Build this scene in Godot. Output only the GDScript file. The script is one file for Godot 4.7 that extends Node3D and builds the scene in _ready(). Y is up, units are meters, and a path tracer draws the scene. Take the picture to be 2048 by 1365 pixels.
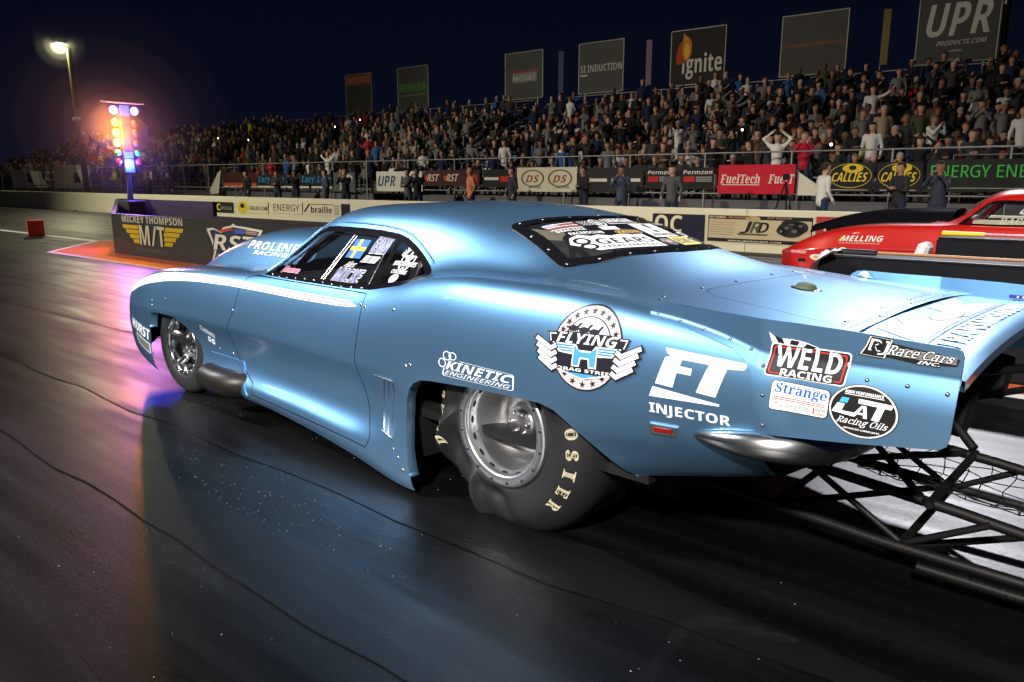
extends Node3D

# ---------------------------------------------------------------- helpers
var rng := RandomNumberGenerator.new()
var M := {}
var names := {}
var text_cache := {}
var fonts := {}
const UX := Vector3(-0.99914, 0, 0.0414)      # down the track
const VX := Vector3(-0.0414, 0, -0.99914)     # across the track, towards the stands
const TURN := 0.0414


func tp(s: float, d: float, y: float) -> Vector3:
	return UX * s + VX * d + Vector3(0, y, 0)


func lin(r: float, g: float, b: float, a := 1.0) -> Color:
	var c := Color(r, g, b).linear_to_srgb()
	c.a = a
	return c


func mat(key: String, c: Color, rough: float, metal := 0.0, spec := 0.5) -> StandardMaterial3D:
	var m := StandardMaterial3D.new()
	m.resource_name = key
	m.albedo_color = c
	m.roughness = rough
	m.metallic = metal
	m.metallic_specular = spec
	m.cull_mode = BaseMaterial3D.CULL_DISABLED
	M[key] = m
	return m


func glow(key: String, c: Color, e: float) -> StandardMaterial3D:
	var m := mat(key, c, 0.4)
	m.emission_enabled = true
	m.emission = c
	m.emission_energy_multiplier = e
	return m


class Geo:
	var v := PackedVector3Array()
	var n := PackedVector3Array()
	var c := PackedColorArray()
	var uv := PackedVector2Array()
	var ix := PackedInt32Array()
	var col := Color(1, 1, 1)

	func vert(p: Vector3, nn: Vector3, t := Vector2.ZERO) -> int:
		v.append(p)
		n.append(nn)
		c.append(col)
		uv.append(t)
		return v.size() - 1

	func tri(a: int, b: int, d: int) -> void:
		ix.append(a)
		ix.append(b)
		ix.append(d)

	func flat(a: Vector3, b: Vector3, d: Vector3) -> void:
		var nn := (d - a).cross(b - a)
		if nn.length_squared() < 1e-18:
			return
		nn = nn.normalized()
		var i := vert(a, nn)
		vert(b, nn)
		vert(d, nn)
		tri(i, i + 1, i + 2)

	func quad(a: Vector3, b: Vector3, d: Vector3, e: Vector3, out := Vector3.ZERO) -> void:
		var nn := (d - a).cross(b - a).normalized()
		if out != Vector3.ZERO and nn.dot(out) < 0.0:
			nn = -nn
		var i := vert(a, nn, Vector2(0, 1))
		vert(b, nn, Vector2(1, 1))
		vert(d, nn, Vector2(1, 0))
		vert(e, nn, Vector2(0, 0))
		tri(i, i + 1, i + 2)
		tri(i, i + 2, i + 3)

	# rows of points: smooth patch, normals by neighbours
	func patch(rows: Array, flip := false) -> void:
		var h := rows.size()
		var w: int = rows[0].size()
		var base := v.size()
		for j in h:
			for i in w:
				var du: Vector3 = rows[j][mini(i + 1, w - 1)] - rows[j][maxi(i - 1, 0)]
				var dv: Vector3 = rows[mini(j + 1, h - 1)][i] - rows[maxi(j - 1, 0)][i]
				var nn := du.cross(dv)
				if nn.length_squared() < 1e-16:
					nn = Vector3.UP
				nn = nn.normalized()
				vert(rows[j][i], -nn if flip else nn, Vector2(float(i) / maxf(1, w - 1), float(j) / maxf(1, h - 1)))
		for j in h - 1:
			for i in w - 1:
				var a := base + j * w + i
				tri(a, a + 1, a + w + 1)
				tri(a, a + w + 1, a + w)

	func box(at: Vector3, size: Vector3, bas := Basis.IDENTITY, ch := 0.0) -> void:
		var h := size * 0.5
		var e := minf(ch, minf(h.x, minf(h.y, h.z)) * 0.9)
		var ax := [Vector3.RIGHT, Vector3.UP, Vector3.BACK]
		for k in 3:
			for sg: float in [-1.0, 1.0]:
				var a: Vector3 = ax[k] * sg
				var p: Vector3 = ax[(k + 1) % 3]
				var q: Vector3 = ax[(k + 2) % 3]
				var hp := absf(h.dot(p)) - e
				var hq := absf(h.dot(q)) - e
				var o: Vector3 = a * absf(h.dot(a))
				quad(at + bas * (o - p * hp - q * hq), at + bas * (o + p * hp - q * hq), at + bas * (o + p * hp + q * hq), at + bas * (o - p * hp + q * hq), bas * a)
		if e > 0.0:
			for k in 3:
				var a: Vector3 = ax[k]
				var p: Vector3 = ax[(k + 1) % 3]
				var q: Vector3 = ax[(k + 2) % 3]
				var ha := absf(h.dot(a)) - e
				var hp := absf(h.dot(p))
				var hq := absf(h.dot(q))
				for s1: float in [-1.0, 1.0]:
					for s2: float in [-1.0, 1.0]:
						var u := p * s1 * hp + q * s2 * (hq - e)
						var w := p * s1 * (hp - e) + q * s2 * hq
						quad(at + bas * (u - a * ha), at + bas * (u + a * ha), at + bas * (w + a * ha), at + bas * (w - a * ha), bas * (p * s1 + q * s2))
			for s1: float in [-1.0, 1.0]:
				for s2: float in [-1.0, 1.0]:
					for s3: float in [-1.0, 1.0]:
						var g := Vector3(s1, s2, s3)
						var cc := g * (h - Vector3.ONE * e)
						flat(at + bas * (cc + Vector3(s1 * e, 0, 0)), at + bas * (cc + Vector3(0, s2 * e, 0)), at + bas * (cc + Vector3(0, 0, s3 * e)))

	func tube(pts: Array, r0: float, r1 := -1.0, seg := 8, caps := true) -> void:
		if r1 < 0.0:
			r1 = r0
		var m := pts.size()
		var base := v.size()
		var side := Vector3.ZERO
		for k in m:
			var d: Vector3 = (pts[mini(k + 1, m - 1)] - pts[maxi(k - 1, 0)]).normalized()
			if side == Vector3.ZERO:
				side = d.cross(Vector3.UP if absf(d.y) < 0.9 else Vector3.RIGHT).normalized()
			else:
				side = (side - d * side.dot(d)).normalized()
			var up := side.cross(d)
			var r := lerpf(r0, r1, float(k) / maxf(1, m - 1))
			for i in seg + 1:
				var a := TAU * i / seg
				var o := side * cos(a) + up * sin(a)
				vert(pts[k] + o * r, o, Vector2(float(i) / seg, float(k) / m))
		for k in m - 1:
			for i in seg:
				var a := base + k * (seg + 1) + i
				tri(a, a + 1, a + seg + 2)
				tri(a, a + seg + 2, a + seg + 1)
		if caps:
			for e in 2:
				var k: int = 0 if e == 0 else m - 1
				var d: Vector3 = (pts[1] - pts[0]).normalized() * -1.0 if e == 0 else (pts[m - 1] - pts[m - 2]).normalized()
				var ci := vert(pts[k], d)
				for i in seg + 1:
					vert(v[base + k * (seg + 1) + i], d)
				for i in seg:
					tri(ci, ci + 1 + i, ci + 2 + i)

	# profile of (radius, height) about an axis; hard: break normals between segments
	func lathe(prof: Array, at: Vector3, bas: Basis, seg := 24, hard := false, a0 := 0.0, a1 := TAU) -> void:
		var m := prof.size()
		for k in m - 1:
			var p: Vector2 = prof[k]
			var q: Vector2 = prof[k + 1]
			var nd := Vector2(q.y - p.y, -(q.x - p.x)).normalized()
			var np := nd
			var nq := nd
			if not hard:
				if k > 0:
					var z: Vector2 = prof[k - 1]
					np = (nd + Vector2(p.y - z.y, -(p.x - z.x)).normalized()).normalized()
				if k < m - 2:
					var z2: Vector2 = prof[k + 2]
					nq = (nd + Vector2(z2.y - q.y, -(z2.x - q.x)).normalized()).normalized()
			var base := v.size()
			for i in seg + 1:
				var a := lerpf(a0, a1, float(i) / seg)
				var o := Vector3(cos(a), 0, sin(a))
				vert(at + bas * (o * p.x + Vector3.UP * p.y), bas * (o * np.x + Vector3.UP * np.y))
				vert(at + bas * (o * q.x + Vector3.UP * q.y), bas * (o * nq.x + Vector3.UP * nq.y))
			for i in seg:
				var b := base + i * 2
				tri(b, b + 1, b + 3)
				tri(b, b + 3, b + 2)

	# flat outline with thickness: poly in local xy, extruded from z0 to z1
	func prism(poly: PackedVector2Array, z0: float, z1: float, at: Vector3, bas: Basis, back := true) -> void:
		var t := Geometry2D.triangulate_polygon(poly)
		for zz: float in ([z0, z1] if back else [z1]):
			var nn := bas * Vector3(0, 0, 1 if zz == z1 else -1)
			var b := v.size()
			for p in poly:
				vert(at + bas * Vector3(p.x, p.y, zz), nn, p)
			for k in range(0, t.size(), 3):
				tri(b + t[k], b + t[k + 1], b + t[k + 2])
		var ccw := not Geometry2D.is_polygon_clockwise(poly)
		for i in poly.size():
			var p := poly[i]
			var q := poly[(i + 1) % poly.size()]
			var o := Vector3(q.y - p.y, p.x - q.x, 0) * (1.0 if ccw else -1.0)
			quad(at + bas * Vector3(p.x, p.y, z0), at + bas * Vector3(q.x, q.y, z0), at + bas * Vector3(q.x, q.y, z1), at + bas * Vector3(p.x, p.y, z1), bas * o)

	func add(o: Geo, tr := Transform3D.IDENTITY) -> void:
		var b := v.size()
		v.append_array(tr * o.v)
		for x in o.n:
			n.append((tr.basis * x).normalized())
		c.append_array(o.c)
		uv.append_array(o.uv)
		for i in o.ix:
			ix.append(i + b)

	func mesh(colored := false) -> ArrayMesh:
		var f := PackedInt32Array()
		f.resize(ix.size())
		for k in range(0, ix.size(), 3):
			var a := ix[k]
			var b := ix[k + 1]
			var d := ix[k + 2]
			f[k] = a
			if (v[d] - v[a]).cross(v[b] - v[a]).dot(n[a] + n[b] + n[d]) < 0.0:
				f[k + 1] = d
				f[k + 2] = b
			else:
				f[k + 1] = b
				f[k + 2] = d
		var arr := []
		arr.resize(Mesh.ARRAY_MAX)
		arr[Mesh.ARRAY_VERTEX] = v
		arr[Mesh.ARRAY_NORMAL] = n
		arr[Mesh.ARRAY_TEX_UV] = uv
		if colored:
			arr[Mesh.ARRAY_COLOR] = c
		arr[Mesh.ARRAY_INDEX] = f
		var m := ArrayMesh.new()
		m.add_surface_from_arrays(Mesh.PRIMITIVE_TRIANGLES, arr)
		return m


func numbered(called: String) -> String:
	names[called] = names.get(called, -1) + 1
	return called if names[called] == 0 else "%s_%03d" % [called, names[called]]


func tag(o: Node, label: String, category: String, group := "") -> Node:
	o.set_meta("label", label)
	o.set_meta("category", category)
	if group:
		o.set_meta("group", group)
	return o


func thing(called: String, label: String, category: String, at := Vector3.ZERO, turn := 0.0, group := "") -> Node3D:
	var o := Node3D.new()
	o.name = numbered(called)
	add_child(o)
	o.position = at
	o.rotation.y = turn
	tag(o, label, category, group)
	return o


func put(g: Geo, called: String, m: Material, parent: Node = null, colored := false) -> MeshInstance3D:
	return put_mesh(g.mesh(colored), called, m, parent)


func put_mesh(me: Mesh, called: String, m: Material, parent: Node = null) -> MeshInstance3D:
	var o := MeshInstance3D.new()
	o.mesh = me
	o.material_override = null
	for k in me.get_surface_count():
		o.set_surface_override_material(k, m)
	if parent == null:
		o.name = numbered(called)
		add_child(o)
	else:
		o.name = called
		parent.add_child(o, true)
	return o


func structure(g: Geo, called: String, m: Material) -> MeshInstance3D:
	var o := put(g, called, m)
	o.set_meta("kind", "structure")
	return o


# ---------------------------------------------------------------- lettering and flat print
func font(kind: String) -> Font:
	if not fonts.has(kind):
		var f := SystemFont.new()
		f.font_names = PackedStringArray(["Droid Serif" if kind.begins_with("serif") else "Droid Sans Mono" if kind == "mono" else "Droid Sans"])
		f.font_weight = 700 if kind.ends_with("bold") else 400
		fonts[kind] = f
	return fonts[kind]


# triangles of a word, scaled to the unit square
func word(t: String, kind := "bold") -> PackedVector2Array:
	var key := kind + t
	if text_cache.has(key):
		return text_cache[key]
	var tm := TextMesh.new()
	tm.text = t
	tm.font = font(kind)
	tm.font_size = 48
	tm.pixel_size = 0.01
	tm.depth = 0.0
	tm.curve_step = 2.0
	var out := PackedVector2Array()
	var lo := Vector2(1e9, 1e9)
	var hi := -lo
	for sfc in tm.get_surface_count():
		var a := tm.surface_get_arrays(sfc)
		var vv: PackedVector3Array = a[Mesh.ARRAY_VERTEX]
		var ii = a[Mesh.ARRAY_INDEX]
		if ii == null or ii.size() == 0:
			ii = range(vv.size())
		for k in ii:
			var p := Vector2(vv[k].x, vv[k].y)
			out.append(p)
			lo = lo.min(p)
			hi = hi.max(p)
	var size := (hi - lo).max(Vector2(1e-6, 1e-6))
	for k in out.size():
		out[k] = (out[k] - lo) / size
	text_cache[key] = out
	return out


class Dec:
	var t := PackedVector2Array()
	var c := PackedColorArray()
	var l := PackedInt32Array()
	var own: Node
	var layer := 0
	var marks := [0]
	var tr := Transform2D.IDENTITY

	func _init(o: Node) -> void:
		own = o

	# what follows is another piece of print
	func next() -> Dec:
		marks.append(c.size())
		return self

	func pieces() -> Array:
		var o := []
		for k in marks.size():
			o.append([marks[k], marks[k + 1] if k + 1 < marks.size() else c.size()])
		return o

	func add3(a: Vector2, b: Vector2, d: Vector2, col: Color) -> void:
		t.append(tr * a)
		t.append(tr * b)
		t.append(tr * d)
		c.append(col)
		l.append(layer)

	func poly(p: PackedVector2Array, col: Color) -> Dec:
		var ii := Geometry2D.triangulate_polygon(p)
		for k in range(0, ii.size(), 3):
			add3(p[ii[k]], p[ii[k + 1]], p[ii[k + 2]], col)
		return self

	func rect(x0: float, y0: float, x1: float, y1: float, col: Color, sh := 0.0) -> Dec:
		return poly(PackedVector2Array([Vector2(x0, y0), Vector2(x1, y0), Vector2(x1 + sh, y1), Vector2(x0 + sh, y1)]), col)

	func round_rect(x0: float, y0: float, x1: float, y1: float, rx: float, ry: float, col: Color) -> Dec:
		var p := PackedVector2Array()
		for q in [[x1 - rx, y1 - ry, 0.0], [x0 + rx, y1 - ry, 0.5 * PI], [x0 + rx, y0 + ry, PI], [x1 - rx, y0 + ry, 1.5 * PI]]:
			for k in 5:
				var a: float = q[2] + k * PI / 8
				p.append(Vector2(q[0] + rx * cos(a), q[1] + ry * sin(a)))
		return poly(p, col)

	func ell(cx: float, cy: float, rx: float, ry: float, col: Color, a0 := 0.0, a1 := TAU) -> Dec:
		var p := PackedVector2Array()
		var m := 36
		for k in m:
			var a := a0 + (a1 - a0) * k / (m if absf(a1 - a0) > 6.2 else m - 1)
			p.append(Vector2(cx + rx * cos(a), cy + ry * sin(a)))
		return poly(p, col)

	func ring(cx: float, cy: float, rx: float, ry: float, w: float, col: Color, a0 := 0.0, a1 := TAU) -> Dec:
		var m := 40
		for k in m:
			var a := lerpf(a0, a1, float(k) / m)
			var b := lerpf(a0, a1, float(k + 1) / m)
			var p := Vector2(cx + rx * cos(a), cy + ry * sin(a))
			var q := Vector2(cx + rx * cos(b), cy + ry * sin(b))
			var f := 1.0 - w
			var p2 := Vector2(cx + rx * f * cos(a), cy + ry * f * sin(a))
			var q2 := Vector2(cx + rx * f * cos(b), cy + ry * f * sin(b))
			add3(p, q, q2, col)
			add3(p, q2, p2, col)
		return self

	func star(cx: float, cy: float, rx: float, ry: float, col: Color, ang := 0.0) -> Dec:
		var p := PackedVector2Array()
		for k in 10:
			var a := ang + PI / 2 + k * PI / 5
			var r := 1.0 if k % 2 == 0 else 0.42
			p.append(Vector2(cx + rx * r * cos(a), cy + ry * r * sin(a)))
		return poly(p, col)

	func line(p: Array, w: float, col: Color) -> Dec:
		for k in p.size() - 1:
			var d: Vector2 = (p[k + 1] - p[k]).normalized()
			var o := Vector2(-d.y, d.x) * w * 0.5
			var e := d * w * 0.4
			add3(p[k] - o - e, p[k + 1] - o + e, p[k + 1] + o + e, col)
			add3(p[k] - o - e, p[k + 1] + o + e, p[k] + o - e, col)
		return self

	# a word stretched over a box; sh leans it, drop lowers its far end, big > 1 makes it grow along its length
	func txt(s: String, x0: float, y0: float, x1: float, y1: float, col: Color, sh := 0.0, kind := "bold", drop := 0.0) -> Dec:
		var w: PackedVector2Array = own.word(s, kind)
		for k in range(0, w.size(), 3):
			var q := []
			for e in 3:
				var p := w[k + e]
				q.append(Vector2(lerpf(x0, x1, p.x) + sh * (p.y - 0.5), lerpf(y0, y1, p.y) - drop * p.x))
			add3(q[0], q[1], q[2], col)
		return self

	func outlined(s: String, x0: float, y0: float, x1: float, y1: float, col: Color, edge: Color, wx: float, wy: float, sh := 0.0, kind := "bold", drop := 0.0) -> Dec:
		for k in 8:
			var a := k * PI / 4
			txt(s, x0 + wx * cos(a), y0 + wy * sin(a), x1 + wx * cos(a), y1 + wy * sin(a), edge, sh, kind, drop)
		layer += 1
		txt(s, x0, y0, x1, y1, col, sh, kind, drop)
		return self

	# letters along a circle
	func arc_txt(s: String, cx: float, cy: float, rx: float, ry: float, a0: float, a1: float, h: float, col: Color, kind := "bold") -> Dec:
		for k in s.length():
			if s[k] == " ":
				continue
			var a := lerpf(a0, a1, (k + 0.5) / s.length())
			var wd := absf(a1 - a0) / s.length() * 0.82 * rx
			var inward := a1 > a0
			var w: PackedVector2Array = own.word(s[k], kind)
			var out := Vector2(cos(a), sin(a)) * (-1.0 if inward else 1.0)
			var right := Vector2(out.y, -out.x)
			for e in range(0, w.size(), 3):
				var q := []
				for i in 3:
					var p := w[e + i]
					var o := right * (p.x - 0.5) * wd + out * (p.y - 0.5) * h
					q.append(Vector2(cx + cos(a) * rx + o.x, cy + sin(a) * ry + o.y * ry / rx))
				add3(q[0], q[1], q[2], col)
		return self

	# map: (uv, lift) -> [point, normal]; triangles are cut until no edge is longer than most
	func lay(map: Callable, most := 0.0, base := 0.0012, step := 0.0006, part := []) -> Geo:
		var g := Geo.new()
		for k in (range(part[0], part[1]) if part.size() else range(c.size())):
			var stack := [[t[k * 3], t[k * 3 + 1], t[k * 3 + 2], 0]]
			var lift := base + step * l[k]
			g.col = c[k]
			while stack.size():
				var q: Array = stack.pop_back()
				var a: Array = map.call(q[0], lift)
				var b: Array = map.call(q[1], lift)
				var d: Array = map.call(q[2], lift)
				if most > 0.0 and q[3] < 7:
					var ab: float = a[0].distance_to(b[0])
					var bd: float = b[0].distance_to(d[0])
					var da: float = d[0].distance_to(a[0])
					var mx := maxf(ab, maxf(bd, da))
					if mx > most:
						if mx == ab:
							var m: Vector2 = (q[0] + q[1]) * 0.5
							stack.append([q[0], m, q[2], q[3] + 1])
							stack.append([m, q[1], q[2], q[3] + 1])
						elif mx == bd:
							var m: Vector2 = (q[1] + q[2]) * 0.5
							stack.append([q[0], q[1], m, q[3] + 1])
							stack.append([q[0], m, q[2], q[3] + 1])
						else:
							var m: Vector2 = (q[2] + q[0]) * 0.5
							stack.append([q[0], q[1], m, q[3] + 1])
							stack.append([m, q[1], q[2], q[3] + 1])
						continue
				var i := g.vert(a[0], a[1])
				g.vert(b[0], b[1])
				g.vert(d[0], d[1])
				g.tri(i, i + 1, i + 2)
		return g


# flat sheet mapping: u, v in metres on a plane
func on_plane(at: Vector3, bas: Basis) -> Callable:
	return func(p: Vector2, lift: float) -> Array:
		return [at + bas * Vector3(p.x, p.y, lift), bas.z]
# lines of the car body from sill to centreline: x, y, z at stations along the car
const LINES := [
	[-3.95, .2, .555, -3.8, .16, .735, -3.55, .125, .82, -3.2, .12, .895, -2.5, .16, .93, -1.9, .165, .94, -1.4, .137, .945, -.965, .091, .95, -.5, .035, .965, -.2, .05, .94, .3, .25, .89, .6, .36, .85, 1, .455, .82, 1.15, .5, .8],
	[-3.95, .23, .595, -3.8, .19, .78, -3.55, .16, .86, -3.2, .16, .925, -2.5, .2, .95, -1.9, .2, .965, -1.4, .175, .965, -.965, .135, .97, -.5, .08, .985, -.2, .12, .97, .3, .33, .93, .6, .4, .895, 1, .48, .87, 1.15, .53, .85],
	[-3.95, .28, .615, -3.8, .25, .805, -3.55, .24, .88, -3.2, .24, .935, -2.5, .245, .95, -1.9, .25, .965, -1.4, .235, .97, -.965, .205, .975, -.7, .2, .98, -.5, .22, .985, -.2, .3, .98, .3, .44, .96, .6, .47, .93, 1, .53, .925, 1.15, .57, .92],
	[-3.95, .34, .625, -3.8, .33, .82, -3.55, .33, .89, -3.2, .33, .935, -2.5, .31, .918, -1.9, .3, .918, -1.4, .285, .913, -.965, .27, .913, -.7, .3, .94, -.5, .33, .965, -.2, .42, .975, .3, .51, .985, .6, .535, .97, 1, .58, .96, 1.15, .61, .955],
	[-3.95, .42, .635, -3.8, .42, .83, -3.55, .42, .895, -3.2, .42, .935, -2.5, .43, .9, -1.9, .42, .895, -1.4, .41, .895, -.965, .41, .9, -.5, .45, .965, -.2, .51, .985, .3, .57, 1, .6, .59, .99, 1, .625, .98, 1.15, .65, .975],
	[-3.95, .51, .63, -3.8, .515, .825, -3.55, .525, .89, -3.2, .539, .939, -2.5, .546, .954, -1.9, .549, .959, -1.4, .549, .964, -.965, .544, .964, -.5, .554, .989, -.2, .575, 1, .3, .605, 1.01, .6, .627, 1, 1, .66, .99, 1.15, .68, .985],
	[-3.95, .54, .625, -3.8, .55, .82, -3.55, .555, .885, -3.2, .556, .939, -2.5, .564, .959, -1.9, .564, .964, -1.4, .564, .964, -.965, .564, .964, -.5, .584, .989, -.2, .61, 1.003, .3, .635, 1.013, .6, .655, 1.005, 1, .685, .995, 1.15, .705, .99],
	[-3.95, .58, .605, -3.8, .6, .805, -3.55, .63, .865, -3.2, .665, .915, -2.5, .7, .94, -1.9, .7, .945, -1.4, .7, .945, -.965, .7, .95, -.5, .75, .98, -.2, .79, 1, .3, .81, 1.01, .6, .81, 1.005, 1, .8, 1.005, 1.15, .8, 1],
	[-3.95, .61, .575, -3.8, .645, .77, -3.55, .7, .835, -3.2, .76, .885, -2.5, .815, .91, -1.9, .815, .915, -1.4, .805, .92, -.965, .81, .925, -.5, .9, .95, -.2, .94, .97, .3, .945, .98, .6, .925, .975, 1, .895, .98, 1.15, .885, .98],
	[-3.95, .62, .535, -3.8, .665, .725, -3.55, .735, .79, -3.2, .8, .845, -2.5, .855, .87, -1.9, .868, .875, -1.4, .868, .885, -.965, .88, .885, -.7, .93, .875, -.5, .985, .88, -.2, 1.02, .9, .3, 1.015, .915, .6, .985, .925, 1, .945, .935, 1.15, .93, .94],
	[-3.95, .63, .42, -3.8, .675, .58, -3.55, .745, .68, -3.2, .81, .74, -2.5, .865, .78, -2.1, .875, .8, -1.9, .885, .83, -1.6, .91, .845, -1.2, .91, .845, -.9, .915, .845, -.7, .95, .82, -.5, .985, .795, -.2, 1, .78, .1, 1, .8, .4, .995, .82, .8, .97, .83, 1.15, .94, .83],
	[-3.95, .64, .34, -3.8, .685, .46, -3.55, .755, .54, -3.2, .815, .58, -2.5, .87, .62, -2.15, .885, .66, -1.9, .94, .735, -1.65, 1.07, .7, -1.45, 1.125, .675, -1.2, 1.13, .67, -.9, 1.115, .68, -.6, 1.09, .7, -.35, 1.04, .7, -.1, 1.01, .69, .1, 1.005, .68, .4, 1.005, .68, .8, .985, .68, 1.15, .95, .68],
	[-3.95, .645, .26, -3.8, .69, .36, -3.55, .76, .42, -3.2, .82, .45, -2.5, .875, .5, -2.15, .89, .54, -1.9, .955, .6, -1.65, 1.152, .61, -1.45, 1.227, .6, -1.2, 1.229, .625, -.8, 1.234, .62, -.5, 1.204, .615, -.3, 1.149, .61, -.1, 1.119, .595, .1, 1.07, .55, .3, 1.045, .54, .6, 1.01, .53, .9, .985, .53, 1.15, .955, .53],
	[-3.95, .65, .18, -3.8, .695, .25, -3.55, .765, .29, -3.2, .825, .31, -2.5, .878, .34, -2.2, .89, .36, -1.95, .96, .4, -1.7, 1.162, .43, -1.45, 1.267, .44, -1.2, 1.28, .49, -.8, 1.285, .48, -.5, 1.265, .47, -.3, 1.235, .46, -.1, 1.205, .45, .1, 1.145, .39, .3, 1.09, .38, .6, 1.025, .36, .9, .995, .36, 1.15, .965, .36],
	[-3.95, .655, .09, -3.8, .7, .12, -3.55, .768, .14, -3.2, .828, .15, -2.5, .88, .17, -2.25, .89, .18, -2, .96, .2, -1.75, 1.152, .21, -1.5, 1.267, .22, -1.2, 1.29, .22, -.8, 1.305, .22, -.5, 1.29, .21, -.3, 1.265, .2, -.1, 1.237, .2, .1, 1.175, .19, .3, 1.115, .18, .6, 1.035, .18, .9, 1, .18, 1.15, .97, .18],
	[-3.95, .655, 0, -3.8, .7, 0, -3.55, .77, 0, -3.2, .83, 0, -2.5, .88, 0, -2.25, .89, 0, -2, .96, 0, -1.75, 1.152, 0, -1.5, 1.272, 0, -1.2, 1.295, 0, -.8, 1.31, 0, -.5, 1.295, 0, -.3, 1.27, 0, -.1, 1.245, 0, .1, 1.185, 0, .3, 1.125, 0, .6, 1.04, 0, .9, 1.002, 0, 1.15, .972, 0],
]

const BX0 := -3.97
const BX1 := 1.09
const NX := 330
const NT := 136
const SPANS := 15.0
var line_x := []
var line_y := []
var line_z := []
var slope_y := []
var slope_z := []
var gp := PackedVector3Array()   # body grid points, half a car
var gn := PackedVector3Array()
const ROLL := Transform3D(Basis(Vector3(1, 0, 0), Vector3(0, 0.99955, -0.029996), Vector3(0, 0.029996, 0.99955)), Vector3(0, -0.028272, 0.015427))


func slopes(xs: PackedFloat32Array, ys: PackedFloat32Array) -> PackedFloat32Array:
	var m := PackedFloat32Array()
	var k := xs.size()
	m.resize(k)
	for i in range(1, k - 1):
		var h0 := xs[i] - xs[i - 1]
		var h1 := xs[i + 1] - xs[i]
		var d0 := (ys[i] - ys[i - 1]) / h0
		var d1 := (ys[i + 1] - ys[i]) / h1
		if d0 * d1 > 0.0:
			var w1 := 2 * h1 + h0
			var w2 := h1 + 2 * h0
			m[i] = (w1 + w2) / (w1 / d0 + w2 / d1)
	m[0] = (ys[1] - ys[0]) / (xs[1] - xs[0])
	m[k - 1] = (ys[k - 1] - ys[k - 2]) / (xs[k - 1] - xs[k - 2])
	return m


func along(xs: PackedFloat32Array, ys: PackedFloat32Array, ms: PackedFloat32Array, x: float) -> float:
	x = clampf(x, xs[0], xs[xs.size() - 1])
	var i := clampi(xs.bsearch(x) - 1, 0, xs.size() - 2)
	var h := xs[i + 1] - xs[i]
	var t := (x - xs[i]) / h
	var t2 := t * t
	var t3 := t2 * t
	return ys[i] * (2 * t3 - 3 * t2 + 1) + h * ms[i] * (t3 - 2 * t2 + t) + ys[i + 1] * (3 * t2 - 2 * t3) + h * ms[i + 1] * (t3 - t2)


func spline(knots: Array, x: float) -> float:   # [x, y, x, y ...]
	var xs := PackedFloat32Array()
	var ys := PackedFloat32Array()
	for k in range(0, knots.size(), 2):
		xs.append(knots[k])
		ys.append(knots[k + 1])
	return along(xs, ys, slopes(xs, ys), x)


func sweep(x: float, t: float) -> float:
	var k := clampf((t * 16.0 / 15.0 - 8.0) / 3.5, 0, 1)
	k = k * k * (3 - 2 * k)
	var q := clampf((x - 0.55) / 0.54, 0, 1)
	return x + 0.17 * k * q * q


func section(x: float) -> PackedVector3Array:
	var p := PackedVector2Array()
	var wsum := 0.0
	for i in LINES.size():
		var acc := Vector2.ZERO
		wsum = 0.0
		for k in 9:
			var o := -2.0 + 0.5 * k
			var w := exp(-0.5 * o * o)
			acc += w * Vector2(along(line_x[i], line_y[i], slope_y[i], x + o * 0.05), along(line_x[i], line_z[i], slope_z[i], x + o * 0.05))
			wsum += w
		p.append(acc / wsum)
	var q := PackedVector2Array([p[0] * 2 - p[1]])
	q.append_array(p)
	q.append(p[p.size() - 2] * Vector2(1, -1))
	var out := PackedVector3Array()
	for j in NT:
		var t := minf(SPANS * j / (NT - 1), SPANS - 1e-6)
		var i := int(t)
		var u := t - i
		var b0 := (1 - u) * (1 - u) * (1 - u) / 6
		var b1 := (3 * u * u * u - 6 * u * u + 4) / 6
		var b2 := (-3 * u * u * u + 3 * u * u + 3 * u + 1) / 6
		var b3 := u * u * u / 6
		var s := b0 * q[i] + b1 * q[i + 1] + b2 * q[i + 2] + b3 * q[i + 3]
		out.append(Vector3(sweep(x, t), s.x, s.y))
	return out


func make_grid() -> void:
	for row in LINES:
		var a := PackedFloat32Array()
		var b := PackedFloat32Array()
		var c := PackedFloat32Array()
		for k in range(0, row.size(), 3):
			a.append(row[k])
			b.append(row[k + 1])
			c.append(row[k + 2])
		line_x.append(a)
		line_y.append(b)
		line_z.append(c)
		slope_y.append(slopes(a, b))
		slope_z.append(slopes(a, c))
	for i in NX:
		gp.append_array(section(lerpf(BX0, BX1, float(i) / (NX - 1))))
	gn.resize(gp.size())
	for i in NX:
		for j in NT:
			var du := gp[mini(i + 1, NX - 1) * NT + j] - gp[maxi(i - 1, 0) * NT + j]
			var ja := maxi(j - 1, 0)
			var jb := mini(j + 1, NT - 1)
			var dv := gp[i * NT + jb] - gp[i * NT + ja]
			if j == NT - 1:
				dv = Vector3(0, 0, -1)
			var nn := du.cross(dv)
			nn = nn.normalized() if nn.length_squared() > 1e-14 else Vector3.UP
			gn[i * NT + j] = nn


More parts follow.
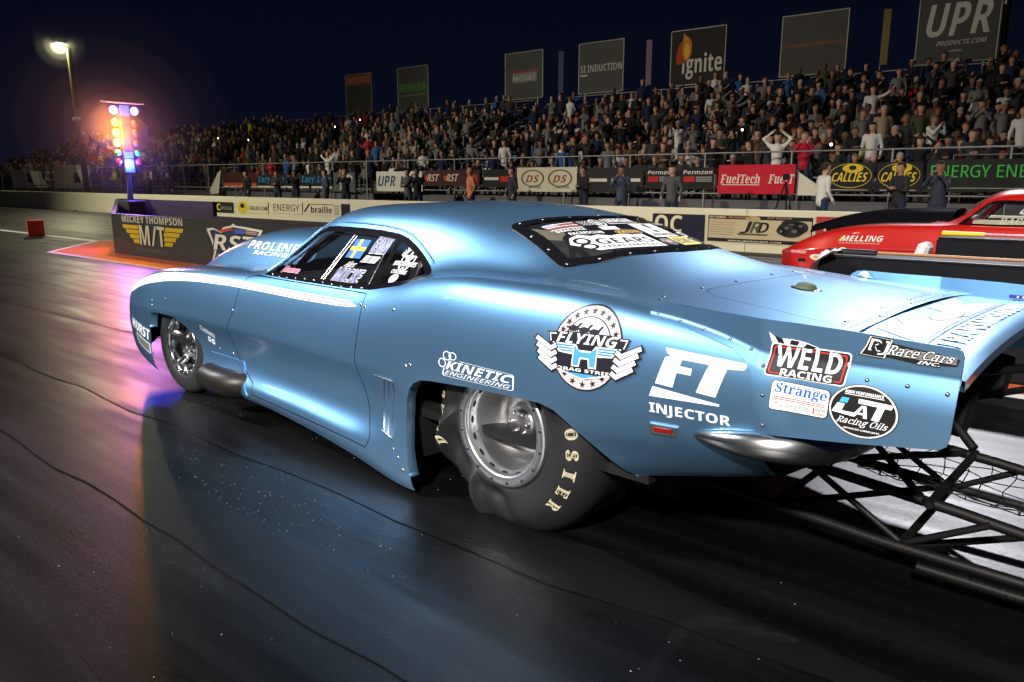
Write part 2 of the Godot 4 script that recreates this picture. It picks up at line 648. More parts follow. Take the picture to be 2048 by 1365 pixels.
# a point of the near flank at x, y
func side_pt(x: float, y: float, lift := 0.0) -> Array:
	var f := clampf((x - BX0) / (BX1 - BX0), 0, 1) * (NX - 1)
	var i := mini(int(f), NX - 2)
	var t := f - i
	var lo := 0
	var hi := int((NT - 1) * 9.4 / SPANS)
	for k in range(lo, hi):
		var a := gp[i * NT + k].lerp(gp[(i + 1) * NT + k], t)
		var b := gp[i * NT + k + 1].lerp(gp[(i + 1) * NT + k + 1], t)
		if (y <= b.y and y >= a.y) or k == hi - 1 or (k == 0 and y < a.y):
			var u := clampf((y - a.y) / maxf(b.y - a.y, 1e-6), 0, 1)
			var nn := gn[i * NT + k].lerp(gn[(i + 1) * NT + k], t).lerp(gn[i * NT + k + 1].lerp(gn[(i + 1) * NT + k + 1], t), u).normalized()
			var p := a.lerp(b, u)
			p.x = x
			p.y = y
			return [p + nn * lift, nn]
	return [Vector3(x, y, 0.9), Vector3.BACK]


# a point of the upper skin at x, z (z may be negative)
func top_pt(x: float, z: float, lift := 0.0) -> Array:
	var az := absf(z)
	var t15 := 14.0
	var xx := x
	for r in 2:
		var f := clampf((xx - BX0) / (BX1 - BX0), 0, 1) * (NX - 1)
		var i := mini(int(f), NX - 2)
		var t := f - i
		for k in range(NT - 2, int((NT - 1) * 9.0 / SPANS), -1):
			var a := gp[i * NT + k].lerp(gp[(i + 1) * NT + k], t)
			if a.z >= az:
				var b := gp[i * NT + k + 1].lerp(gp[(i + 1) * NT + k + 1], t)
				var u := clampf((a.z - az) / maxf(a.z - b.z, 1e-6), 0, 1)
				t15 = SPANS * (k + u) / (NT - 1)
				var nn := gn[i * NT + k].lerp(gn[(i + 1) * NT + k], t).lerp(gn[i * NT + k + 1].lerp(gn[(i + 1) * NT + k + 1], t), u).normalized()
				var p := a.lerp(b, u)
				if r == 1 or x < 0.55:
					p.x = x
					p.z = az
					p += nn * lift
					if z < 0.0:
						p.z = -p.z
						nn.z = -nn.z
					return [p, nn]
				break
		for e in 4:
			xx = x - (sweep(xx, t15) - xx)
	return [Vector3(x, 1, z), Vector3.UP]


func v2(a: Array) -> PackedVector2Array:
	var p := PackedVector2Array()
	for k in range(0, a.size(), 2):
		p.append(Vector2(a[k], a[k + 1]))
	return p


func grown(p: PackedVector2Array, by: float) -> PackedVector2Array:
	var r := Geometry2D.offset_polygon(p, by, Geometry2D.JOIN_ROUND)
	var best := PackedVector2Array()
	for q in r:
		if q.size() > best.size():
			best = q
	return best


func smooth_poly(p: PackedVector2Array, times := 2) -> PackedVector2Array:
	for r in times:
		var q := PackedVector2Array()
		for i in p.size():
			var a := p[i]
			var b := p[(i + 1) % p.size()]
			q.append(a.lerp(b, 0.25))
			q.append(a.lerp(b, 0.75))
		p = q
	return p


# cut one triangle by a list of [outline, bucket]; what is left goes to «body»
func cut_tri(P: Array, N: Array, S: PackedVector2Array, rules: Array, out: Dictionary, rest: String) -> void:
	var left := [S]
	var area := (S[1] - S[0]).cross(S[2] - S[0])
	for rule in rules:
		var nxt := []
		for piece: PackedVector2Array in left:
			if rule[1] != "":
				for r in Geometry2D.intersect_polygons(piece, rule[0]):
					put_piece(P, N, S, area, r, out, rule[1])
			for r in Geometry2D.clip_polygons(piece, rule[0]):
				nxt.append(r)
		left = nxt
	for piece in left:
		put_piece(P, N, S, area, piece, out, rest)


func put_piece(P: Array, N: Array, S: PackedVector2Array, area: float, piece: PackedVector2Array, out: Dictionary, bucket: String) -> void:
	if piece.size() < 3 or absf(area) < 1e-12:
		return
	var g: Geo = out[bucket]
	var b := g.v.size()
	for p in piece:
		var wb := (p - S[0]).cross(S[2] - S[0]) / area
		var wc := (S[1] - S[0]).cross(p - S[0]) / area
		var wa := 1.0 - wb - wc
		g.vert(P[0] * wa + P[1] * wb + P[2] * wc, (N[0] * wa + N[1] * wb + N[2] * wc).normalized())
	if piece.size() == 3:
		g.tri(b, b + 1, b + 2)
	else:
		var ii := Geometry2D.triangulate_polygon(piece)
		for k in range(0, ii.size(), 3):
			g.tri(b + ii[k], b + ii[k + 1], b + ii[k + 2])


func cut_cells(side_rules: Array, top_rules: Array, screen: PackedVector2Array, out: Dictionary) -> void:
	var boxes := {}
	for rs in [side_rules, top_rules]:
		for r in rs:
			var bb := Rect2(r[0][0], Vector2.ZERO)
			for p in r[0]:
				bb = bb.expand(p)
			r.append(bb.grow(0.002))
	var ws := grown(screen, 0.03)
	var body: Geo = out["body"]
	for i in NX - 1:
		for j in NT - 1:
			var q := [i * NT + j, (i + 1) * NT + j, (i + 1) * NT + j + 1, i * NT + j + 1]
			var t := SPANS * (j + 0.5) / (NT - 1)
			var mid := (gp[q[0]] + gp[q[2]]) * 0.5
			var top := (mid.x > 0.5 and t > 9.9) or (absf(mid.x) < 0.42 and t > 10.8) or (mid.x < -1.5 and t > 9.3 and Geometry2D.is_point_in_polygon(Vector2(mid.x, mid.z), ws))
			var rules: Array = top_rules if top else side_rules
			if not top and t > 12.8:
				rules = []
			var s := PackedVector2Array()
			for k: int in q:
				s.append(Vector2(gp[k].x, gp[k].z if top else gp[k].y))
			var near := []
			var bucket := "body"
			var done := false
			for r in rules:
				var inn := 0
				for p in s:
					if r[2].has_point(p) and Geometry2D.is_point_in_polygon(p, r[0]):
						inn += 1
				if inn == 4 and near.is_empty():
					bucket = r[1]
					done = true
					break
				if inn > 0:
					near.append([r[0], r[1]])
			if done and bucket == "":
				continue
			if near.is_empty():
				var g: Geo = out[bucket]
				var b := g.v.size()
				for k: int in q:
					g.vert(gp[k], gn[k])
				g.tri(b, b + 1, b + 2)
				g.tri(b, b + 2, b + 3)
			else:
				for tr in [[0, 1, 2], [0, 2, 3]]:
					var P := []
					var N := []
					var S := PackedVector2Array()
					for k in tr:
						P.append(gp[q[k]])
						N.append(gn[q[k]])
						S.append(s[k])
					cut_tri(P, N, S, near, out, "body")


# a sheet over an outline in x, y, its third coordinate from a function
func sheet(outline: PackedVector2Array, step: float, f: Callable) -> Geo:
	var g := Geo.new()
	var bb := Rect2(outline[0], Vector2.ZERO)
	for p in outline:
		bb = bb.expand(p)
	var nx := int(ceil(bb.size.x / step))
	var ny := int(ceil(bb.size.y / step))
	for i in nx:
		for j in ny:
			var a := bb.position + Vector2(i, j) * step
			var cell := PackedVector2Array([a, a + Vector2(step, 0), a + Vector2(step, step), a + Vector2(0, step)])
			for piece in Geometry2D.intersect_polygons(cell, outline):
				var b := g.v.size()
				for p in piece:
					var r: Array = f.call(p)
					g.vert(r[0], r[1])
				var ii := Geometry2D.triangulate_polygon(piece)
				for k in range(0, ii.size(), 3):
					g.tri(b + ii[k], b + ii[k + 1], b + ii[k + 2])
	return g


# a folded edge round an outline: from the skin inward by off
func hem(g: Geo, outline: PackedVector2Array, f: Callable, off: Vector3, closed := true) -> void:
	var pts := PackedVector2Array()
	for i in outline.size() - (0 if closed else 1):
		var a := outline[i]
		var b := outline[(i + 1) % outline.size()]
		var m := maxi(1, int(a.distance_to(b) / 0.02))
		for k in m:
			pts.append(a.lerp(b, float(k) / m))
	if not closed:
		pts.append(outline[outline.size() - 1])
	var base := g.v.size()
	var cnt := pts.size()
	var cen := Vector2.ZERO
	for p in pts:
		cen += p / cnt
	for i in cnt:
		var r: Array = f.call(pts[i])
		var d := pts[(i + 1) % cnt] - pts[(i + cnt - 1) % cnt]
		var o := Vector3(-d.y, d.x, 0).normalized()
		if o.dot(Vector3(cen.x - pts[i].x, cen.y - pts[i].y, 0)) < 0:
			o = -o
		g.vert(r[0], (r[1] * 0.5 + o).normalized())
		g.vert(r[0] + off, o)
	for i in (cnt if closed else cnt - 1):
		var a := base + i * 2
		var b := base + ((i + 1) % cnt) * 2
		g.tri(a, a + 1, b + 1)
		g.tri(a, b + 1, b)


func mirrored(g: Geo) -> Geo:
	var o := Geo.new()
	for k in g.v.size():
		o.v.append(g.v[k] * Vector3(1, 1, -1))
		o.n.append(g.n[k] * Vector3(1, 1, -1))
	o.c = g.c.duplicate()
	o.uv = g.uv.duplicate()
	o.ix = g.ix.duplicate()
	return o


func both(g: Geo) -> Geo:
	var o := mirrored(g)
	o.add(g)
	return o


func pushed(g: Geo, by: float) -> Geo:
	var o := Geo.new()
	for k in g.v.size():
		o.v.append(g.v[k] + g.n[k] * by)
	o.n = g.n.duplicate()
	o.c = g.c.duplicate()
	o.uv = g.uv.duplicate()
	o.ix = g.ix.duplicate()
	return o


func on_side(tl: Vector2, tr: Vector2, br: Vector2, bl: Vector2) -> Callable:
	return func(p: Vector2, lift: float) -> Array:
		var a := bl.lerp(br, p.x)
		var b := tl.lerp(tr, p.x)
		var q := a.lerp(b, p.y)
		return side_pt(q.x, q.y, lift)


func on_plate(tl: Vector2, tr: Vector2, br: Vector2, bl: Vector2, sg := 1.0) -> Callable:
	return func(p: Vector2, lift: float) -> Array:
		var q := bl.lerp(br, p.x).lerp(tl.lerp(tr, p.x), p.y)
		var r := plate_pt(q)
		return [(r[0] + r[1] * lift * 1.6) * Vector3(1, 1, sg), r[1] * Vector3(1, 1, sg)]


func plate_fold(x: float) -> float:
	var e := clampf(x - 0.67, 0.0, 0.42)
	return 0.966 - 0.06 * e - 0.2446 * e * e + 0.004 * smoothstep(1.09, 1.6, x)


var fold_z := PackedFloat32Array()
var lip_z := PackedFloat32Array()


# body point at x on the grid line t
func line_pt(x: float, t: float) -> Vector3:
	var f := clampf((x - BX0) / (BX1 - BX0), 0, 1) * (NX - 1)
	var i := mini(int(f), NX - 2)
	var g := t / SPANS * (NT - 1)
	var k := mini(int(g), NT - 2)
	return gp[i * NT + k].lerp(gp[(i + 1) * NT + k], f - i).lerp(gp[i * NT + k + 1].lerp(gp[(i + 1) * NT + k + 1], f - i), g - k)


func plate_z(x: float, y: float) -> float:
	if fold_z.is_empty():
		for i in 101:
			var xx := 0.60 + 0.005 * i
			var xc := minf(xx, 1.08)
			fold_z.append(line_pt(xc, 8.97 - 4.6 * pow(maxf(0.0, xc - 0.7), 2)).z)
			lip_z.append(side_pt(xc, plate_fold(xc) - 0.04)[0].z)
	var yf := plate_fold(x)
	var gx := clampf((x - 0.60) / 0.005, 0.0, 99.99)
	var i0 := int(gx)
	var zf := lerpf(fold_z[i0], fold_z[i0 + 1], gx - i0)
	var z := zf
	if y < yf:
		if yf - y <= 0.04:
			z = lerpf(zf, lerpf(lip_z[i0], lip_z[i0 + 1], gx - i0), (yf - y) / 0.04)
		else:
			z = side_pt(minf(x, 1.08), y)[0].z
	z += 0.010
	var far := smoothstep(1.06, 1.2, x)
	if x > 1.06:
		z = lerpf(z, 0.992, far)
	var e := clampf(y - yf + 0.10, 0.0, 0.14)
	var low := z - far * 2.2 * e * e
	var high := lerpf(zf + 0.010, 0.992 - 0.022, far) + 0.05 * (y - yf)
	return lerpf(low, high, smoothstep(yf - 0.012, yf + 0.012, y))


func plate_pt(p: Vector2) -> Array:
	var e := 0.004
	var z := plate_z(p.x, p.y)
	var nn := Vector3(-(plate_z(p.x + e, p.y) - z) / e, -(plate_z(p.x, p.y + e) - plate_z(p.x, p.y - e)) / (2 * e), 1).normalized()
	return [Vector3(p.x, p.y, z), nn]


func sticker(parent: Node, d: Dec, map: Callable, most := 0.03, called := "sticker") -> MeshInstance3D:
	var o: MeshInstance3D
	for q in d.pieces():
		o = put(d.lay(map, most, 0.0012, 0.0006, q), called, M.vinyl, parent, true)
	return o


const WHITE := Color(0.78, 0.79, 0.8)
const BLACK := Color(0.012, 0.012, 0.014)


func blue_car() -> void:
	make_grid()
	var car := thing("drag_car", "light blue two-door drag race car with sponsor stickers on the dark strip", "race car")
	var arch_f := v2([-3.19, 0.02, -3.195, 0.42, -3.185, 0.485, -3.165, 0.522, -3.12, 0.535, -2.80, 0.540, -2.74, 0.52, -2.65, 0.474, -2.58, 0.435, -2.53, 0.395, -2.485, 0.32, -2.46, 0.22, -2.45, 0.02])
	var arch_r := v2([-0.462, 0.0, -0.478, 0.10, -0.507, 0.22, -0.525, 0.35, -0.518, 0.44, -0.49, 0.497, -0.45, 0.535, -0.395, 0.558, -0.317, 0.567, -0.082, 0.583, 0.182, 0.593, 0.27, 0.592, 0.33, 0.578, 0.38, 0.545, 0.44, 0.497, 0.53, 0.42, 0.612, 0.355, 0.63, 0.2, 0.63, 0.0])
	var win := v2([-1.862, 0.880, -1.47, 0.876, -1.073, 0.878, -0.878, 0.887, -0.659, 0.927, -0.54, 0.972, -0.528, 0.985, -0.57, 1.008, -0.655, 1.052, -0.743, 1.092, -0.828, 1.124, -0.92, 1.143, -1.06, 1.153, -1.216, 1.158, -1.45, 1.158, -1.535, 1.152, -1.605, 1.124])
	var inner := grown(win, -0.026)
	var front_half := v2([-2.5, 0.5, -0.905, 0.5, -0.905, 0.88, -0.925, 1.3, -2.5, 1.3])
	var rear_half := v2([-0.868, 0.5, 0, 0.5, 0, 1.3, -0.894, 1.3, -0.868, 0.88])
	var pane_door: PackedVector2Array = Geometry2D.intersect_polygons(inner, front_half)[0]
	var pane_rear: PackedVector2Array = Geometry2D.intersect_polygons(inner, rear_half)[0]
	var door := v2([-1.92, 0.870, -1.985, 0.853, -2.018, 0.78, -2.030, 0.70, -2.06, 0.63, -2.103, 0.563, -2.118, 0.51, -2.12, 0.454, -2.09, 0.40, -2.036, 0.351, -1.95, 0.305, -1.868, 0.273, -1.853, 0.245, -1.853, 0.217, -1.80, 0.213, -1.368, 0.191, -0.929, 0.168, -0.811, 0.159, -0.79, 0.19, -0.787, 0.223, -0.819, 0.275, -0.87, 0.40, -0.893, 0.488, -0.893, 0.61, -0.882, 0.754, -0.888, 0.870])
	var rw := v2([-0.13, -0.02, -0.15, 0.15, -0.211, 0.29, -0.285, 0.44, -0.318, 0.50, -0.322, 0.52, -0.30, 0.54, 0.03, 0.613, 0.062, 0.612, 0.085, 0.595, 0.169, 0.52, 0.271, 0.315, 0.325, 0.12, 0.335, -0.02])
	var rw_in: PackedVector2Array = Geometry2D.clip_polygons(grown(v2([-0.13, -0.3, -0.15, 0.15, -0.211, 0.29, -0.285, 0.44, -0.318, 0.50, -0.322, 0.52, -0.30, 0.54, 0.03, 0.613, 0.062, 0.612, 0.085, 0.595, 0.169, 0.52, 0.271, 0.315, 0.325, 0.12, 0.335, -0.3]), -0.05), v2([-1, -1, 1, -1, 1, -0.02, -1, -0.02]))[0]
	var screen := v2([-2.2, -0.02, -2.17, 0.3, -2.09, 0.58, -1.985, 0.765, -1.965, 0.765, -1.70, 0.592, -1.655, 0.52, -1.62, 0.3, -1.605, -0.02])
	var screen_in: PackedVector2Array = Geometry2D.clip_polygons(grown(v2([-2.2, -0.3, -2.17, 0.3, -2.09, 0.58, -1.985, 0.765, -1.965, 0.765, -1.70, 0.592, -1.655, 0.52, -1.62, 0.3, -1.605, -0.3]), -0.03), v2([-3, -1, 1, -1, 1, -0.02, -3, -0.02]))[0]
	var lid := v2([0.705, -0.02, 0.695, 0.2, 0.655, 0.5, 0.665, 0.55, 0.73, 0.60, 1.228, 0.70, 1.238, -0.02])
	var out := {}
	for b in ["body", "door", "door_glass", "quarter_glass", "window_frame", "rear_glass", "rear_frame", "screen_glass", "screen_frame", "lid"]:
		out[b] = Geo.new()
	cut_cells([[arch_f, ""], [arch_r, ""], [pane_door, "door_glass"], [pane_rear, "quarter_glass"], [win, "window_frame"], [grown(door, -0.0025), "door"], [grown(door, 0.0025), ""]],
		[[rw_in, "rear_glass"], [rw, "rear_frame"], [screen_in, "screen_glass"], [screen, "screen_frame"], [grown(lid, -0.003), "lid"], [lid, ""]], screen, out)
	var skin: Geo = out["body"]
	var flank := func(p: Vector2) -> Array: return side_pt(p.x, p.y)
	hem(skin, arch_f.slice(1, arch_f.size() - 1), flank, Vector3(0, 0, -0.05), false)
	hem(skin, arch_r.slice(1, arch_r.size() - 2), flank, Vector3(0, 0, -0.05), false)
	# nose cap
	var cap := []
	for r in 5:
		var row := []
		var f := r / 4.0
		for j in NT:
			var p := gp[j]
			row.append(Vector3(BX0 - 0.05 * sin(f * PI / 2), lerpf(p.y, 0.42, f), p.z * (1 - f)))
		cap.append(row)
	skin.patch(cap)
	var body := put(both(skin), "body", M.paint, car)
	body.transform = ROLL
	for sg: int in [1, -1]:
		var dr: Geo = out["door"] if sg == 1 else mirrored(out["door"])
		var o := put(dr, "door", M.paint, car)
		o.transform = ROLL
		for b in [["door_glass", "window_pane"], ["quarter_glass", "window_pane"]]:
			var gg: Geo = pushed(out[b[0]], -0.009)
			put(gg if sg == 1 else mirrored(gg), b[1], M.pane, car).transform = ROLL
		var fr := pushed(out["window_frame"], -0.004)
		put(fr if sg == 1 else mirrored(fr), "window_frame", M.gloss_black, car).transform = ROLL
	var rg := put(both(pushed(out["rear_glass"], -0.004)), "rear_window", M.smoke_pane, car)
	rg.transform = ROLL
	var rf := put(both(pushed(out["rear_frame"], 0.003)), "rear_window_frame", M.gloss_black, car)
	rf.transform = ROLL
	put(both(pushed(out["screen_glass"], -0.004)), "windshield", M.pane, car).transform = ROLL
	put(both(pushed(out["screen_frame"], -0.002)), "windshield_frame", M.gloss_black, car).transform = ROLL
	var dl := put(both(out["lid"]), "deck_lid", M.paint, car)
	dl.transform = ROLL
	# drip rail over the side glass
	for sg: float in [1.0, -1.0]:
		var rail := Geo.new()
		var pts := []
		for p: Vector2 in grown(win, 0.014):
			pass
		var path := v2([-1.87, 0.895, -1.74, 1.015, -1.622, 1.135, -1.545, 1.172, -1.45, 1.180, -1.216, 1.180, -1.06, 1.175, -0.92, 1.163, -0.82, 1.142, -0.73, 1.105, -0.64, 1.062, -0.55, 1.015])
		for k in path.size() - 1:
			for e in 4:
				var q := path[k].lerp(path[k + 1], e / 4.0)
				var r := high_pt(q.x, q.y)
				pts.append((r[0] + r[1] * 0.001) * Vector3(1, 1, sg))
		rail.tube(pts, 0.0055, 0.0055, 6)
		put(rail, "drip_rail", M.paint, car).transform = ROLL

	# ---- inside
	var tub := Geo.new()
	tub.box(Vector3(-1.5, 0.36, 0), Vector3(4.3, 0.04, 1.70), Basis.IDENTITY)
	tub.box(Vector3(-1.5, 0.24, 0), Vector3(4.1, 0.2, 0.9))
	tub.box(Vector3(-0.05, 0.60, 0), Vector3(1.3, 0.5, 0.86))
	tub.box(Vector3(-3.55, 0.28, 0), Vector3(0.5, 0.22, 1.2))
	tub.box(Vector3(-2.25, 0.6, 0), Vector3(0.05, 0.5, 1.6))
	put(tub, "floor_pan", M.matt_black, car).transform = ROLL
	for sg: float in [1.0, -1.0]:
		for q in [[0.03, 0.68, 0.70, 1.25, 0.03, 0.5], [-0.56, 0.42, 0.66, 0.03, 0.55, 0.58], [-2.82, 0.60, 0.72, 0.85, 0.02, 0.40], [-2.82, 0.40, 0.56, 0.9, 0.5, 0.02]]:
			var well := Geo.new()
			well.box(Vector3(q[0], q[1], q[2] * sg), Vector3(q[3], q[4], q[5]))
			put(well, "wheel_tub", M.matt_black, car).transform = ROLL
	var dash := Geo.new()
	var dr2 := []
	for k in 13:
		var row := []
		var z := lerpf(-0.72, 0.72, k / 12.0)
		for q: Vector2 in v2([-2.05, 0.86, -1.85, 0.90, -1.72, 0.885, -1.66, 0.82, -1.68, 0.68]):
			row.append(Vector3(q.x, q.y - 0.03 * absf(z), z))
		dr2.append(row)
	dash.patch(dr2)
	put(dash, "dashboard", M.matt_black, car).transform = ROLL
	var cage := Geo.new()
	for sg: float in [1.0, -1.0]:
		cage.tube([Vector3(-0.85, 0.4, sg * 0.68), Vector3(-0.84, 0.85, sg * 0.66), Vector3(-0.82, 1.12, sg * 0.54), Vector3(-0.80, 1.20, sg * 0.42)], 0.02)
		cage.tube([Vector3(-0.82, 1.15, sg * 0.5), Vector3(-1.2, 1.19, sg * 0.52), Vector3(-1.5, 1.16, sg * 0.53), Vector3(-1.72, 1.0, sg * 0.64), Vector3(-1.95, 0.75, sg * 0.74)], 0.02)
		cage.tube([Vector3(-0.82, 1.1, sg * 0.5), Vector3(-0.2, 0.75, sg * 0.45), Vector3(0.3, 0.5, sg * 0.4)], 0.02)
	cage.tube([Vector3(-0.80, 1.20, -0.42), Vector3(-0.80, 1.22, 0), Vector3(-0.80, 1.20, 0.42)], 0.02)
	cage.tube([Vector3(-0.84, 0.85, -0.66), Vector3(-0.84, 0.85, 0.66)], 0.02)
	put(cage, "roll_cage", M.cage, car).transform = ROLL
	var seat := Geo.new()
	seat.box(Vector3(-0.98, 0.72, 0.34), Vector3(0.12, 0.62, 0.46), Basis(Vector3.BACK, -0.18), 0.04)
	seat.box(Vector3(-0.92, 1.02, 0.34), Vector3(0.10, 0.20, 0.30), Basis(Vector3.BACK, -0.1), 0.04)
	seat.box(Vector3(-1.22, 0.46, 0.34), Vector3(0.5, 0.14, 0.46), Basis.IDENTITY, 0.04)
	put(seat, "seat", M.matt_black, car).transform = ROLL
	var rods := Geo.new()
	for q in [[-1.36, 0.893, -1.30, 1.135], [-1.335, 0.90, -1.275, 1.13], [-0.955, 0.90, -0.99, 1.10]]:
		var a := high_pt(q[0], q[1])
		var b := high_pt(q[2], q[3])
		rods.tube([a[0] - a[1] * 0.03, b[0] - b[1] * 0.03], 0.0055, 0.0055, 6)
	var rr := []
	for q: Vector2 in v2([-1.80, 0.925, -1.58, 1.115, -1.50, 1.133, -1.2, 1.136, -0.98, 1.125]):
		var a := high_pt(q.x, q.y)
		rr.append(a[0] - a[1] * 0.03)
	rods.tube(rr, 0.0055, 0.0055, 6)
	put(rods, "window_brace", M.alloy, car).transform = ROLL
	var steer := Geo.new()
	steer.tube([Vector3(-1.62, 0.80, 0.34), Vector3(-1.4, 0.84, 0.34)], 0.015)
	var wp := []
	for k in 25:
		wp.append(Vector3(-1.40 + 0.05 * sin(TAU * k / 24), 0.85 + 0.14 * sin(TAU * k / 24), 0.34 + 0.15 * cos(TAU * k / 24)))
	steer.tube(wp, 0.012)
	put(steer, "steering_wheel", M.matt_black, car).transform = ROLL

	car_scoop(car)
	car_tail(car)
	car_trim(car, body)
	car_stickers(car, body, rg)
	# wheels
	for sg: float in [1.0, -1.0]:
		rear_wheel(car, sg)
		front_wheel(car, sg)
	wheelie_bars(car)


# upper flank (greenhouse side) at x, y
func high_pt(x: float, y: float) -> Array:
	var f := clampf((x - BX0) / (BX1 - BX0), 0, 1) * (NX - 1)
	var i := mini(int(f), NX - 2)
	var t := f - i
	for k in range(int((NT - 1) * 8.5 / SPANS), NT - 2):
		var a := gp[i * NT + k].lerp(gp[(i + 1) * NT + k], t)
		var b := gp[i * NT + k + 1].lerp(gp[(i + 1) * NT + k + 1], t)
		if y >= a.y and y <= b.y:
			var u := (y - a.y) / maxf(b.y - a.y, 1e-6)
			return [a.lerp(b, u), gn[i * NT + k].lerp(gn[i * NT + k + 1], u).normalized()]
	return side_pt(x, y)


func scoop_row(x: float) -> Array:
	var top := spline([-3.86, 0.69, -3.7, 0.775, -3.5, 0.865, -3.35, 0.93, -3.05, 1.025, -2.8, 1.075, -2.5, 1.10, -2.2, 1.108, -1.98, 1.108], x)
	var w := spline([-3.86, 0.18, -3.6, 0.27, -3.2, 0.325, -2.6, 0.35, -1.98, 0.35], x)
	var bw := w + 0.10
	var row := []
	for k in 25:
		var a := PI * k / 24.0
		var cz := -cos(a)
		var sy := sin(a)
		var z := signf(cz) * pow(absf(cz), 0.62) * w
		var base: float = top_pt(x, clampf(z, -0.7, 0.7))[0].y - 0.01
		var h := maxf(0.0, top - base)
		var zz := z * lerpf(bw / w, 1.0, pow(sy, 0.5))
		var by: float = top_pt(x, clampf(zz, -0.7, 0.7))[0].y - 0.006
		row.append(Vector3(x, lerpf(by, base + h, pow(sy, 0.55)), zz))
	return row


func car_scoop(car: Node3D) -> void:
	var g := Geo.new()
	var rows := []
	for i in 60:
		rows.append(scoop_row(lerpf(-3.86, -1.98, i / 59.0)))
	g.patch(rows)
	# closed back
	var last: Array = rows[59]
	for k in 24:
		g.flat(last[k], last[k + 1], Vector3(-1.98, 0.95, 0))
	var o := put(g, "hood_scoop", M.paint, car)
	o.transform = ROLL
	var d := Dec.new(self)
	d.txt("PROLINE", 0, 0.40, 1, 1, WHITE, 0.0)
	d.next()
	d.txt("RACING", 0.2, 0, 0.86, 0.28, WHITE, 0.03)
	var map := func(p: Vector2, lift: float) -> Array:
		var x := lerpf(-2.86, -2.22, p.x)
		var row := scoop_row(x)
		var y := lerpf(0.918, 1.0, p.y) + 0.004 * p.x
		for k in range(23, 11, -1):
			if row[k].y >= y:
				var u: float = (y - row[k + 1].y) / maxf(1e-5, row[k].y - row[k + 1].y)
				return [row[k + 1].lerp(row[k], u) + Vector3(0, 0.3, 0.95) * (lift + 0.004), Vector3(0, 0.3, 0.95)]
		return [row[12], Vector3.UP]
	sticker(o, d, map, 0.05)


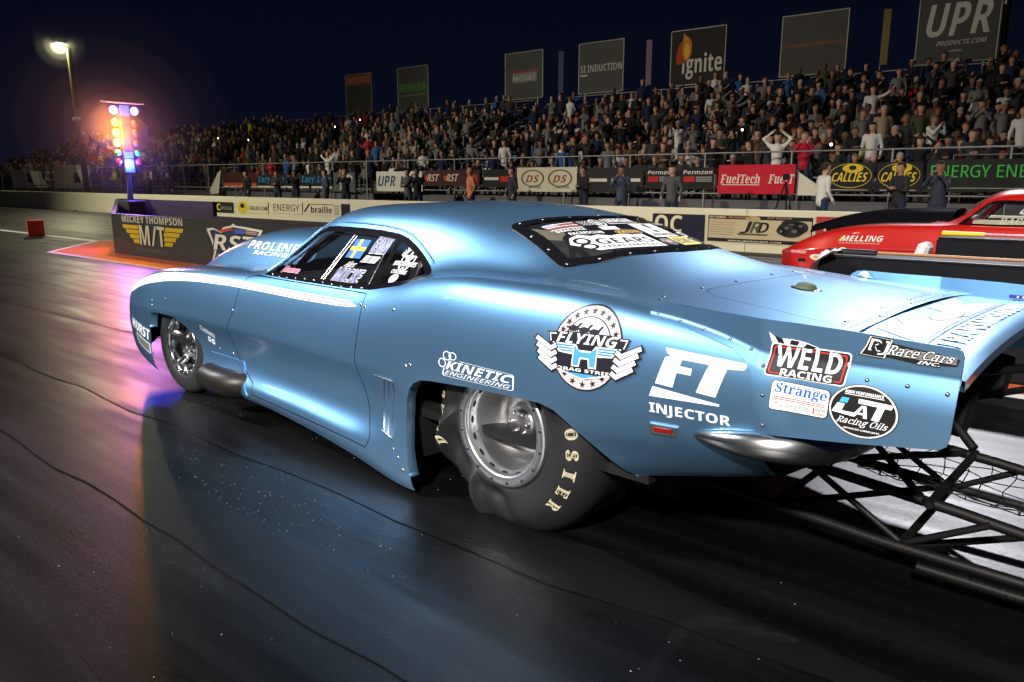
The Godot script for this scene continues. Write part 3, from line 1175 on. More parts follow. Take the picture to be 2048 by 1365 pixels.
func car_tail(car: Node3D) -> void:
	# spill plates
	var outline := v2([0.672, 0.966, 0.685, 0.985, 0.705, 0.998, 0.735, 1.003, 0.889, 0.998, 1.067, 0.996, 1.315, 0.992, 1.570, 0.981, 1.588, 0.976, 1.594, 0.962, 1.588, 0.752, 1.583, 0.734, 1.567, 0.722, 1.355, 0.690, 1.125, 0.662, 1.085, 0.658, 1.078, 0.78, 1.06, 0.84, 1.035, 0.872, 0.99, 0.897, 0.878, 0.922, 0.788, 0.940, 0.70, 0.953, 0.678, 0.957])
	var slanted := PackedVector2Array()
	for k in outline.size():
		var a := outline[k]
		var b := outline[(k + 1) % outline.size()]
		var m := maxi(1, int(a.distance_to(b) / 0.02))
		for e in m:
			var q := a.lerp(b, float(e) / m)
			slanted.append(Vector2(q.x, q.y - plate_fold(q.x)))
	var front := sheet(slanted, 0.008, func(p: Vector2) -> Array: return plate_pt(Vector2(p.x, p.y + plate_fold(p.x))))
	var g := Geo.new()
	g.add(front)
	var back := Geo.new()
	for k in front.v.size():
		back.v.append(front.v[k] - front.n[k] * 0.005)
		back.n.append(-front.n[k])
		back.c.append(Color.WHITE)
		back.uv.append(Vector2.ZERO)
	back.ix = front.ix.duplicate()
	g.add(back)
	for k in outline.size():
		var a := plate_pt(outline[k])
		var b := plate_pt(outline[(k + 1) % outline.size()])
		var mid: Vector3 = (a[0] + b[0]) * 0.5 - Vector3(1.3, 0.84, 0.99)
		g.quad(a[0], b[0], b[0] - b[1] * 0.005, a[0] - a[1] * 0.005, mid * Vector3(1, 1, 0))
	var plates := []
	for sg: int in [1, -1]:
		var o := put(g if sg == 1 else mirrored(g), "spill_plate", M.paint, car)
		o.transform = ROLL
		plates.append(o)
		var head := Geo.new()
		head.lathe([Vector2(0.0001, 0.0035), Vector2(0.004, 0.003), Vector2(0.006, 0.0)], Vector3.ZERO, Basis.IDENTITY, 10)
		var hm := head.mesh()
		for q: Vector2 in v2([1.377, 0.868, 1.476, 0.869, 1.569, 0.865, 1.094, 0.862, 1.104, 0.779, 1.108, 0.688, 1.046, 0.903, 0.972, 0.921, 0.878, 0.936, 0.788, 0.95, 0.70, 0.964]):
			var p := plate_pt(q)
			var rv := put_mesh(hm, "rivet", M.rivet, o)
			var nn: Vector3 = p[1] * Vector3(1, 1, sg)
			rv.transform = Transform3D(Basis(Quaternion(Vector3.UP, nn)), p[0] * Vector3(1, 1, sg) + nn * 0.0005)
		# angle strip fixing the plate to the deck
		var st := Geo.new()
		var ra := []
		var rb := []
		var rc := []
		for k in 15:
			var x := lerpf(0.72, 1.22, k / 14.0)
			var zi := lerpf(0.86, 0.735, k / 14.0) - 0.03 * sin(PI * k / 14.0)
			var a := top_pt(x, zi * sg, 0.004)
			var b := top_pt(x, (zi + 0.075) * sg, 0.004)
			ra.append(a[0])
			rb.append(b[0])
			rc.append(b[0] + Vector3(0, 0.05, 0.06 * sg))
		st.patch([ra, rb])
		put(st, "deck_flange", M.paint, o)
	# the deck behind the lid, running out between the plates
	var sp := Geo.new()
	var rows := []
	var under := []
	for i in 21:
		var row := []
		var lo := []
		var f := i / 20.0
		for k in 41:
			var z := lerpf(-0.962, 0.962, k / 40.0)
			var az := absf(z)
			var xf := lerpf(1.252, 1.10, smoothstep(0.62, 0.95, az))
			var x := lerpf(xf, 1.60, f)
			var y0: float = 0.968 - 0.052 * pow(az / 0.96, 3)
			row.append(Vector3(x, y0 + 0.004 * f - 0.008 * sin(f * PI) - 0.02 * pow(f, 10), z))
			lo.append(row[k] - Vector3(0.0, 0.028, 0))
		rows.append(row)
		under.append(lo)
	sp.patch(rows, true)
	var spo := put(sp, "rear_spoiler", M.paint, car)
	spo.transform = ROLL
	var ug := Geo.new()
	ug.patch(under)
	var e0 := []
	var e1 := []
	for k in 41:
		e0.append(rows[20][k])
		e1.append(under[20][k])
	ug.patch([e0, e1])
	put(ug, "spoiler_underside", M.paint, spo)
	# tail panel
	var tp_ := Geo.new()
	var sec := section(1.07)
	var r0 := []
	var r1 := []
	for j in NT:
		r0.append(Vector3(1.07, sec[j].y - 0.012, sec[j].z - 0.012))
		r1.append(Vector3(1.09, minf(sec[j].y, 0.62), 0.0))
	tp_.patch([r0, r1])
	put(both(tp_), "tail_panel", M.matt_black, car).transform = ROLL
	# bumper blades
	for sg: float in [1.0, -1.0]:
		var bg := Geo.new()
		var path := [Vector3(0.868, 0.602, 0.965), Vector3(0.93, 0.610, 0.985), Vector3(1.02, 0.617, 0.992), Vector3(1.11, 0.620, 0.975), Vector3(1.19, 0.622, 0.93), Vector3(1.245, 0.624, 0.86), Vector3(1.28, 0.626, 0.76), Vector3(1.29, 0.627, 0.6)]
		var cu := Curve3D.new()
		for k in path.size():
			var tn: Vector3 = (path[mini(k + 1, path.size() - 1)] - path[maxi(k - 1, 0)]) * 0.17
			cu.add_point(path[k], -tn, tn)
		var rws := []
		for i in 41:
			var f := i / 40.0
			var p := cu.sample_baked(f * cu.get_baked_length(), true)
			var p2 := cu.sample_baked(minf(f + 0.01, 1.0) * cu.get_baked_length(), true)
			var p1 := cu.sample_baked(maxf(f - 0.01, 0.0) * cu.get_baked_length(), true)
			var dd := (p2 - p1).normalized()
			var outw := Vector3(-dd.z, 0, dd.x).normalized() * -1.0
			if outw.dot(Vector3(0.4, 0, 1)) < 0:
				outw = -outw
			var h := 0.052 * pow(sin(clampf(f * 1.55, 0.0, 1.0) * PI / 2), 0.62) + 0.001
			var row := []
			for k in 17:
				var a := TAU * k / 16
				row.append((p + outw * cos(a) * h * 0.85 + Vector3.UP * sin(a) * h) * Vector3(1, 1, sg))
			rws.append(row)
		bg.patch(rws, sg > 0)
		put(bg, "bumper", M.satin_chrome, car).transform = ROLL


func quad_plate(g: Geo, tl: Vector2, tr: Vector2, br: Vector2, bl: Vector2, lift: float) -> void:
	var f := on_side(tl, tr, br, bl)
	var rows := []
	for j in 9:
		var row := []
		for i in 13:
			row.append(f.call(Vector2(i / 12.0, 1.0 - j / 8.0), lift)[0])
		rows.append(row)
	g.patch(rows, true)
	var edge := []
	for i in 13:
		edge.append(rows[0][i])
	for j in range(1, 9):
		edge.append(rows[j][12])
	for i in range(11, -1, -1):
		edge.append(rows[8][i])
	for j in range(7, -1, -1):
		edge.append(rows[j][0])
	for k in edge.size() - 1:
		g.quad(edge[k], edge[k + 1], edge[k + 1] - Vector3(0, 0, lift + 0.002), edge[k] - Vector3(0, 0, lift + 0.002))


func car_trim(car: Node3D, body: Node3D) -> void:
	# louvre trim ahead of the rear wheel
	var lv := Geo.new()
	for q in [[-0.752, 0.515, -0.602, 0.512, 0.006], [-0.709, 0.264, -0.612, 0.246, 0.006]]:
		var pts := []
		for k in 7:
			pts.append(side_pt(lerpf(q[0], q[2], k / 6.0), lerpf(q[1], q[3], k / 6.0), 0.003)[0])
		lv.tube(pts, 0.002, 0.0055, 6)
	for k in 3:
		var pts := []
		for e in 11:
			var f := e / 10.0
			pts.append(side_pt(lerpf(-0.672 + 0.034 * k, -0.678 + 0.03 * k, f) - 0.035 * sin(f * PI) * (1.0 - 0.25 * k), lerpf(0.512, 0.258 - 0.005 * k, f), 0.003)[0])
		lv.tube(pts, 0.0034, 0.0034, 6)
	put(lv, "louvre_trim", M.alloy, body)
	# side marker
	var mk := Geo.new()
	quad_plate(mk, Vector2(0.727, 0.613), Vector2(0.828, 0.618), Vector2(0.822, 0.585), Vector2(0.727, 0.581), 0.008)
	var mo := put(mk, "side_marker", M.alloy, body)
	var ml := Geo.new()
	quad_plate(ml, Vector2(0.745, 0.606), Vector2(0.81, 0.610), Vector2(0.808, 0.595), Vector2(0.745, 0.591), 0.011)
	put(ml, "lens", M.red_lens, mo)
	# exhaust panel and pipe
	var hp := Geo.new()
	quad_plate(hp, Vector2(-2.40, 0.372), Vector2(-2.02, 0.368), Vector2(-1.90, 0.20), Vector2(-2.36, 0.17), 0.005)
	put(hp, "exhaust_panel", M.paint, body)
	var ex := Geo.new()
	var ep := [Vector3(-1.98, 0.23, 0.80), Vector3(-2.0, 0.235, 0.90), Vector3(-2.06, 0.24, 0.965), Vector3(-2.15, 0.25, 1.0), Vector3(-2.26, 0.262, 1.005)]
	ex.tube(ep, 0.085, 0.078, 24, false)
	ex.tube(ep, 0.080, 0.073, 24, false)
	put(ex, "exhaust_pipe", M.burnt, car).transform = ROLL
	# front splitter and lamp recess
	# quarter-turn fasteners
	var dz := Geo.new()
	dz.lathe([Vector2(0.0001, 0.0025), Vector2(0.005, 0.0025), Vector2(0.0078, 0.0015), Vector2(0.009, 0.0)], Vector3.ZERO, Basis.IDENTITY, 12)
	var dm := dz.mesh()
	for q: Vector2 in v2([-0.625, 0.829, -0.862, 0.815, -0.90, 0.822, -2.047, 0.665, -3.159, 0.607, -2.939, 0.639, -2.30, 0.40, -2.14, 0.395, -2.1, 0.335, -3.15, 0.575, -0.50, 0.60, -0.47, 0.61, -0.53, 0.12, -0.56, 0.17, -0.60, 0.20, -3.17, 0.25, -3.175, 0.19]):
		var p := side_pt(q.x, q.y, 0.0004)
		var o := put_mesh(dm, "fastener", M.alloy, body)
		o.transform = Transform3D(Basis(Quaternion(Vector3.UP, p[1])), p[0])
	for q: Vector2 in v2([0.60, 0.74, 0.63, 0.52, 0.66, 0.30, 0.66, -0.02, 0.64, -0.3, 0.60, -0.55, 1.19, 0.62, 1.20, 0.3, 1.20, 0.0, 1.2, -0.35, 1.19, -0.62, 0.62, 0.79, 1.285, 0.45, 1.29, 0.1, 1.285, -0.3]):
		var p := top_pt(minf(q.x, 1.24), q.y, 0.0006)
		var o := put_mesh(dm, "fastener", M.alloy, body)
		o.transform = Transform3D(Basis(Quaternion(Vector3.UP, p[1])), p[0])
	# parachute release cap on the deck lid
	var pc := Geo.new()
	var c0 := top_pt(0.885, 0.18)
	pc.lathe([Vector2(0.0001, 0.024), Vector2(0.02, 0.023), Vector2(0.036, 0.016), Vector2(0.043, 0.0)], c0[0], Basis(Quaternion(Vector3.UP, c0[1])).scaled(Vector3(1, 1, 0.8)), 20)
	put(pc, "parachute_cap", M.olive, car).transform = ROLL
	var pr := Geo.new()
	pr.lathe([Vector2(0.04, 0.003), Vector2(0.058, 0.0025), Vector2(0.06, 0.0)], c0[0], Basis(Quaternion(Vector3.UP, c0[1])).scaled(Vector3(1, 1, 0.8)), 20)
	put(pr, "cap_ring", M.alloy, car).transform = ROLL
	# bolts round the rear window
	var bolt := Geo.new()
	bolt.lathe([Vector2(0.0001, 0.003), Vector2(0.0045, 0.0025), Vector2(0.006, 0.0)], Vector3.ZERO, Basis.IDENTITY, 8)
	var bm := bolt.mesh()
	for q: Vector2 in v2([-0.30, 0.49, -0.24, 0.40, -0.185, 0.28, -0.14, 0.13, -0.115, 0.0, -0.14, -0.13, -0.185, -0.28, -0.24, -0.40, -0.30, -0.49, -0.18, 0.548, -0.06, 0.572, 0.055, 0.592, 0.15, 0.50, 0.22, 0.38, 0.268, 0.27, 0.3, 0.14, 0.313, 0.0, 0.3, -0.14, 0.268, -0.27, 0.22, -0.38, 0.15, -0.5, 0.055, -0.592, -0.06, -0.572]):
		var p := top_pt(q.x, q.y, 0.003)
		var o := put_mesh(bm, "window_bolt", M.alloy, car)
		o.transform = ROLL * Transform3D(Basis(Quaternion(Vector3.UP, p[1])), p[0])
	for k in 11:
		var x := lerpf(-1.78, -0.96, k / 10.0)
		var p := high_pt(x, 0.889 - 0.004 * sin(k))
		var o := put_mesh(bm, "window_bolt", M.alloy, car)
		o.transform = ROLL * Transform3D(Basis(Quaternion(Vector3.UP, p[1])), p[0] - p[1] * 0.004)


func car_stickers(car: Node3D, body: Node3D, rear_pane: Node3D) -> void:
	# white flank stripe with two pinstripes
	var top := v2([-3.955, 0.60, -3.85, 0.63, -3.70, 0.665, -3.50, 0.718, -3.311, 0.757, -3.14, 0.785, -2.973, 0.803, -2.75, 0.818, -2.517, 0.830, -2.137, 0.834, -1.757, 0.831, -1.41, 0.828, -1.10, 0.826, -0.98, 0.822, -0.925, 0.809])
	var bot := v2([-3.955, 0.53, -3.85, 0.565, -3.70, 0.605, -3.50, 0.662, -3.311, 0.70, -3.14, 0.727, -2.973, 0.749, -2.75, 0.770, -2.517, 0.785, -2.137, 0.795, -1.757, 0.795, -1.41, 0.791, -1.10, 0.795, -0.98, 0.799, -0.925, 0.808])
	var d := Dec.new(self)
	for k in top.size() - 1:
		d.add3(top[k], top[k + 1], bot[k + 1], WHITE)
		d.add3(top[k], bot[k + 1], bot[k], WHITE)
	d.layer = 1
	for e: float in [0.2, 0.8]:
		var ln := []
		for k in range(4, top.size() - 1):
			ln.append(bot[k].lerp(top[k], e))
		d.line(ln, 0.0036, Color(0.02, 0.05, 0.10))
	sticker(body, d, func(p: Vector2, lift: float) -> Array: return side_pt(p.x, p.y, lift + 0.0006), 0.04, "stripe")
	# script and badge behind the front wheel
	d = Dec.new(self)
	d.txt("Camaro", 0, 0.56, 1, 1.0, WHITE, 0.05, "serif")
	d.next()
	d.txt("SS", 0.38, 0, 0.92, 0.38, WHITE, 0.02)
	sticker(body, d, on_side(Vector2(-2.465, 0.535), Vector2(-2.315, 0.50), Vector2(-2.335, 0.415), Vector2(-2.48, 0.45)))
	# bumper lettering at the nose
	d = Dec.new(self)
	d.txt("HURST", 0, 0.0, 1, 1, WHITE, 0.03)
	sticker(body, d, on_side(Vector2(-3.60, 0.44), Vector2(-3.215, 0.40), Vector2(-3.215, 0.325), Vector2(-3.60, 0.375)))
	d = Dec.new(self)
	d.rect(0, 0, 1, 1, Color(0.6, 0.62, 0.62))
	d.layer = 1
	d.rect(0.05, 0.1, 0.95, 0.9, Color(0.12, 0.12, 0.11))
	sticker(body, d, on_side(Vector2(-3.52, 0.345), Vector2(-3.215, 0.305), Vector2(-3.215, 0.235), Vector2(-3.50, 0.275)))
	# KINETIC ENGINEERING
	d = Dec.new(self)
	var ko := [Vector2(0.05, 0.0), Vector2(0.97, 0.0), Vector2(1.0, 0.07), Vector2(0.985, 0.78), Vector2(0.96, 0.86), Vector2(0.27, 0.88)]
	d.line(ko, 0.016, WHITE)
	d.line([Vector2(0.05, 0.0), Vector2(0.03, 0.07), Vector2(0.05, 0.38)], 0.016, WHITE)
	for a in [[0.02, 0.62, 0.055, 0.30, 0.6], [0.09, 1.02, 0.06, 0.30, 0.0], [0.17, 1.05, 0.055, 0.26, -0.6]]:
		d.ring(a[0], a[1], a[2], a[3] * 0.75, 0.2, WHITE)
	d.layer = 1
	d.txt("KINETIC", 0.10, 0.36, 0.965, 0.80, WHITE, 0.05)
	d.txt("ENGINEERING", 0.08, 0.08, 0.955, 0.29, WHITE, 0.04, "sans")
	sticker(body, d, on_side(Vector2(-0.262, 0.69), Vector2(0.155, 0.685), Vector2(0.145, 0.614), Vector2(-0.262, 0.606)))
	flying_h(body)
	# FT INJECTOR
	d = Dec.new(self)
	d.poly(v2([0.12, 1.0, 1.0, 0.955, 0.965, 0.865, 0.83, 0.842, 0.80, 0.85, 0.70, 0.42, 0.49, 0.445, 0.61, 0.86, 0.32, 0.87, 0.30, 0.775, 0.435, 0.765, 0.425, 0.67, 0.27, 0.675, 0.23, 0.455, 0.03, 0.475, 0.13, 0.865, 0.19, 0.90, 0.15, 0.93]), WHITE)
	d.poly(v2([0.0, 0.425, 0.74, 0.33, 0.745, 0.30, -0.045, 0.275]), WHITE)
	d.next()
	d.txt("INJECTOR", -0.045, 0.0, 0.86, 0.18, WHITE)
	sticker(body, d, on_side(Vector2(0.73, 0.868), Vector2(1.05, 0.868), Vector2(1.05, 0.655), Vector2(0.745, 0.645)))
	# spill plate stickers
	var plate: Node3D = car.get_node("spill_plate")
	var red := Color(0.62, 0.03, 0.02)
	d = Dec.new(self)
	d.round_rect(0, 0, 1, 1, 0.05, 0.1, WHITE)
	d.layer = 1
	d.round_rect(0.015, 0.035, 0.985, 0.965, 0.045, 0.09, Color(0.02, 0.02, 0.025))
	d.layer = 2
	d.round_rect(0.045, 0.09, 0.955, 0.91, 0.03, 0.06, red)
	d.layer = 3
	d.round_rect(0.06, 0.125, 0.94, 0.875, 0.03, 0.06, Color(0.02, 0.02, 0.025))
	d.rect(0.2, 0.03, 0.86, 0.2, Color(0.02, 0.02, 0.025))
	d.layer = 4
	d.txt("WELD", 0.09, 0.30, 0.91, 0.95, WHITE)
	d.txt("RACING", 0.20, 0.05, 0.84, 0.25, WHITE)
	sticker(plate, d, on_plate(Vector2(1.108, 0.932), Vector2(1.331, 0.932), Vector2(1.323, 0.840), Vector2(1.100, 0.838)), 0.008)
	d = Dec.new(self)
	d.poly(v2([-0.05, 1.1, 0.1, 0.6, 0.45, 0.72, 0.72, 0.62, 1.0, 0.30, 0.85, -0.05, 0.0, 0.1]), WHITE)
	d.layer = 1
	d.poly(v2([0.06, 0.85, 0.24, 0.62, 0.27, 0.2, 0.13, 0.25]), BLACK)
	d.poly(v2([0.42, 0.66, 0.60, 0.62, 0.55, 0.2, 0.38, 0.22]), BLACK)
	d.poly(v2([0.76, 0.52, 0.96, 0.30, 0.84, 0.02, 0.68, 0.14]), BLACK)
	sticker(plate, d, on_plate(Vector2(1.105, 0.958), Vector2(1.24, 0.955), Vector2(1.24, 0.925), Vector2(1.11, 0.926)), 0.008)
	d = Dec.new(self)
	d.round_rect(0, 0, 1, 1, 0.06, 0.13, BLACK)
	d.layer = 1
	d.round_rect(0.012, 0.025, 0.988, 0.975, 0.055, 0.12, WHITE)
	d.layer = 2
	var blue := Color(0.01, 0.08, 0.55)
	d.txt("Strange", 0.07, 0.50, 0.95, 0.94, blue, 0.02, "serifbold", 0.0)
	d.rect(0.30, 0.885, 0.95, 0.905, blue)
	d.rect(0.06, 0.445, 0.94, 0.475, red)
	d.rect(0.06, 0.375, 0.94, 0.405, red)
	d.txt("Official Axles & Brakes /", 0.05, 0.12, 0.74, 0.32, BLACK, 0.02, "sans")
	d.txt("WINTER", 0.79, 0.20, 0.96, 0.30, BLACK, 0.0)
	d.txt("SERIES", 0.79, 0.07, 0.96, 0.17, red, 0.0)
	d.rect(0.755, 0.10, 0.78, 0.32, red)
	sticker(plate, d, on_plate(Vector2(1.128, 0.830), Vector2(1.291, 0.824), Vector2(1.287, 0.744), Vector2(1.122, 0.742)), 0.008)
	d = Dec.new(self)
	d.ell(0.5, 0.5, 0.5, 0.5, BLACK)
	d.layer = 1
	d.ring(0.5, 0.5, 0.488, 0.488, 0.055, Color(0.62, 0.6, 0.55))
	d.layer = 2
	d.txt("HIGH PERFORMANCE", 0.23, 0.81, 0.77, 0.865, WHITE, 0.01)
	d.rect(0.22, 0.785, 0.78, 0.795, WHITE)
	d.poly(v2([0.155, 0.62, 0.27, 0.62, 0.30, 0.72, 0.19, 0.72]), Color(0.05, 0.35, 0.7))
	d.poly(v2([0.13, 0.60, 0.24, 0.60, 0.20, 0.46, 0.40, 0.46, 0.385, 0.385, 0.055, 0.42]), WHITE)
	d.txt("A", 0.37, 0.385, 0.60, 0.62, WHITE, 0.06)
	d.poly(v2([0.43, 0.735, 0.92, 0.715, 0.89, 0.63, 0.80, 0.635, 0.735, 0.37, 0.63, 0.38, 0.70, 0.64, 0.43, 0.65]), WHITE)
	d.txt("Racing Oils", 0.15, 0.20, 0.86, 0.36, WHITE, 0.07, "serif")
	d.txt("ADVANCED LUBRICANTS", 0.24, 0.135, 0.76, 0.165, WHITE)
	sticker(plate, d, on_plate(Vector2(1.288, 0.855), Vector2(1.468, 0.855), Vector2(1.468, 0.711), Vector2(1.288, 0.711)), 0.008)
	d = Dec.new(self)
	d.poly(v2([0.09, 1.0, 0.335, 1.0, 0.33, 0.8, 0.97, 0.62, 1.0, 0.5, 0.985, 0.12, 0.62, -0.02, 0.29, 0.12, 0.25, 0.0, 0.0, 0.06, 0.06, 0.5]), BLACK)
	d.layer = 1
	d.line([Vector2(0.10, 0.95), Vector2(0.325, 0.95), Vector2(0.27, 0.06), Vector2(0.02, 0.10), Vector2(0.07, 0.5), Vector2(0.10, 0.95)], 0.012, WHITE)
	d.txt("RJ", 0.10, 0.18, 0.29, 0.86, WHITE, 0.03)
	for k in 6:
		d.rect(0.30, 0.24 + 0.075 * k, 0.975, 0.262 + 0.075 * k, Color(0.5, 0.5, 0.5))
	d.layer = 2
	d.txt("RJ", 0.125, 0.26, 0.27, 0.78, BLACK, 0.03)
	d.outlined("Race Cars", 0.31, 0.26, 0.95, 0.74, WHITE, BLACK, 0.008, 0.03, 0.05, "serif")
	d.layer = 4
	d.outlined("INC.", 0.62, 0.02, 0.84, 0.2, WHITE, BLACK, 0.008, 0.03, 0.03)
	sticker(plate, d, on_plate(Vector2(1.350, 0.990), Vector2(1.587, 0.974), Vector2(1.583, 0.930), Vector2(1.346, 0.928)), 0.008)
	# flag print inside the far plate
	var far: Node3D = car.get_node("spill_plate2") if car.has_node("spill_plate2") else plate
	for o in car.get_children():
		if o.name.begins_with("spill_plate") and o != plate:
			far = o
	d = Dec.new(self)
	for k in 6:
		d.rect(0.0 + 0.07 * k, 0.86 - 0.14 * k, 1.0, 0.97 - 0.14 * k, Color(0.02, 0.03, 0.22), 0.0)
	d.layer = 1
	for k in 6:
		for e in 9:
			d.ell(0.16 + 0.07 * k + 0.1 * e, 0.915 - 0.14 * k, 0.018, 0.03, WHITE)
	put(d.lay(func(p: Vector2, lift: float) -> Array:
		var r := plate_pt(Vector2(lerpf(1.36, 1.57, p.x), lerpf(0.80, 0.945, p.y)))
		var q: Vector3 = r[0] - r[1] * (0.0055 + lift)
		return [q * Vector3(1, 1, -1), -r[1] * Vector3(1, 1, -1)], 0.05), "sticker", M.vinyl, far, true)
	# print on the spoiler
	var spo: Node3D = car.get_node("rear_spoiler")
	d = Dec.new(self)
	var pale := Color(0.62, 0.64, 0.65)
	for e in [[0.02, 0.50], [0.52, 1.0]]:
		d.poly(v2([e[0], 0.42, e[0] + 0.10, 0.98, e[0] + 0.22, 0.94, e[0] + 0.20, 0.80, e[0] + 0.28, 0.98, e[1] - 0.02, 0.98, e[1] - 0.10, 0.80, e[0] + 0.26, 0.72, e[1] - 0.08, 0.66, e[1] - 0.03, 0.42]), pale)
	d.layer = 1
	d.ell(0.5, 0.62, 0.15, 0.15, BLACK)
	d.layer = 2
	d.ell(0.5, 0.62, 0.135, 0.125, pale)
	d.rect(0.0, 0.36, 1.0, 0.375, BLACK)
	d.txt("TRANSMISSIONS", 0.0, 0.06, 1.0, 0.32, pale, 0.02)
	put(d.lay(func(p: Vector2, lift: float) -> Array:
		var z := lerpf(0.74, -0.35, p.x)
		var x := lerpf(1.55, 1.27, p.y)
		var az := absf(z)
		var xf := lerpf(1.252, 1.10, smoothstep(0.62, 0.95, az))
		var ff := (x - xf) / (1.60 - xf)
		return [Vector3(x, 0.968 - 0.052 * pow(az / 0.96, 3) + 0.004 * ff - 0.008 * sin(ff * PI) + 0.001 + lift, z), Vector3.UP], 0.05), "sticker", M.vinyl, spo, true)
	# script on the deck lid
	d = Dec.new(self)
	d.txt("Camaro", 0, 0, 1, 1, Color(0.1, 0.11, 0.12), 0.1, "serif")
	sticker(car.get_node("deck_lid"), d, func(p: Vector2, lift: float) -> Array: return top_pt(lerpf(1.17, 1.21, 1 - p.y), lerpf(-0.02, -0.28, p.x), lift), 0.05)
	window_stickers(car, rear_pane)


func flying_h(body: Node3D) -> void:
	# drawn on a unit square, tilted like the decal
	var d := Dec.new(self)
	var ink := Color(0.012, 0.014, 0.02)
	var mauve := Color(0.50, 0.43, 0.44)
	var sky := Color(0.06, 0.27, 0.72)
	d.ell(0.5, 0.5, 0.445, 0.5, ink)
	d.layer = 1
	d.ell(0.5, 0.5, 0.425, 0.48, mauve)
	d.layer = 2
	d.ell(0.5, 0.5, 0.315, 0.365, ink)
	for k in 11:
		var a := PI * (0.06 + 0.88 * k / 10.0)
		d.star(0.5 + 0.37 * cos(a), 0.5 + 0.422 * sin(a), 0.042, 0.047, ink, a - PI / 2)
	for k in 7:
		var a := -PI * (0.16 + 0.68 * k / 6.0)
		d.star(0.5 + 0.37 * cos(a), 0.5 + 0.422 * sin(a), 0.042, 0.047, ink, a + PI / 2)
	d.layer = 3
	d.ell(0.5, 0.5, 0.300, 0.35, WHITE)
	# galloping herd
	d.layer = 4
	for k in 3:
		var ox := 0.30 + 0.135 * k
		var oy := 0.715 - 0.012 * k
		d.ell(ox, oy, 0.062, 0.036, ink)
		d.poly(v2([ox + 0.03, oy + 0.01, ox + 0.075, oy + 0.075, ox + 0.105, oy + 0.06, ox + 0.085, oy + 0.04, ox + 0.06, oy - 0.01]), ink)
		d.poly(v2([ox - 0.05, oy + 0.02, ox - 0.10, oy + 0.015, ox - 0.085, oy - 0.005, ox - 0.05, oy + 0.0]), ink)
		for e: float in [-0.05, -0.03, 0.035, 0.055]:
			d.line([Vector2(ox + e, oy - 0.02), Vector2(ox + e * 1.3, oy - 0.06), Vector2(ox + e * 1.15 - 0.012, oy - 0.085)], 0.012, ink)
	for k in 16:
		d.poly(v2([0.22 + 0.036 * k, 0.60, 0.232 + 0.036 * k, 0.66 + 0.015 * sin(k * 2.3), 0.25 + 0.036 * k, 0.60]), ink)
	# shield
	d.layer = 5
	d.poly(v2([-0.02, 0.655, 0.10, 0.66, 0.20, 0.655, 0.205, 0.675, 0.80, 0.675, 0.805, 0.655, 1.02, 0.655, 0.98, 0.52, 0.90, 0.27, 0.80, 0.235, 0.5, 0.165, 0.2, 0.235, 0.10, 0.27, 0.02, 0.52]), ink)
	d.layer = 6
	d.line([Vector2(0.09, 0.635), Vector2(0.01, 0.635), Vector2(0.035, 0.55)], 0.013, WHITE)
	d.line([Vector2(0.91, 0.635), Vector2(0.99, 0.635), Vector2(0.965, 0.55)], 0.013, WHITE)
	d.txt("FLYING", 0.13, 0.545, 0.87, 0.66, WHITE, 0.04)
	d.poly(v2([0.06, 0.535, 0.375, 0.535, 0.415, 0.475, 0.585, 0.475, 0.625, 0.535, 0.94, 0.535, 0.84, 0.43, 0.655, 0.415, 0.66, 0.28, 0.56, 0.28, 0.545, 0.375, 0.455, 0.375, 0.44, 0.28, 0.34, 0.28, 0.345, 0.415, 0.16, 0.43]), WHITE)
	d.layer = 7
	d.poly(v2([0.355, 0.52, 0.44, 0.455, 0.56, 0.455, 0.645, 0.52, 0.64, 0.295, 0.575, 0.295, 0.56, 0.392, 0.44, 0.392, 0.425, 0.295, 0.36, 0.295]), sky)
	for sg: float in [-1.0, 1.0]:
		for k in 3:
			var y0 := 0.502 - 0.03 * k
			d.poly(v2([0.5 + sg * 0.16, y0 + 0.020, 0.5 + sg * (0.40 - 0.03 * k), y0 + 0.020, 0.5 + sg * (0.375 - 0.03 * k), y0, 0.5 + sg * 0.16, y0]), Color(0.03, 0.22, 0.5))
	d.txt("DRAG STRIP", 0.16, 0.225, 0.84, 0.262, WHITE, 0.0)
	d.poly(v2([0.25, 0.205, 0.5, 0.155, 0.75, 0.205]), sky)
	d.line([Vector2(0.12, 0.235), Vector2(0.5, 0.145), Vector2(0.88, 0.235)], 0.012, WHITE)
	# exhaust-pipe wings
	for sg: float in [-1.0, 1.0]:
		for k in 4:
			var y := 0.49 - 0.078 * k
			var x0 := 0.5 + sg * (0.40 - 0.012 * k)
			var x1 := 0.5 + sg * (0.66 - 0.022 * k)
			d.layer = 8
			d.line([Vector2(x0, y), Vector2(x0 + sg * 0.05, y - 0.035), Vector2(x1, y + 0.075)], 0.080, ink)
			d.layer = 9
			d.line([Vector2(x0, y), Vector2(x0 + sg * 0.05, y - 0.03), Vector2(x1 - sg * 0.01, y + 0.072)], 0.050, WHITE)
	var c := Vector2(0.468, 0.822)
	var map := func(p: Vector2, lift: float) -> Array:
		var q := (p - Vector2(0.5, 0.5))
		var x := c.x + q.x * 0.325 + 0.03 * q.y * 0.3
		var y := c.y + q.y * 0.298 + q.x * 0.012
		return side_pt(x, y, lift)
	sticker(body, d, map, 0.02)


func on_window(x0: float, y0: float, x1: float, y1: float, lean := 0.0) -> Callable:
	return func(p: Vector2, lift: float) -> Array:
		var r := high_pt(lerpf(x0, x1, p.x) + lean * (p.y - 0.5), lerpf(y0, y1, p.y))
		return [r[0] + r[1] * (lift - 0.008), r[1]]


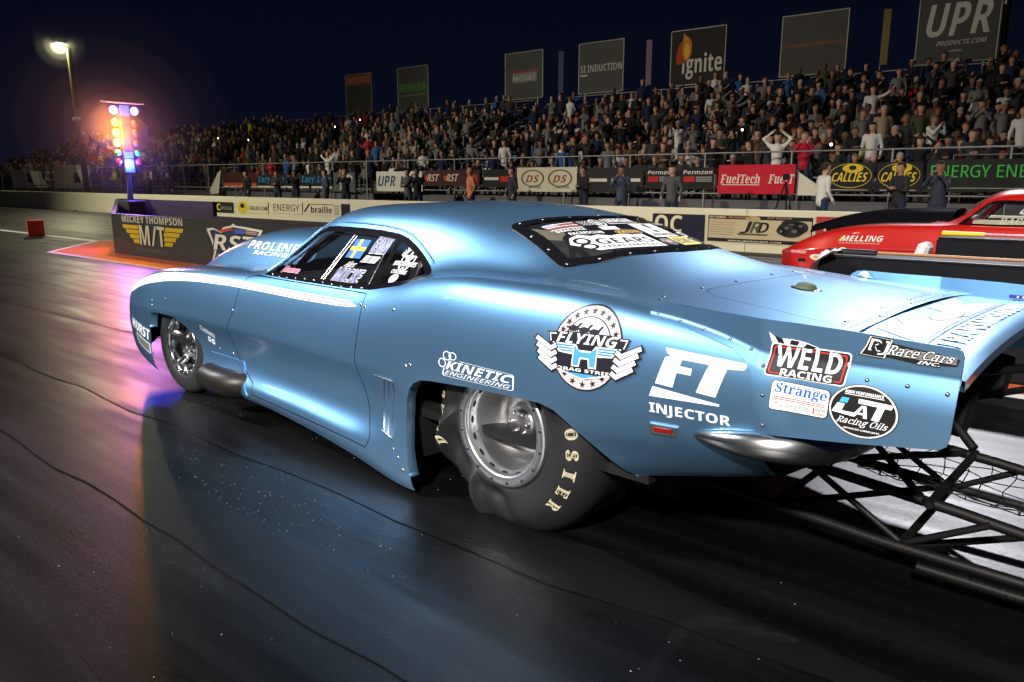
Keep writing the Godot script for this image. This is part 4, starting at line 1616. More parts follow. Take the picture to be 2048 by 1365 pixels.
func window_stickers(car: Node3D, rear_pane: Node3D) -> void:
	var panes := []
	for o in car.get_children():
		if o.name.begins_with("window_pane"):
			panes.append(o)
	var dp: Node3D = panes[0]
	var qp: Node3D = panes[1]
	var navy := Color(0.06, 0.07, 0.22)
	var d := Dec.new(self)
	d.rect(0, 0, 1, 1, Color(0.01, 0.12, 0.5))
	d.layer = 1
	d.rect(0, 0.4, 1, 0.6, Color(0.85, 0.62, 0.02))
	d.rect(0.32, 0, 0.5, 1, Color(0.85, 0.62, 0.02))
	sticker(dp, d, on_window(-1.235, 1.015, -1.115, 1.105, 0.01), 0.05)
	d = Dec.new(self)
	d.outlined("69MN", 0, 0.34, 1, 1, navy, WHITE, 0.018, 0.022, 0.0)
	d.next()
	d.txt("PRO MOD", -0.05, 0.0, 0.92, 0.26, WHITE, 0.1, "serifbold")
	sticker(dp, d, on_window(-1.075, 1.0, -0.955, 1.128, 0.03), 0.05)
	d = Dec.new(self)
	d.outlined("MICKE", 0, 0, 1, 0.64, navy, WHITE, 0.012, 0.03, 0.0)
	d.next()
	d.txt("Alex", 0.12, 0.72, 0.5, 1.0, WHITE, 0.08, "serif")
	sticker(dp, d, on_window(-1.23, 0.905, -1.02, 1.0, 0.02), 0.05)
	d = Dec.new(self)
	d.outlined("Johansson", 0, 0, 1, 1, Color(0.55, 0.12, 0.25), Color(0.7, 0.45, 0.55), 0.01, 0.06, 0.05, "serif")
	sticker(dp, d, on_window(-1.72, 0.905, -1.545, 0.94), 0.05)
	d = Dec.new(self)
	d.ring(0.5, 0.6, 0.36, 0.36, 0.14, WHITE)
	d.arc_txt("GULLQVIST", 0.5, 0.6, 0.46, 0.44, PI * 0.95, PI * 0.02, 0.13, WHITE)
	d.star(0.5, 0.62, 0.33, 0.33, Color(0.5, 0.5, 0.52))
	d.layer = 1
	d.outlined("MOTORSPORTS", -0.12, 0.40, 1.12, 0.53, WHITE, BLACK, 0.015, 0.015, 0.0)
	d.next()
	d.txt("AND", 0.42, 0.31, 0.58, 0.37, WHITE)
	d.txt("CUSTOMS", 0.05, 0.17, 0.9, 0.28, WHITE)
	d.ring(0.45, 0.03, 0.22, 0.13, 0.3, WHITE)
	d.star(0.45, 0.03, 0.2, 0.12, WHITE)
	sticker(qp, d, on_window(-0.83, 0.945, -0.70, 1.095, 0.02), 0.05)
	# rear window: u runs across the car from the near side, v from deck to roof
	var place := func(u0: float, v0: float, u1: float, v1: float) -> Callable:
		return func(p: Vector2, lift: float) -> Array:
			var u := 0.03 + (lerpf(u0, u1, p.x) - 0.03) * 0.88
			var v := lerpf(v0, v1, p.y)
			var z := lerpf(0.56, -0.56, u) * lerpf(1.0, 0.88, v)
			var mid := 1.0 - pow(absf(z) / 0.56, 2.0)
			var x := lerpf(lerpf(0.03, 0.28, mid), lerpf(-0.26, -0.09, mid), v)
			return top_pt(x, z, lift - 0.003)
	var grey := Color(0.5, 0.5, 0.52)
	d = Dec.new(self)
	d.poly(v2([0.0, 0.9, 0.12, 1.05, 0.25, 0.92, 0.35, 1.0, 0.5, 0.9, 0.7, 1.02, 0.85, 0.92, 1.0, 0.95, 1.0, 0.05, 0.15, 0.0, 0.05, 0.3, -0.05, 0.55]), WHITE)
	d.layer = 1
	d.txt("GEARS", 0.22, 0.36, 0.96, 0.74, BLACK)
	d.txt("UNLIMITED", 0.22, 0.12, 0.96, 0.27, BLACK)
	d.ring(0.09, 0.66, 0.09, 0.2, 0.4, BLACK)
	d.ring(0.10, 0.30, 0.09, 0.2, 0.4, BLACK)
	sticker(rear_pane, d, place.call(0.06, 0.05, 0.44, 0.48), 0.05)
	d = Dec.new(self)
	for k in 5:
		d.rect(0, 0.3 + 0.14 * k, 0.9, 0.36 + 0.14 * k, WHITE if k % 2 == 0 else Color(0.5, 0.1, 0.08), 0.05)
	d.rect(0, 0.62, 0.4, 0.98, Color(0.3, 0.32, 0.45))
	d.txt("DRAG RACE", 0.1, 0.05, 0.9, 0.24, WHITE)
	d.next()
	d.txt("RACERSCLUB", 0.3, -0.28, 1.25, -0.08, WHITE)
	sticker(rear_pane, d, place.call(0.03, 0.62, 0.20, 0.98), 0.05)
	d = Dec.new(self)
	d.ring(0.7, 0.65, 0.25, 0.35, 0.2, WHITE)
	d.txt("b", 0.6, 0.45, 0.8, 0.85, WHITE)
	for k in 4:
		for e in 4:
			d.rect(0.05 + 0.1 * k, 0.45 + 0.12 * e, 0.1 + 0.1 * k, 0.51 + 0.12 * e, WHITE)
	d.rect(0.4, 0.0, 1.05, 0.26, WHITE)
	sticker(rear_pane, d, place.call(0.20, 0.62, 0.36, 1.0), 0.05)
	d = Dec.new(self)
	d.rect(0, 0, 1, 1, WHITE)
	d.layer = 1
	d.rect(0.03, 0.08, 0.97, 0.92, BLACK)
	d.layer = 2
	d.txt("MAGM", 0.08, 0.25, 0.92, 0.95, WHITE, 0.03)
	sticker(rear_pane, d, place.call(0.37, 0.80, 0.60, 1.0), 0.05)
	d = Dec.new(self)
	d.ell(0.5, 0.5, 0.5, 0.5, BLACK)
	d.layer = 1
	d.ring(0.5, 0.5, 0.48, 0.46, 0.06, Color(0.6, 0.35, 0.05))
	d.txt("ERSON", 0.12, 0.35, 0.88, 0.75, Color(0.75, 0.4, 0.03), 0.08)
	sticker(rear_pane, d, place.call(0.30, 0.44, 0.47, 0.62), 0.05)
	d = Dec.new(self)
	d.rect(0, 0, 1, 1, WHITE)
	d.layer = 1
	d.poly(v2([0.36, 0.92, 0.62, 0.95, 0.58, 0.6, 0.46, 0.62]), BLACK)
	d.rect(0.38, 0.36, 0.58, 0.52, BLACK)
	d.txt("AEROMOTIVE", 0.06, 0.08, 0.94, 0.28, BLACK)
	sticker(rear_pane, d, place.call(0.49, 0.34, 0.72, 0.78), 0.05)
	d = Dec.new(self)
	d.rect(0, 0, 1, 1, Color(0.8, 0.62, 0.0))
	d.layer = 1
	d.txt("BME", 0.07, 0.18, 0.72, 0.85, BLACK, 0.02)
	for k in 4:
		for e in 4:
			if (k + e) % 2 == 0:
				d.rect(0.76 + 0.055 * k, 0.2 + 0.16 * e, 0.815 + 0.055 * k, 0.36 + 0.16 * e, BLACK)
	sticker(rear_pane, d, place.call(0.56, 0.06, 0.80, 0.32), 0.05)
	d = Dec.new(self)
	d.ell(0.5, 0.5, 0.5, 0.5, Color(0.03, 0.04, 0.07))
	d.layer = 1
	d.ell(0.5, 0.5, 0.2, 0.2, Color(0.5, 0.25, 0.15))
	d.arc_txt("RACE PARTS", 0.5, 0.5, 0.36, 0.36, PI, 0.0, 0.16, grey)
	sticker(rear_pane, d, place.call(0.46, 0.08, 0.55, 0.30), 0.05)
	for a in [["DSR", 0.80, 0.30, 0.88, 0.46, 0], ["ARP", 0.89, 0.32, 0.985, 0.55, 1], ["RACING", 0.88, 0.06, 0.99, 0.28, 0], ["Precision", 0.76, 0.70, 0.96, 0.84, 2]]:
		d = Dec.new(self)
		if a[5] != 2:
			d.rect(0, 0, 1, 1, WHITE)
			d.layer = 1
		d.txt(a[0], 0.08, 0.2, 0.92, 0.8, BLACK if a[5] == 0 else Color(0.1, 0.35, 0.5) if a[5] == 1 else WHITE)
		sticker(rear_pane, d, place.call(a[1], a[2], a[3], a[4]), 0.05)


# ---------------------------------------------------------------- wheels
func rear_wheel(car: Node3D, sg: float) -> void:
	var w := Node3D.new()
	w.name = "wheel"
	car.add_child(w, true)
	w.position = Vector3(0, 0.41, 0.915 * sg)
	var prof := v2([0.232, -0.025, 0.236, -0.004, 0.25, 0.006, 0.27, 0.013, 0.295, 0.02, 0.32, 0.024, 0.345, 0.022, 0.37, 0.013, 0.395, -0.002, 0.415, -0.020, 0.432, -0.042, 0.444, -0.066, 0.452, -0.09, 0.456, -0.12, 0.457, -0.15, 0.457, -0.2, 0.457, -0.3, 0.456, -0.37, 0.45, -0.40, 0.43, -0.42, 0.36, -0.44, 0.25, -0.42])
	var fine := PackedVector2Array()
	for k in prof.size() - 1:
		var m := 3 if k < 14 else 1
		for e in m:
			fine.append(prof[k].lerp(prof[k + 1], float(e) / m))
	fine.append(prof[prof.size() - 1])
	var rows := []
	for i in 257:
		rows.append([])
		for k in fine.size():
			rows[i].append(tyre_point(fine[k], TAU * i / 256.0, sg))
	var g := Geo.new()
	g.patch(rows, sg > 0)
	put(g, "tyre", M.slick, w)
	var rim := Geo.new()
	var bas := Basis(Vector3.RIGHT, PI / 2 * sg)
	rim.lathe([Vector2(0.234, -0.03), Vector2(0.236, 0.006), Vector2(0.232, 0.012), Vector2(0.196, 0.012), Vector2(0.190, 0.006), Vector2(0.188, -0.004)], Vector3.ZERO, bas, 64)
	rim.lathe([Vector2(0.188, -0.004), Vector2(0.186, -0.02), Vector2(0.180, -0.028), Vector2(0.176, -0.045), Vector2(0.170, -0.09), Vector2(0.158, -0.125), Vector2(0.13, -0.155), Vector2(0.095, -0.165), Vector2(0.075, -0.158), Vector2(0.07, -0.12), Vector2(0.06, -0.112), Vector2(0.0001, -0.11)], Vector3.ZERO, bas, 64)
	put(rim, "rim", M.polished, w)
	if sg < 0:
		return
	var bolt := Geo.new()
	bolt.lathe([Vector2(0.0001, 0.005), Vector2(0.0025, 0.003), Vector2(0.004, 0.006), Vector2(0.0062, 0.005), Vector2(0.0066, 0.0)], Vector3.ZERO, Basis.IDENTITY, 8)
	var slot := Geo.new()
	slot.lathe([Vector2(0.0001, 0.0006), Vector2(0.0115, 0.0006), Vector2(0.0125, 0.0)], Vector3.ZERO, Basis.IDENTITY.scaled(Vector3(0.75, 1, 1.35)), 14)
	var bm := bolt.mesh()
	var sm := slot.mesh()
	var lug := Geo.new()
	lug.lathe([Vector2(0.0001, 0.022), Vector2(0.007, 0.02), Vector2(0.009, 0.012), Vector2(0.0105, 0.0)], Vector3.ZERO, Basis.IDENTITY, 10)
	var lm := lug.mesh()
	for k in 6:
		var a := TAU * k / 6
		put_mesh(lm, "lug_nut", M.chrome, w).transform = Transform3D(bas, Vector3(cos(a) * 0.047, sin(a) * 0.047, -0.112))
	for k in 16:
		var a := TAU * (k + 0.5) / 16
		var o := put_mesh(bm, "bolt", M.dark_metal, w)
		o.transform = Transform3D(bas, Vector3(cos(a) * 0.217, sin(a) * 0.217, 0.012))
		var a2 := TAU * k / 16
		var o2 := put_mesh(sm, "slot", M.matt_black, w)
		o2.transform = Transform3D(Basis(Vector3.BACK, a2) * bas, Vector3(cos(a2) * 0.1865, sin(a2) * 0.1865, -0.008))
		o2.transform = Transform3D(Basis(Vector3.BACK, a2) * Basis(Vector3.UP, -1.15) * bas, Vector3(cos(a2) * 0.1848, sin(a2) * 0.1848, -0.020))
	var d := Dec.new(self)
	for part in [["HOOSIER", 0.73, -0.81], ["DRAG", 3.6, 2.85]]:
		var s: String = part[0]
		for k in s.length():
			var a := lerpf(part[1], part[2], (k + 0.5) / s.length())
			for e in 2:
				var wd := word(s[k], "serifbold")
				for i in range(0, wd.size(), 3):
					var q := []
					for j in 3:
						var p := wd[i + j]
						var grow := 1.0 if e == 0 else 0.62
						q.append(Vector2(a - (p.x - 0.5) * 0.115 * grow, 0.368 + (p.y - 0.5) * 0.044 * grow))
					d.layer = e
					d.add3(q[0], q[1], q[2], Color(0.42, 0.38, 0.27) if e == 0 else Color(0.30, 0.27, 0.18))
	put(d.lay(func(p: Vector2, lift: float) -> Array:
		var r := clampf(p.y, 0.24, 0.44)
		var z := spline([0.232, -0.025, 0.236, -0.004, 0.25, 0.006, 0.295, 0.02, 0.345, 0.022, 0.37, 0.013, 0.395, -0.002, 0.415, -0.02, 0.432, -0.042, 0.444, -0.066], r)
		var q := tyre_point(Vector2(r, z), p.x, 1.0)
		return [q + Vector3(0, 0, 0.0012 + lift), Vector3(0, 0, 1)], 0.03, 0.0008), "lettering", M.vinyl, w, true)


func tyre_point(p: Vector2, a: float, sg: float) -> Vector3:
	var r := p.x
	var z := p.y
	# launch wrinkles in the lower front of the sidewall
	var zone := clampf(cos(a - 3.80) * 1.7 - 0.30, 0.0, 1.0)
	zone = zone * zone * (3 - 2 * zone)
	var side := smoothstep(0.236, 0.30, r) * (1.0 if z > -0.13 else maxf(0.0, 1.0 + (z + 0.13) * 4.0))
	var ph := (a - 3.0) * 6.2 - (r - 0.23) * 16.0 + 0.5 * sin(a * 3.0)
	var fold := 1.0 - 2.0 * pow(absf(sin(ph * 0.5)), 0.75)
	fold = fold * 0.8 + 0.2 * sin(2.3 * ph + 0.7)
	z += zone * side * (0.036 * fold - 0.018) * (1.0 if z > -0.10 else 0.4)
	r += zone * smoothstep(0.36, 0.44, p.x) * 0.016 * sin(ph + 0.9)
	var tw := a - zone * smoothstep(0.24, 0.45, p.x) * 0.05
	var q := Vector3(cos(tw) * r, sin(tw) * r, z * sg)
	# flattened on the ground
	var low := -0.406
	if q.y < low:
		var pen := low - q.y
		q.y = low - pen * 0.02
	return q


func front_wheel(car: Node3D, sg: float) -> void:
	var w := Node3D.new()
	w.name = "wheel"
	car.add_child(w, true)
	w.position = Vector3(-2.92, 0.318, 0.855 * sg)
	w.rotation.y = 0.03
	var bas := Basis(Vector3.RIGHT, PI / 2 * sg)
	var g := Geo.new()
	g.lathe([Vector2(0.192, -0.005), Vector2(0.198, 0.006), Vector2(0.225, 0.014), Vector2(0.262, 0.014), Vector2(0.292, 0.004), Vector2(0.310, -0.014), Vector2(0.317, -0.035), Vector2(0.318, -0.07), Vector2(0.316, -0.10), Vector2(0.300, -0.128), Vector2(0.26, -0.14), Vector2(0.2, -0.13)], Vector3.ZERO, bas, 72)
	put(g, "tyre", M.tyre, w)
	var rim := Geo.new()
	rim.lathe([Vector2(0.193, -0.01), Vector2(0.196, 0.004), Vector2(0.192, 0.008), Vector2(0.170, 0.008), Vector2(0.166, 0.0), Vector2(0.160, -0.03), Vector2(0.155, -0.10)], Vector3.ZERO, bas, 48)
	rim.lathe([Vector2(0.0001, 0.0), Vector2(0.03, 0.0), Vector2(0.045, -0.008), Vector2(0.05, -0.03)], Vector3.ZERO, bas, 24)
	put(rim, "rim", M.chrome, w)
	for k in 5:
		var s := Geo.new()
		var a := TAU * k / 5 + 0.25
		var o := Vector3(cos(a), sin(a), 0)
		var t := Vector3(-sin(a), cos(a), 0)
		var rows := []
		for e in 7:
			var f := e / 6.0
			var c := o * lerpf(0.035, 0.168, f) + Vector3(0, 0, sg * (-0.012 - 0.035 * sin(f * PI)))
			var hw := lerpf(0.02, 0.034, f * f)
			rows.append([c - t * hw - Vector3(0, 0, 0.02 * sg), c - t * hw * 0.7, c + Vector3(0, 0, 0.006 * sg), c + t * hw * 0.7, c + t * hw - Vector3(0, 0, 0.02 * sg)])
		s.patch(rows, sg > 0)
		put(s, "spoke", M.chrome, w)
	var disc := Geo.new()
	disc.lathe([Vector2(0.14, -0.085), Vector2(0.06, -0.085)], Vector3.ZERO, bas, 32)
	disc.lathe([Vector2(0.16, -0.12), Vector2(0.0001, -0.12)], Vector3.ZERO, bas, 32)
	put(disc, "brake_disc", M.dark_metal, w)
	if sg > 0:
		var bolt := Geo.new()
		bolt.lathe([Vector2(0.0001, 0.005), Vector2(0.0045, 0.004), Vector2(0.005, 0.0)], Vector3.ZERO, Basis.IDENTITY, 7)
		var bm := bolt.mesh()
		for k in 20:
			var a := TAU * k / 20
			put_mesh(bm, "bolt", M.alloy, w).transform = Transform3D(bas, Vector3(cos(a) * 0.181, sin(a) * 0.181, 0.008))


func wheelie_bars(car: Node3D) -> void:
	var bar := func(called: String, pts: Array, r: float, m: Material = M.frame_black) -> Geo:
		var g := Geo.new()
		g.tube(pts, r, r, 10)
		put(g, called, m, car)
		return g
	for z: float in [0.36, -0.36]:
		bar.call("wheelie_bar", [Vector3(0.18, 0.20, z * 0.9), Vector3(0.75, 0.185, z), Vector3(1.30, 0.155, z), Vector3(2.9, 0.10, z * 0.8)], 0.019)
		bar.call("wheelie_bar", [Vector3(0.2, 0.50, z * 0.7), Vector3(0.9, 0.36, z * 0.85), Vector3(1.5, 0.31, z * 0.85), Vector3(2.9, 0.14, z * 0.8)], 0.019)
	for q in [[0.95, 0.36, 1], [1.42, 0.32, 1], [1.75, 0.28, 1], [0.9, 0.18, 0], [1.35, 0.155, 0], [1.85, 0.14, 0]]:
		bar.call("cross_tube", [Vector3(q[0], q[1], -0.34), Vector3(q[0], q[1], 0.34)], 0.015)
	for z: float in [0.33, -0.33]:
		for q in [[0.75, 0.185, 1.0, 0.355], [1.02, 0.355, 1.35, 0.155], [1.35, 0.155, 1.6, 0.30]]:
			bar.call("brace", [Vector3(q[0], q[1], z), Vector3(q[2], q[3], z)], 0.012)
	for q in [[0.95, 0.36, 0.34, 1.42, 0.32, -0.34], [0.95, 0.36, -0.34, 1.42, 0.32, 0.34], [0.9, 0.18, 0.36, 1.35, 0.155, -0.36], [1.35, 0.155, 0.36, 1.9, 0.14, -0.34]]:
		bar.call("brace", [Vector3(q[0], q[1], q[2]), Vector3(q[3], q[4], q[5])], 0.013)
	# spring strut with a silver sleeve
	bar.call("strut", [Vector3(1.42, 0.12, 0.40), Vector3(2.4, 0.10, 0.36)], 0.016)
	var sl := Geo.new()
	for k in 34:
		var f := k / 33.0
		var p := Vector3(1.52, 0.118, 0.396).lerp(Vector3(2.2, 0.104, 0.368), f)
		var dd := Vector3(0.98, -0.02, -0.04).normalized()
		var pts := [p, p + dd * 0.008]
		sl.tube(pts, 0.019, 0.019, 10)
	put(sl, "spring", M.frame_black, car)
	# parachute packs under the spoiler and their stays
	for z: float in [0.30, -0.30]:
		var pk := Geo.new()
		pk.tube([Vector3(1.12, 0.70, z), Vector3(1.2, 0.69, z), Vector3(1.42, 0.66, z), Vector3(1.5, 0.65, z)], 0.10, 0.085, 18)
		put(pk, "parachute_pack", M.cloth_black, car)
	for q in [[1.15, 0.55, 0.7, 1.55, 0.90, 0.55], [1.12, 0.78, 0.75, 1.60, 0.74, -0.1], [1.15, 0.9, 0.2, 1.55, 0.58, 0.45], [1.2, 0.52, 0.3, 1.6, 0.90, -0.4], [1.15, 0.55, 0.2, 1.62, 0.56, -0.75], [1.15, 0.72, 0.5, 1.6, 0.66, -0.65], [1.15, 0.56, -0.7, 1.6, 0.90, -0.75]]:
		bar.call("spoiler_stay", [Vector3(q[0], q[1], q[2]), Vector3(q[3], q[4], q[5])], 0.014)
	# net slung over the bars
	var net := Geo.new()
	var np := []
	for i in 15:
		var row := []
		for k in 9:
			var x := 1.12 + 0.075 * i
			var z := lerpf(-0.30, 0.16, k / 8.0)
			row.append(Vector3(x + 0.012 * sin(k * 1.7 + i), 0.335 - 0.12 * (x - 1.1) * 0.5 - 0.05 * sin(PI * k / 8.0) + 0.01 * sin(i * 2.1 + k * 3.1), z + 0.01 * sin(i * 1.3)))
		np.append(row)
	for i in 15:
		net.tube(np[i], 0.0022, 0.0022, 4, false)
	for k in 9:
		var colm := []
		for i in 15:
			colm.append(np[i][k])
		net.tube(colm, 0.0022, 0.0022, 4, false)
	put(net, "net", M.cloth_black, car)
	# rear axle and ladder
	bar.call("axle", [Vector3(0, 0.41, -0.7), Vector3(0, 0.41, 0.7)], 0.05, M.dark_metal)
	bar.call("front_axle", [Vector3(-2.92, 0.318, -0.85), Vector3(-2.92, 0.318, 0.85)], 0.02, M.dark_metal)


# ---------------------------------------------------------------- the strip
func track_sheet(called: String, s0: float, s1: float, d0: float, d1: float, y: float, m: Material, us := 9.0, ud := 4.5) -> void:
	var g := Geo.new()
	var b := 0
	for q in [[s1, d0], [s0, d0], [s0, d1], [s1, d1]]:
		b = g.vert(tp(q[0], q[1], y), Vector3.UP, Vector2(-q[0] / us, -q[1] / ud))
	g.tri(0, 1, 2)
	g.tri(0, 2, 3)
	var me := g.mesh()
	var a := me.surface_get_arrays(0)
	var uv2 := PackedVector2Array()
	for q in [[s1, d0], [s0, d0], [s0, d1], [s1, d1]]:
		uv2.append(Vector2(-q[0] / 31.7, -q[1] / 6.1))
	a[Mesh.ARRAY_TEX_UV2] = uv2
	var m2 := ArrayMesh.new()
	m2.add_surface_from_arrays(Mesh.PRIMITIVE_TRIANGLES, a)
	put_mesh(m2, called, m).set_meta("kind", "structure")


func strip_materials() -> void:
	var streak := tex(strip_image(0.42, 1.0, 11, 2.0))
	var broad := tex(strip_image(0.45, 1.0, 31, 2.2))
	var rough := tex(strip_image(0.62, 1.0, 51, 2.4))
	var bump := tex(strip_image(0.0, 1.0, 71, 1.6))
	for q in [["rubber", 0.0065, 0.0065, 0.0075, 0.52], ["asphalt", 0.036, 0.035, 0.036, 0.62], ["apron", 0.16, 0.155, 0.13, 0.75], ["dirt", 0.03, 0.028, 0.022, 0.95]]:
		var m := mat(q[0], lin(q[1], q[2], q[3]), q[4], 0.0, 0.42)
		m.albedo_texture = streak
		m.roughness_texture = rough
		m.roughness_texture_channel = BaseMaterial3D.TEXTURE_CHANNEL_RED
		m.detail_enabled = true
		m.detail_albedo = broad
		m.detail_blend_mode = BaseMaterial3D.BLEND_MODE_MUL
		m.detail_uv_layer = BaseMaterial3D.DETAIL_UV_2
		m.heightmap_enabled = true
		m.heightmap_texture = bump
		m.heightmap_scale = 0.14


func strip() -> void:
	strip_materials()
	track_sheet("ground", -60, 320, -60, 120, -0.004, M.dirt)
	track_sheet("road", -60, 320, -4.6, 11.3, 0.0, M.asphalt)
	track_sheet("road_groove", -60, 320, -3.4, 2.35, 0.004, M.rubber)
	track_sheet("road_groove", -60, 320, 5.5, 9.9, 0.004, M.rubber, 11.0, 4.5)
	track_sheet("apron", -60, 320, 10.35, 11.36, 0.008, M.apron, 5.0, 3.0)
	# painted wedge round the start lights
	mat("white_paint", lin(0.62, 0.62, 0.60), 0.6)
	mat("orange_paint", lin(0.50, 0.085, 0.02), 0.6)
	var edge := v2([14.75, 2.60, 16.95, 4.36, 16.75, 5.25, -3.0, 5.25, -3.0, 2.62])
	for q in [[edge, 0.008, M.white_paint, "painted_border"], [grown(edge, -0.12), 0.012, M.orange_paint, "painted_island"]]:
		var g := Geo.new()
		var p: PackedVector2Array = q[0]
		var ii := Geometry2D.triangulate_polygon(p)
		for v in p:
			g.vert(tp(v.x, v.y, q[1]), Vector3.UP)
		for k in range(0, ii.size(), 3):
			g.tri(ii[k], ii[k + 1], ii[k + 2])
		structure(g, q[3], q[2])
	# pale line between the lane and the wedge
	var ln := Geo.new()
	for q in [[60.0, 16.9, 4.3, 4.5]]:
		ln.quad(tp(q[0], q[2], 0.010), tp(q[1], q[2], 0.010), tp(q[1], q[3], 0.010), tp(q[0], q[3], 0.010), Vector3.UP)
	structure(ln, "painted_line", M.white_paint)
	# rubber laid down by tyres
	var mk := mat("tyre_mark", lin(0.004, 0.004, 0.0045), 0.5, 0.0, 0.4)
	mk.roughness_texture = M.rubber.roughness_texture
	mk.heightmap_enabled = true
	mk.heightmap_texture = M.rubber.heightmap_texture
	mk.heightmap_scale = 0.12
	for q in [[14.0, -2.0, -0.9, -1.0, 0.34], [9.0, -3.0, -1.55, -1.72, 0.30], [3.2, -4.0, -2.45, -2.7, 0.34], [16.0, 3.0, 0.95, 1.05, 0.34], [20.0, 4.0, -0.3, 0.1, 0.2]]:
		var g := Geo.new()
		var ra := []
		var rb := []
		for k in 41:
			var f := k / 40.0
			var s := lerpf(q[0], q[1], f)
			var dd := lerpf(q[2], q[3], f) + 0.03 * sin(f * 3.0 + q[0])
			var w: float = q[4] * minf(1.0, 8.0 * minf(f, 1.0 - f) + 0.1) * (0.85 + 0.3 * rng.randf())
			ra.append(tp(s, dd - w / 2, 0.008))
			rb.append(tp(s, dd + w / 2, 0.008))
		g.patch([ra, rb])
		for k in g.n.size():
			g.n[k] = Vector3.UP
			g.uv[k] = Vector2(g.v[k].x / 9.0, g.v[k].z / 4.5)
		structure(g, "tyre_mark", mk)
	# crumbs of rubber and grit on the strip
	var chip := Geo.new()
	chip.flat(Vector3(-0.5, 0, -0.3), Vector3(0.5, 0.1, -0.2), Vector3(0.1, 0.45, 0.1))
	chip.flat(Vector3(0.5, 0.1, -0.2), Vector3(0.0, 0.0, 0.5), Vector3(0.1, 0.45, 0.1))
	chip.flat(Vector3(0.0, 0.0, 0.5), Vector3(-0.5, 0, -0.3), Vector3(0.1, 0.45, 0.1))
	for kind in 2:
		var mm := MultiMesh.new()
		mm.transform_format = MultiMesh.TRANSFORM_3D
		mm.mesh = chip.mesh()
		mm.instance_count = 420 if kind == 0 else 170
		for k in mm.instance_count:
			var p := Vector3(rng.randf_range(-5.0, 2.6), 0.004, rng.randf_range(0.2, 3.4))
			if kind == 0 and k < 260:
				p = Vector3(-1.0 + rng.randfn(0, 0.55), 0.004, 1.55 + rng.randfn(0, 0.22))
			var sc := rng.randf_range(0.003, 0.008) * (1.0 if kind == 0 else 0.75)
			mm.set_instance_transform(k, Transform3D(Basis(Vector3.UP, rng.randf() * TAU).scaled(Vector3(sc, sc, sc)), p))
		var mi := MultiMeshInstance3D.new()
		mi.name = "rubber_crumbs" if kind == 0 else "grit"
		mi.multimesh = mm
		mi.material_override = mat("crumb", lin(0.12, 0.115, 0.11), 0.5) if kind == 0 else mat("grit_stone", lin(0.45, 0.43, 0.40), 0.6)
		add_child(mi)
		mi.set_meta("kind", "stuff")
		mi.set_meta("label", "crumbs of tyre rubber scattered on the strip" if kind == 0 else "pale specks of grit on the strip")


func tbox(s0: float, s1: float, d0: float, d1: float, y0: float, y1: float, ch := 0.01) -> Geo:
	var g := Geo.new()
	g.box(tp((s0 + s1) / 2, (d0 + d1) / 2, (y0 + y1) / 2), Vector3(absf(s1 - s0), y1 - y0, absf(d1 - d0)), Basis(Vector3.UP, TURN), ch)
	return g


# flat print hung on a plane across the track: s0 is its end further down the strip
func hung(s0: float, d: float, y0: float) -> Callable:
	return on_plane(tp(s0, d, y0), Basis(Vector3.UP, TURN))


func printed(called: String, label: String, cat: String, d: Dec, s0: float, s1: float, dd: float, y0: float, y1: float, thick := 0.01, group := "", wav := 0.0, base := Color(0.012, 0.012, 0.014)) -> Node3D:
	var w := s0 - s1
	var h := y1 - y0
	var t := thing(called, label, cat, tp(s0, dd, y0), TURN, group)
	var g := Geo.new()
	g.col = base
	var rows := []
	var nx := maxi(2, int(w / 0.12)) if wav > 0.0 else 2
	var wave := func(x: float, y: float) -> float:
		return wav * (sin(x * 5.1 + s0) * 0.5 + sin(x * 11.3 + y * 4.0) * 0.3) * (0.35 + 0.65 * (1.0 - y / h))
	for j in (5 if wav > 0.0 else 2):
		var row := []
		for i in nx + 1:
			var x := w * i / nx
			var y: float = h * (1.0 - j / (4.0 if wav > 0.0 else 1.0))
			row.append(Vector3(x, y, wave.call(x, y)))
		rows.append(row)
	g.patch(rows, true)
	if wav == 0.0:
		g = Geo.new()
		g.col = base
		g.box(Vector3(w / 2, h / 2, -thick / 2), Vector3(w, h, thick))
	put(g, "panel", M.print, t, true)
	if d.c.size():
		for q in d.pieces():
			put(d.lay(func(p: Vector2, lift: float) -> Array:
				var x := p.x * w
				var y := p.y * h
				return [Vector3(x, y, wave.call(x, y) + lift + (0.002 if wav > 0.0 else 0.0)), Vector3.BACK], 0.15 if wav > 0.0 else 0.0, 0.003, 0.002, q), "print", M.print, t, true)
	return t


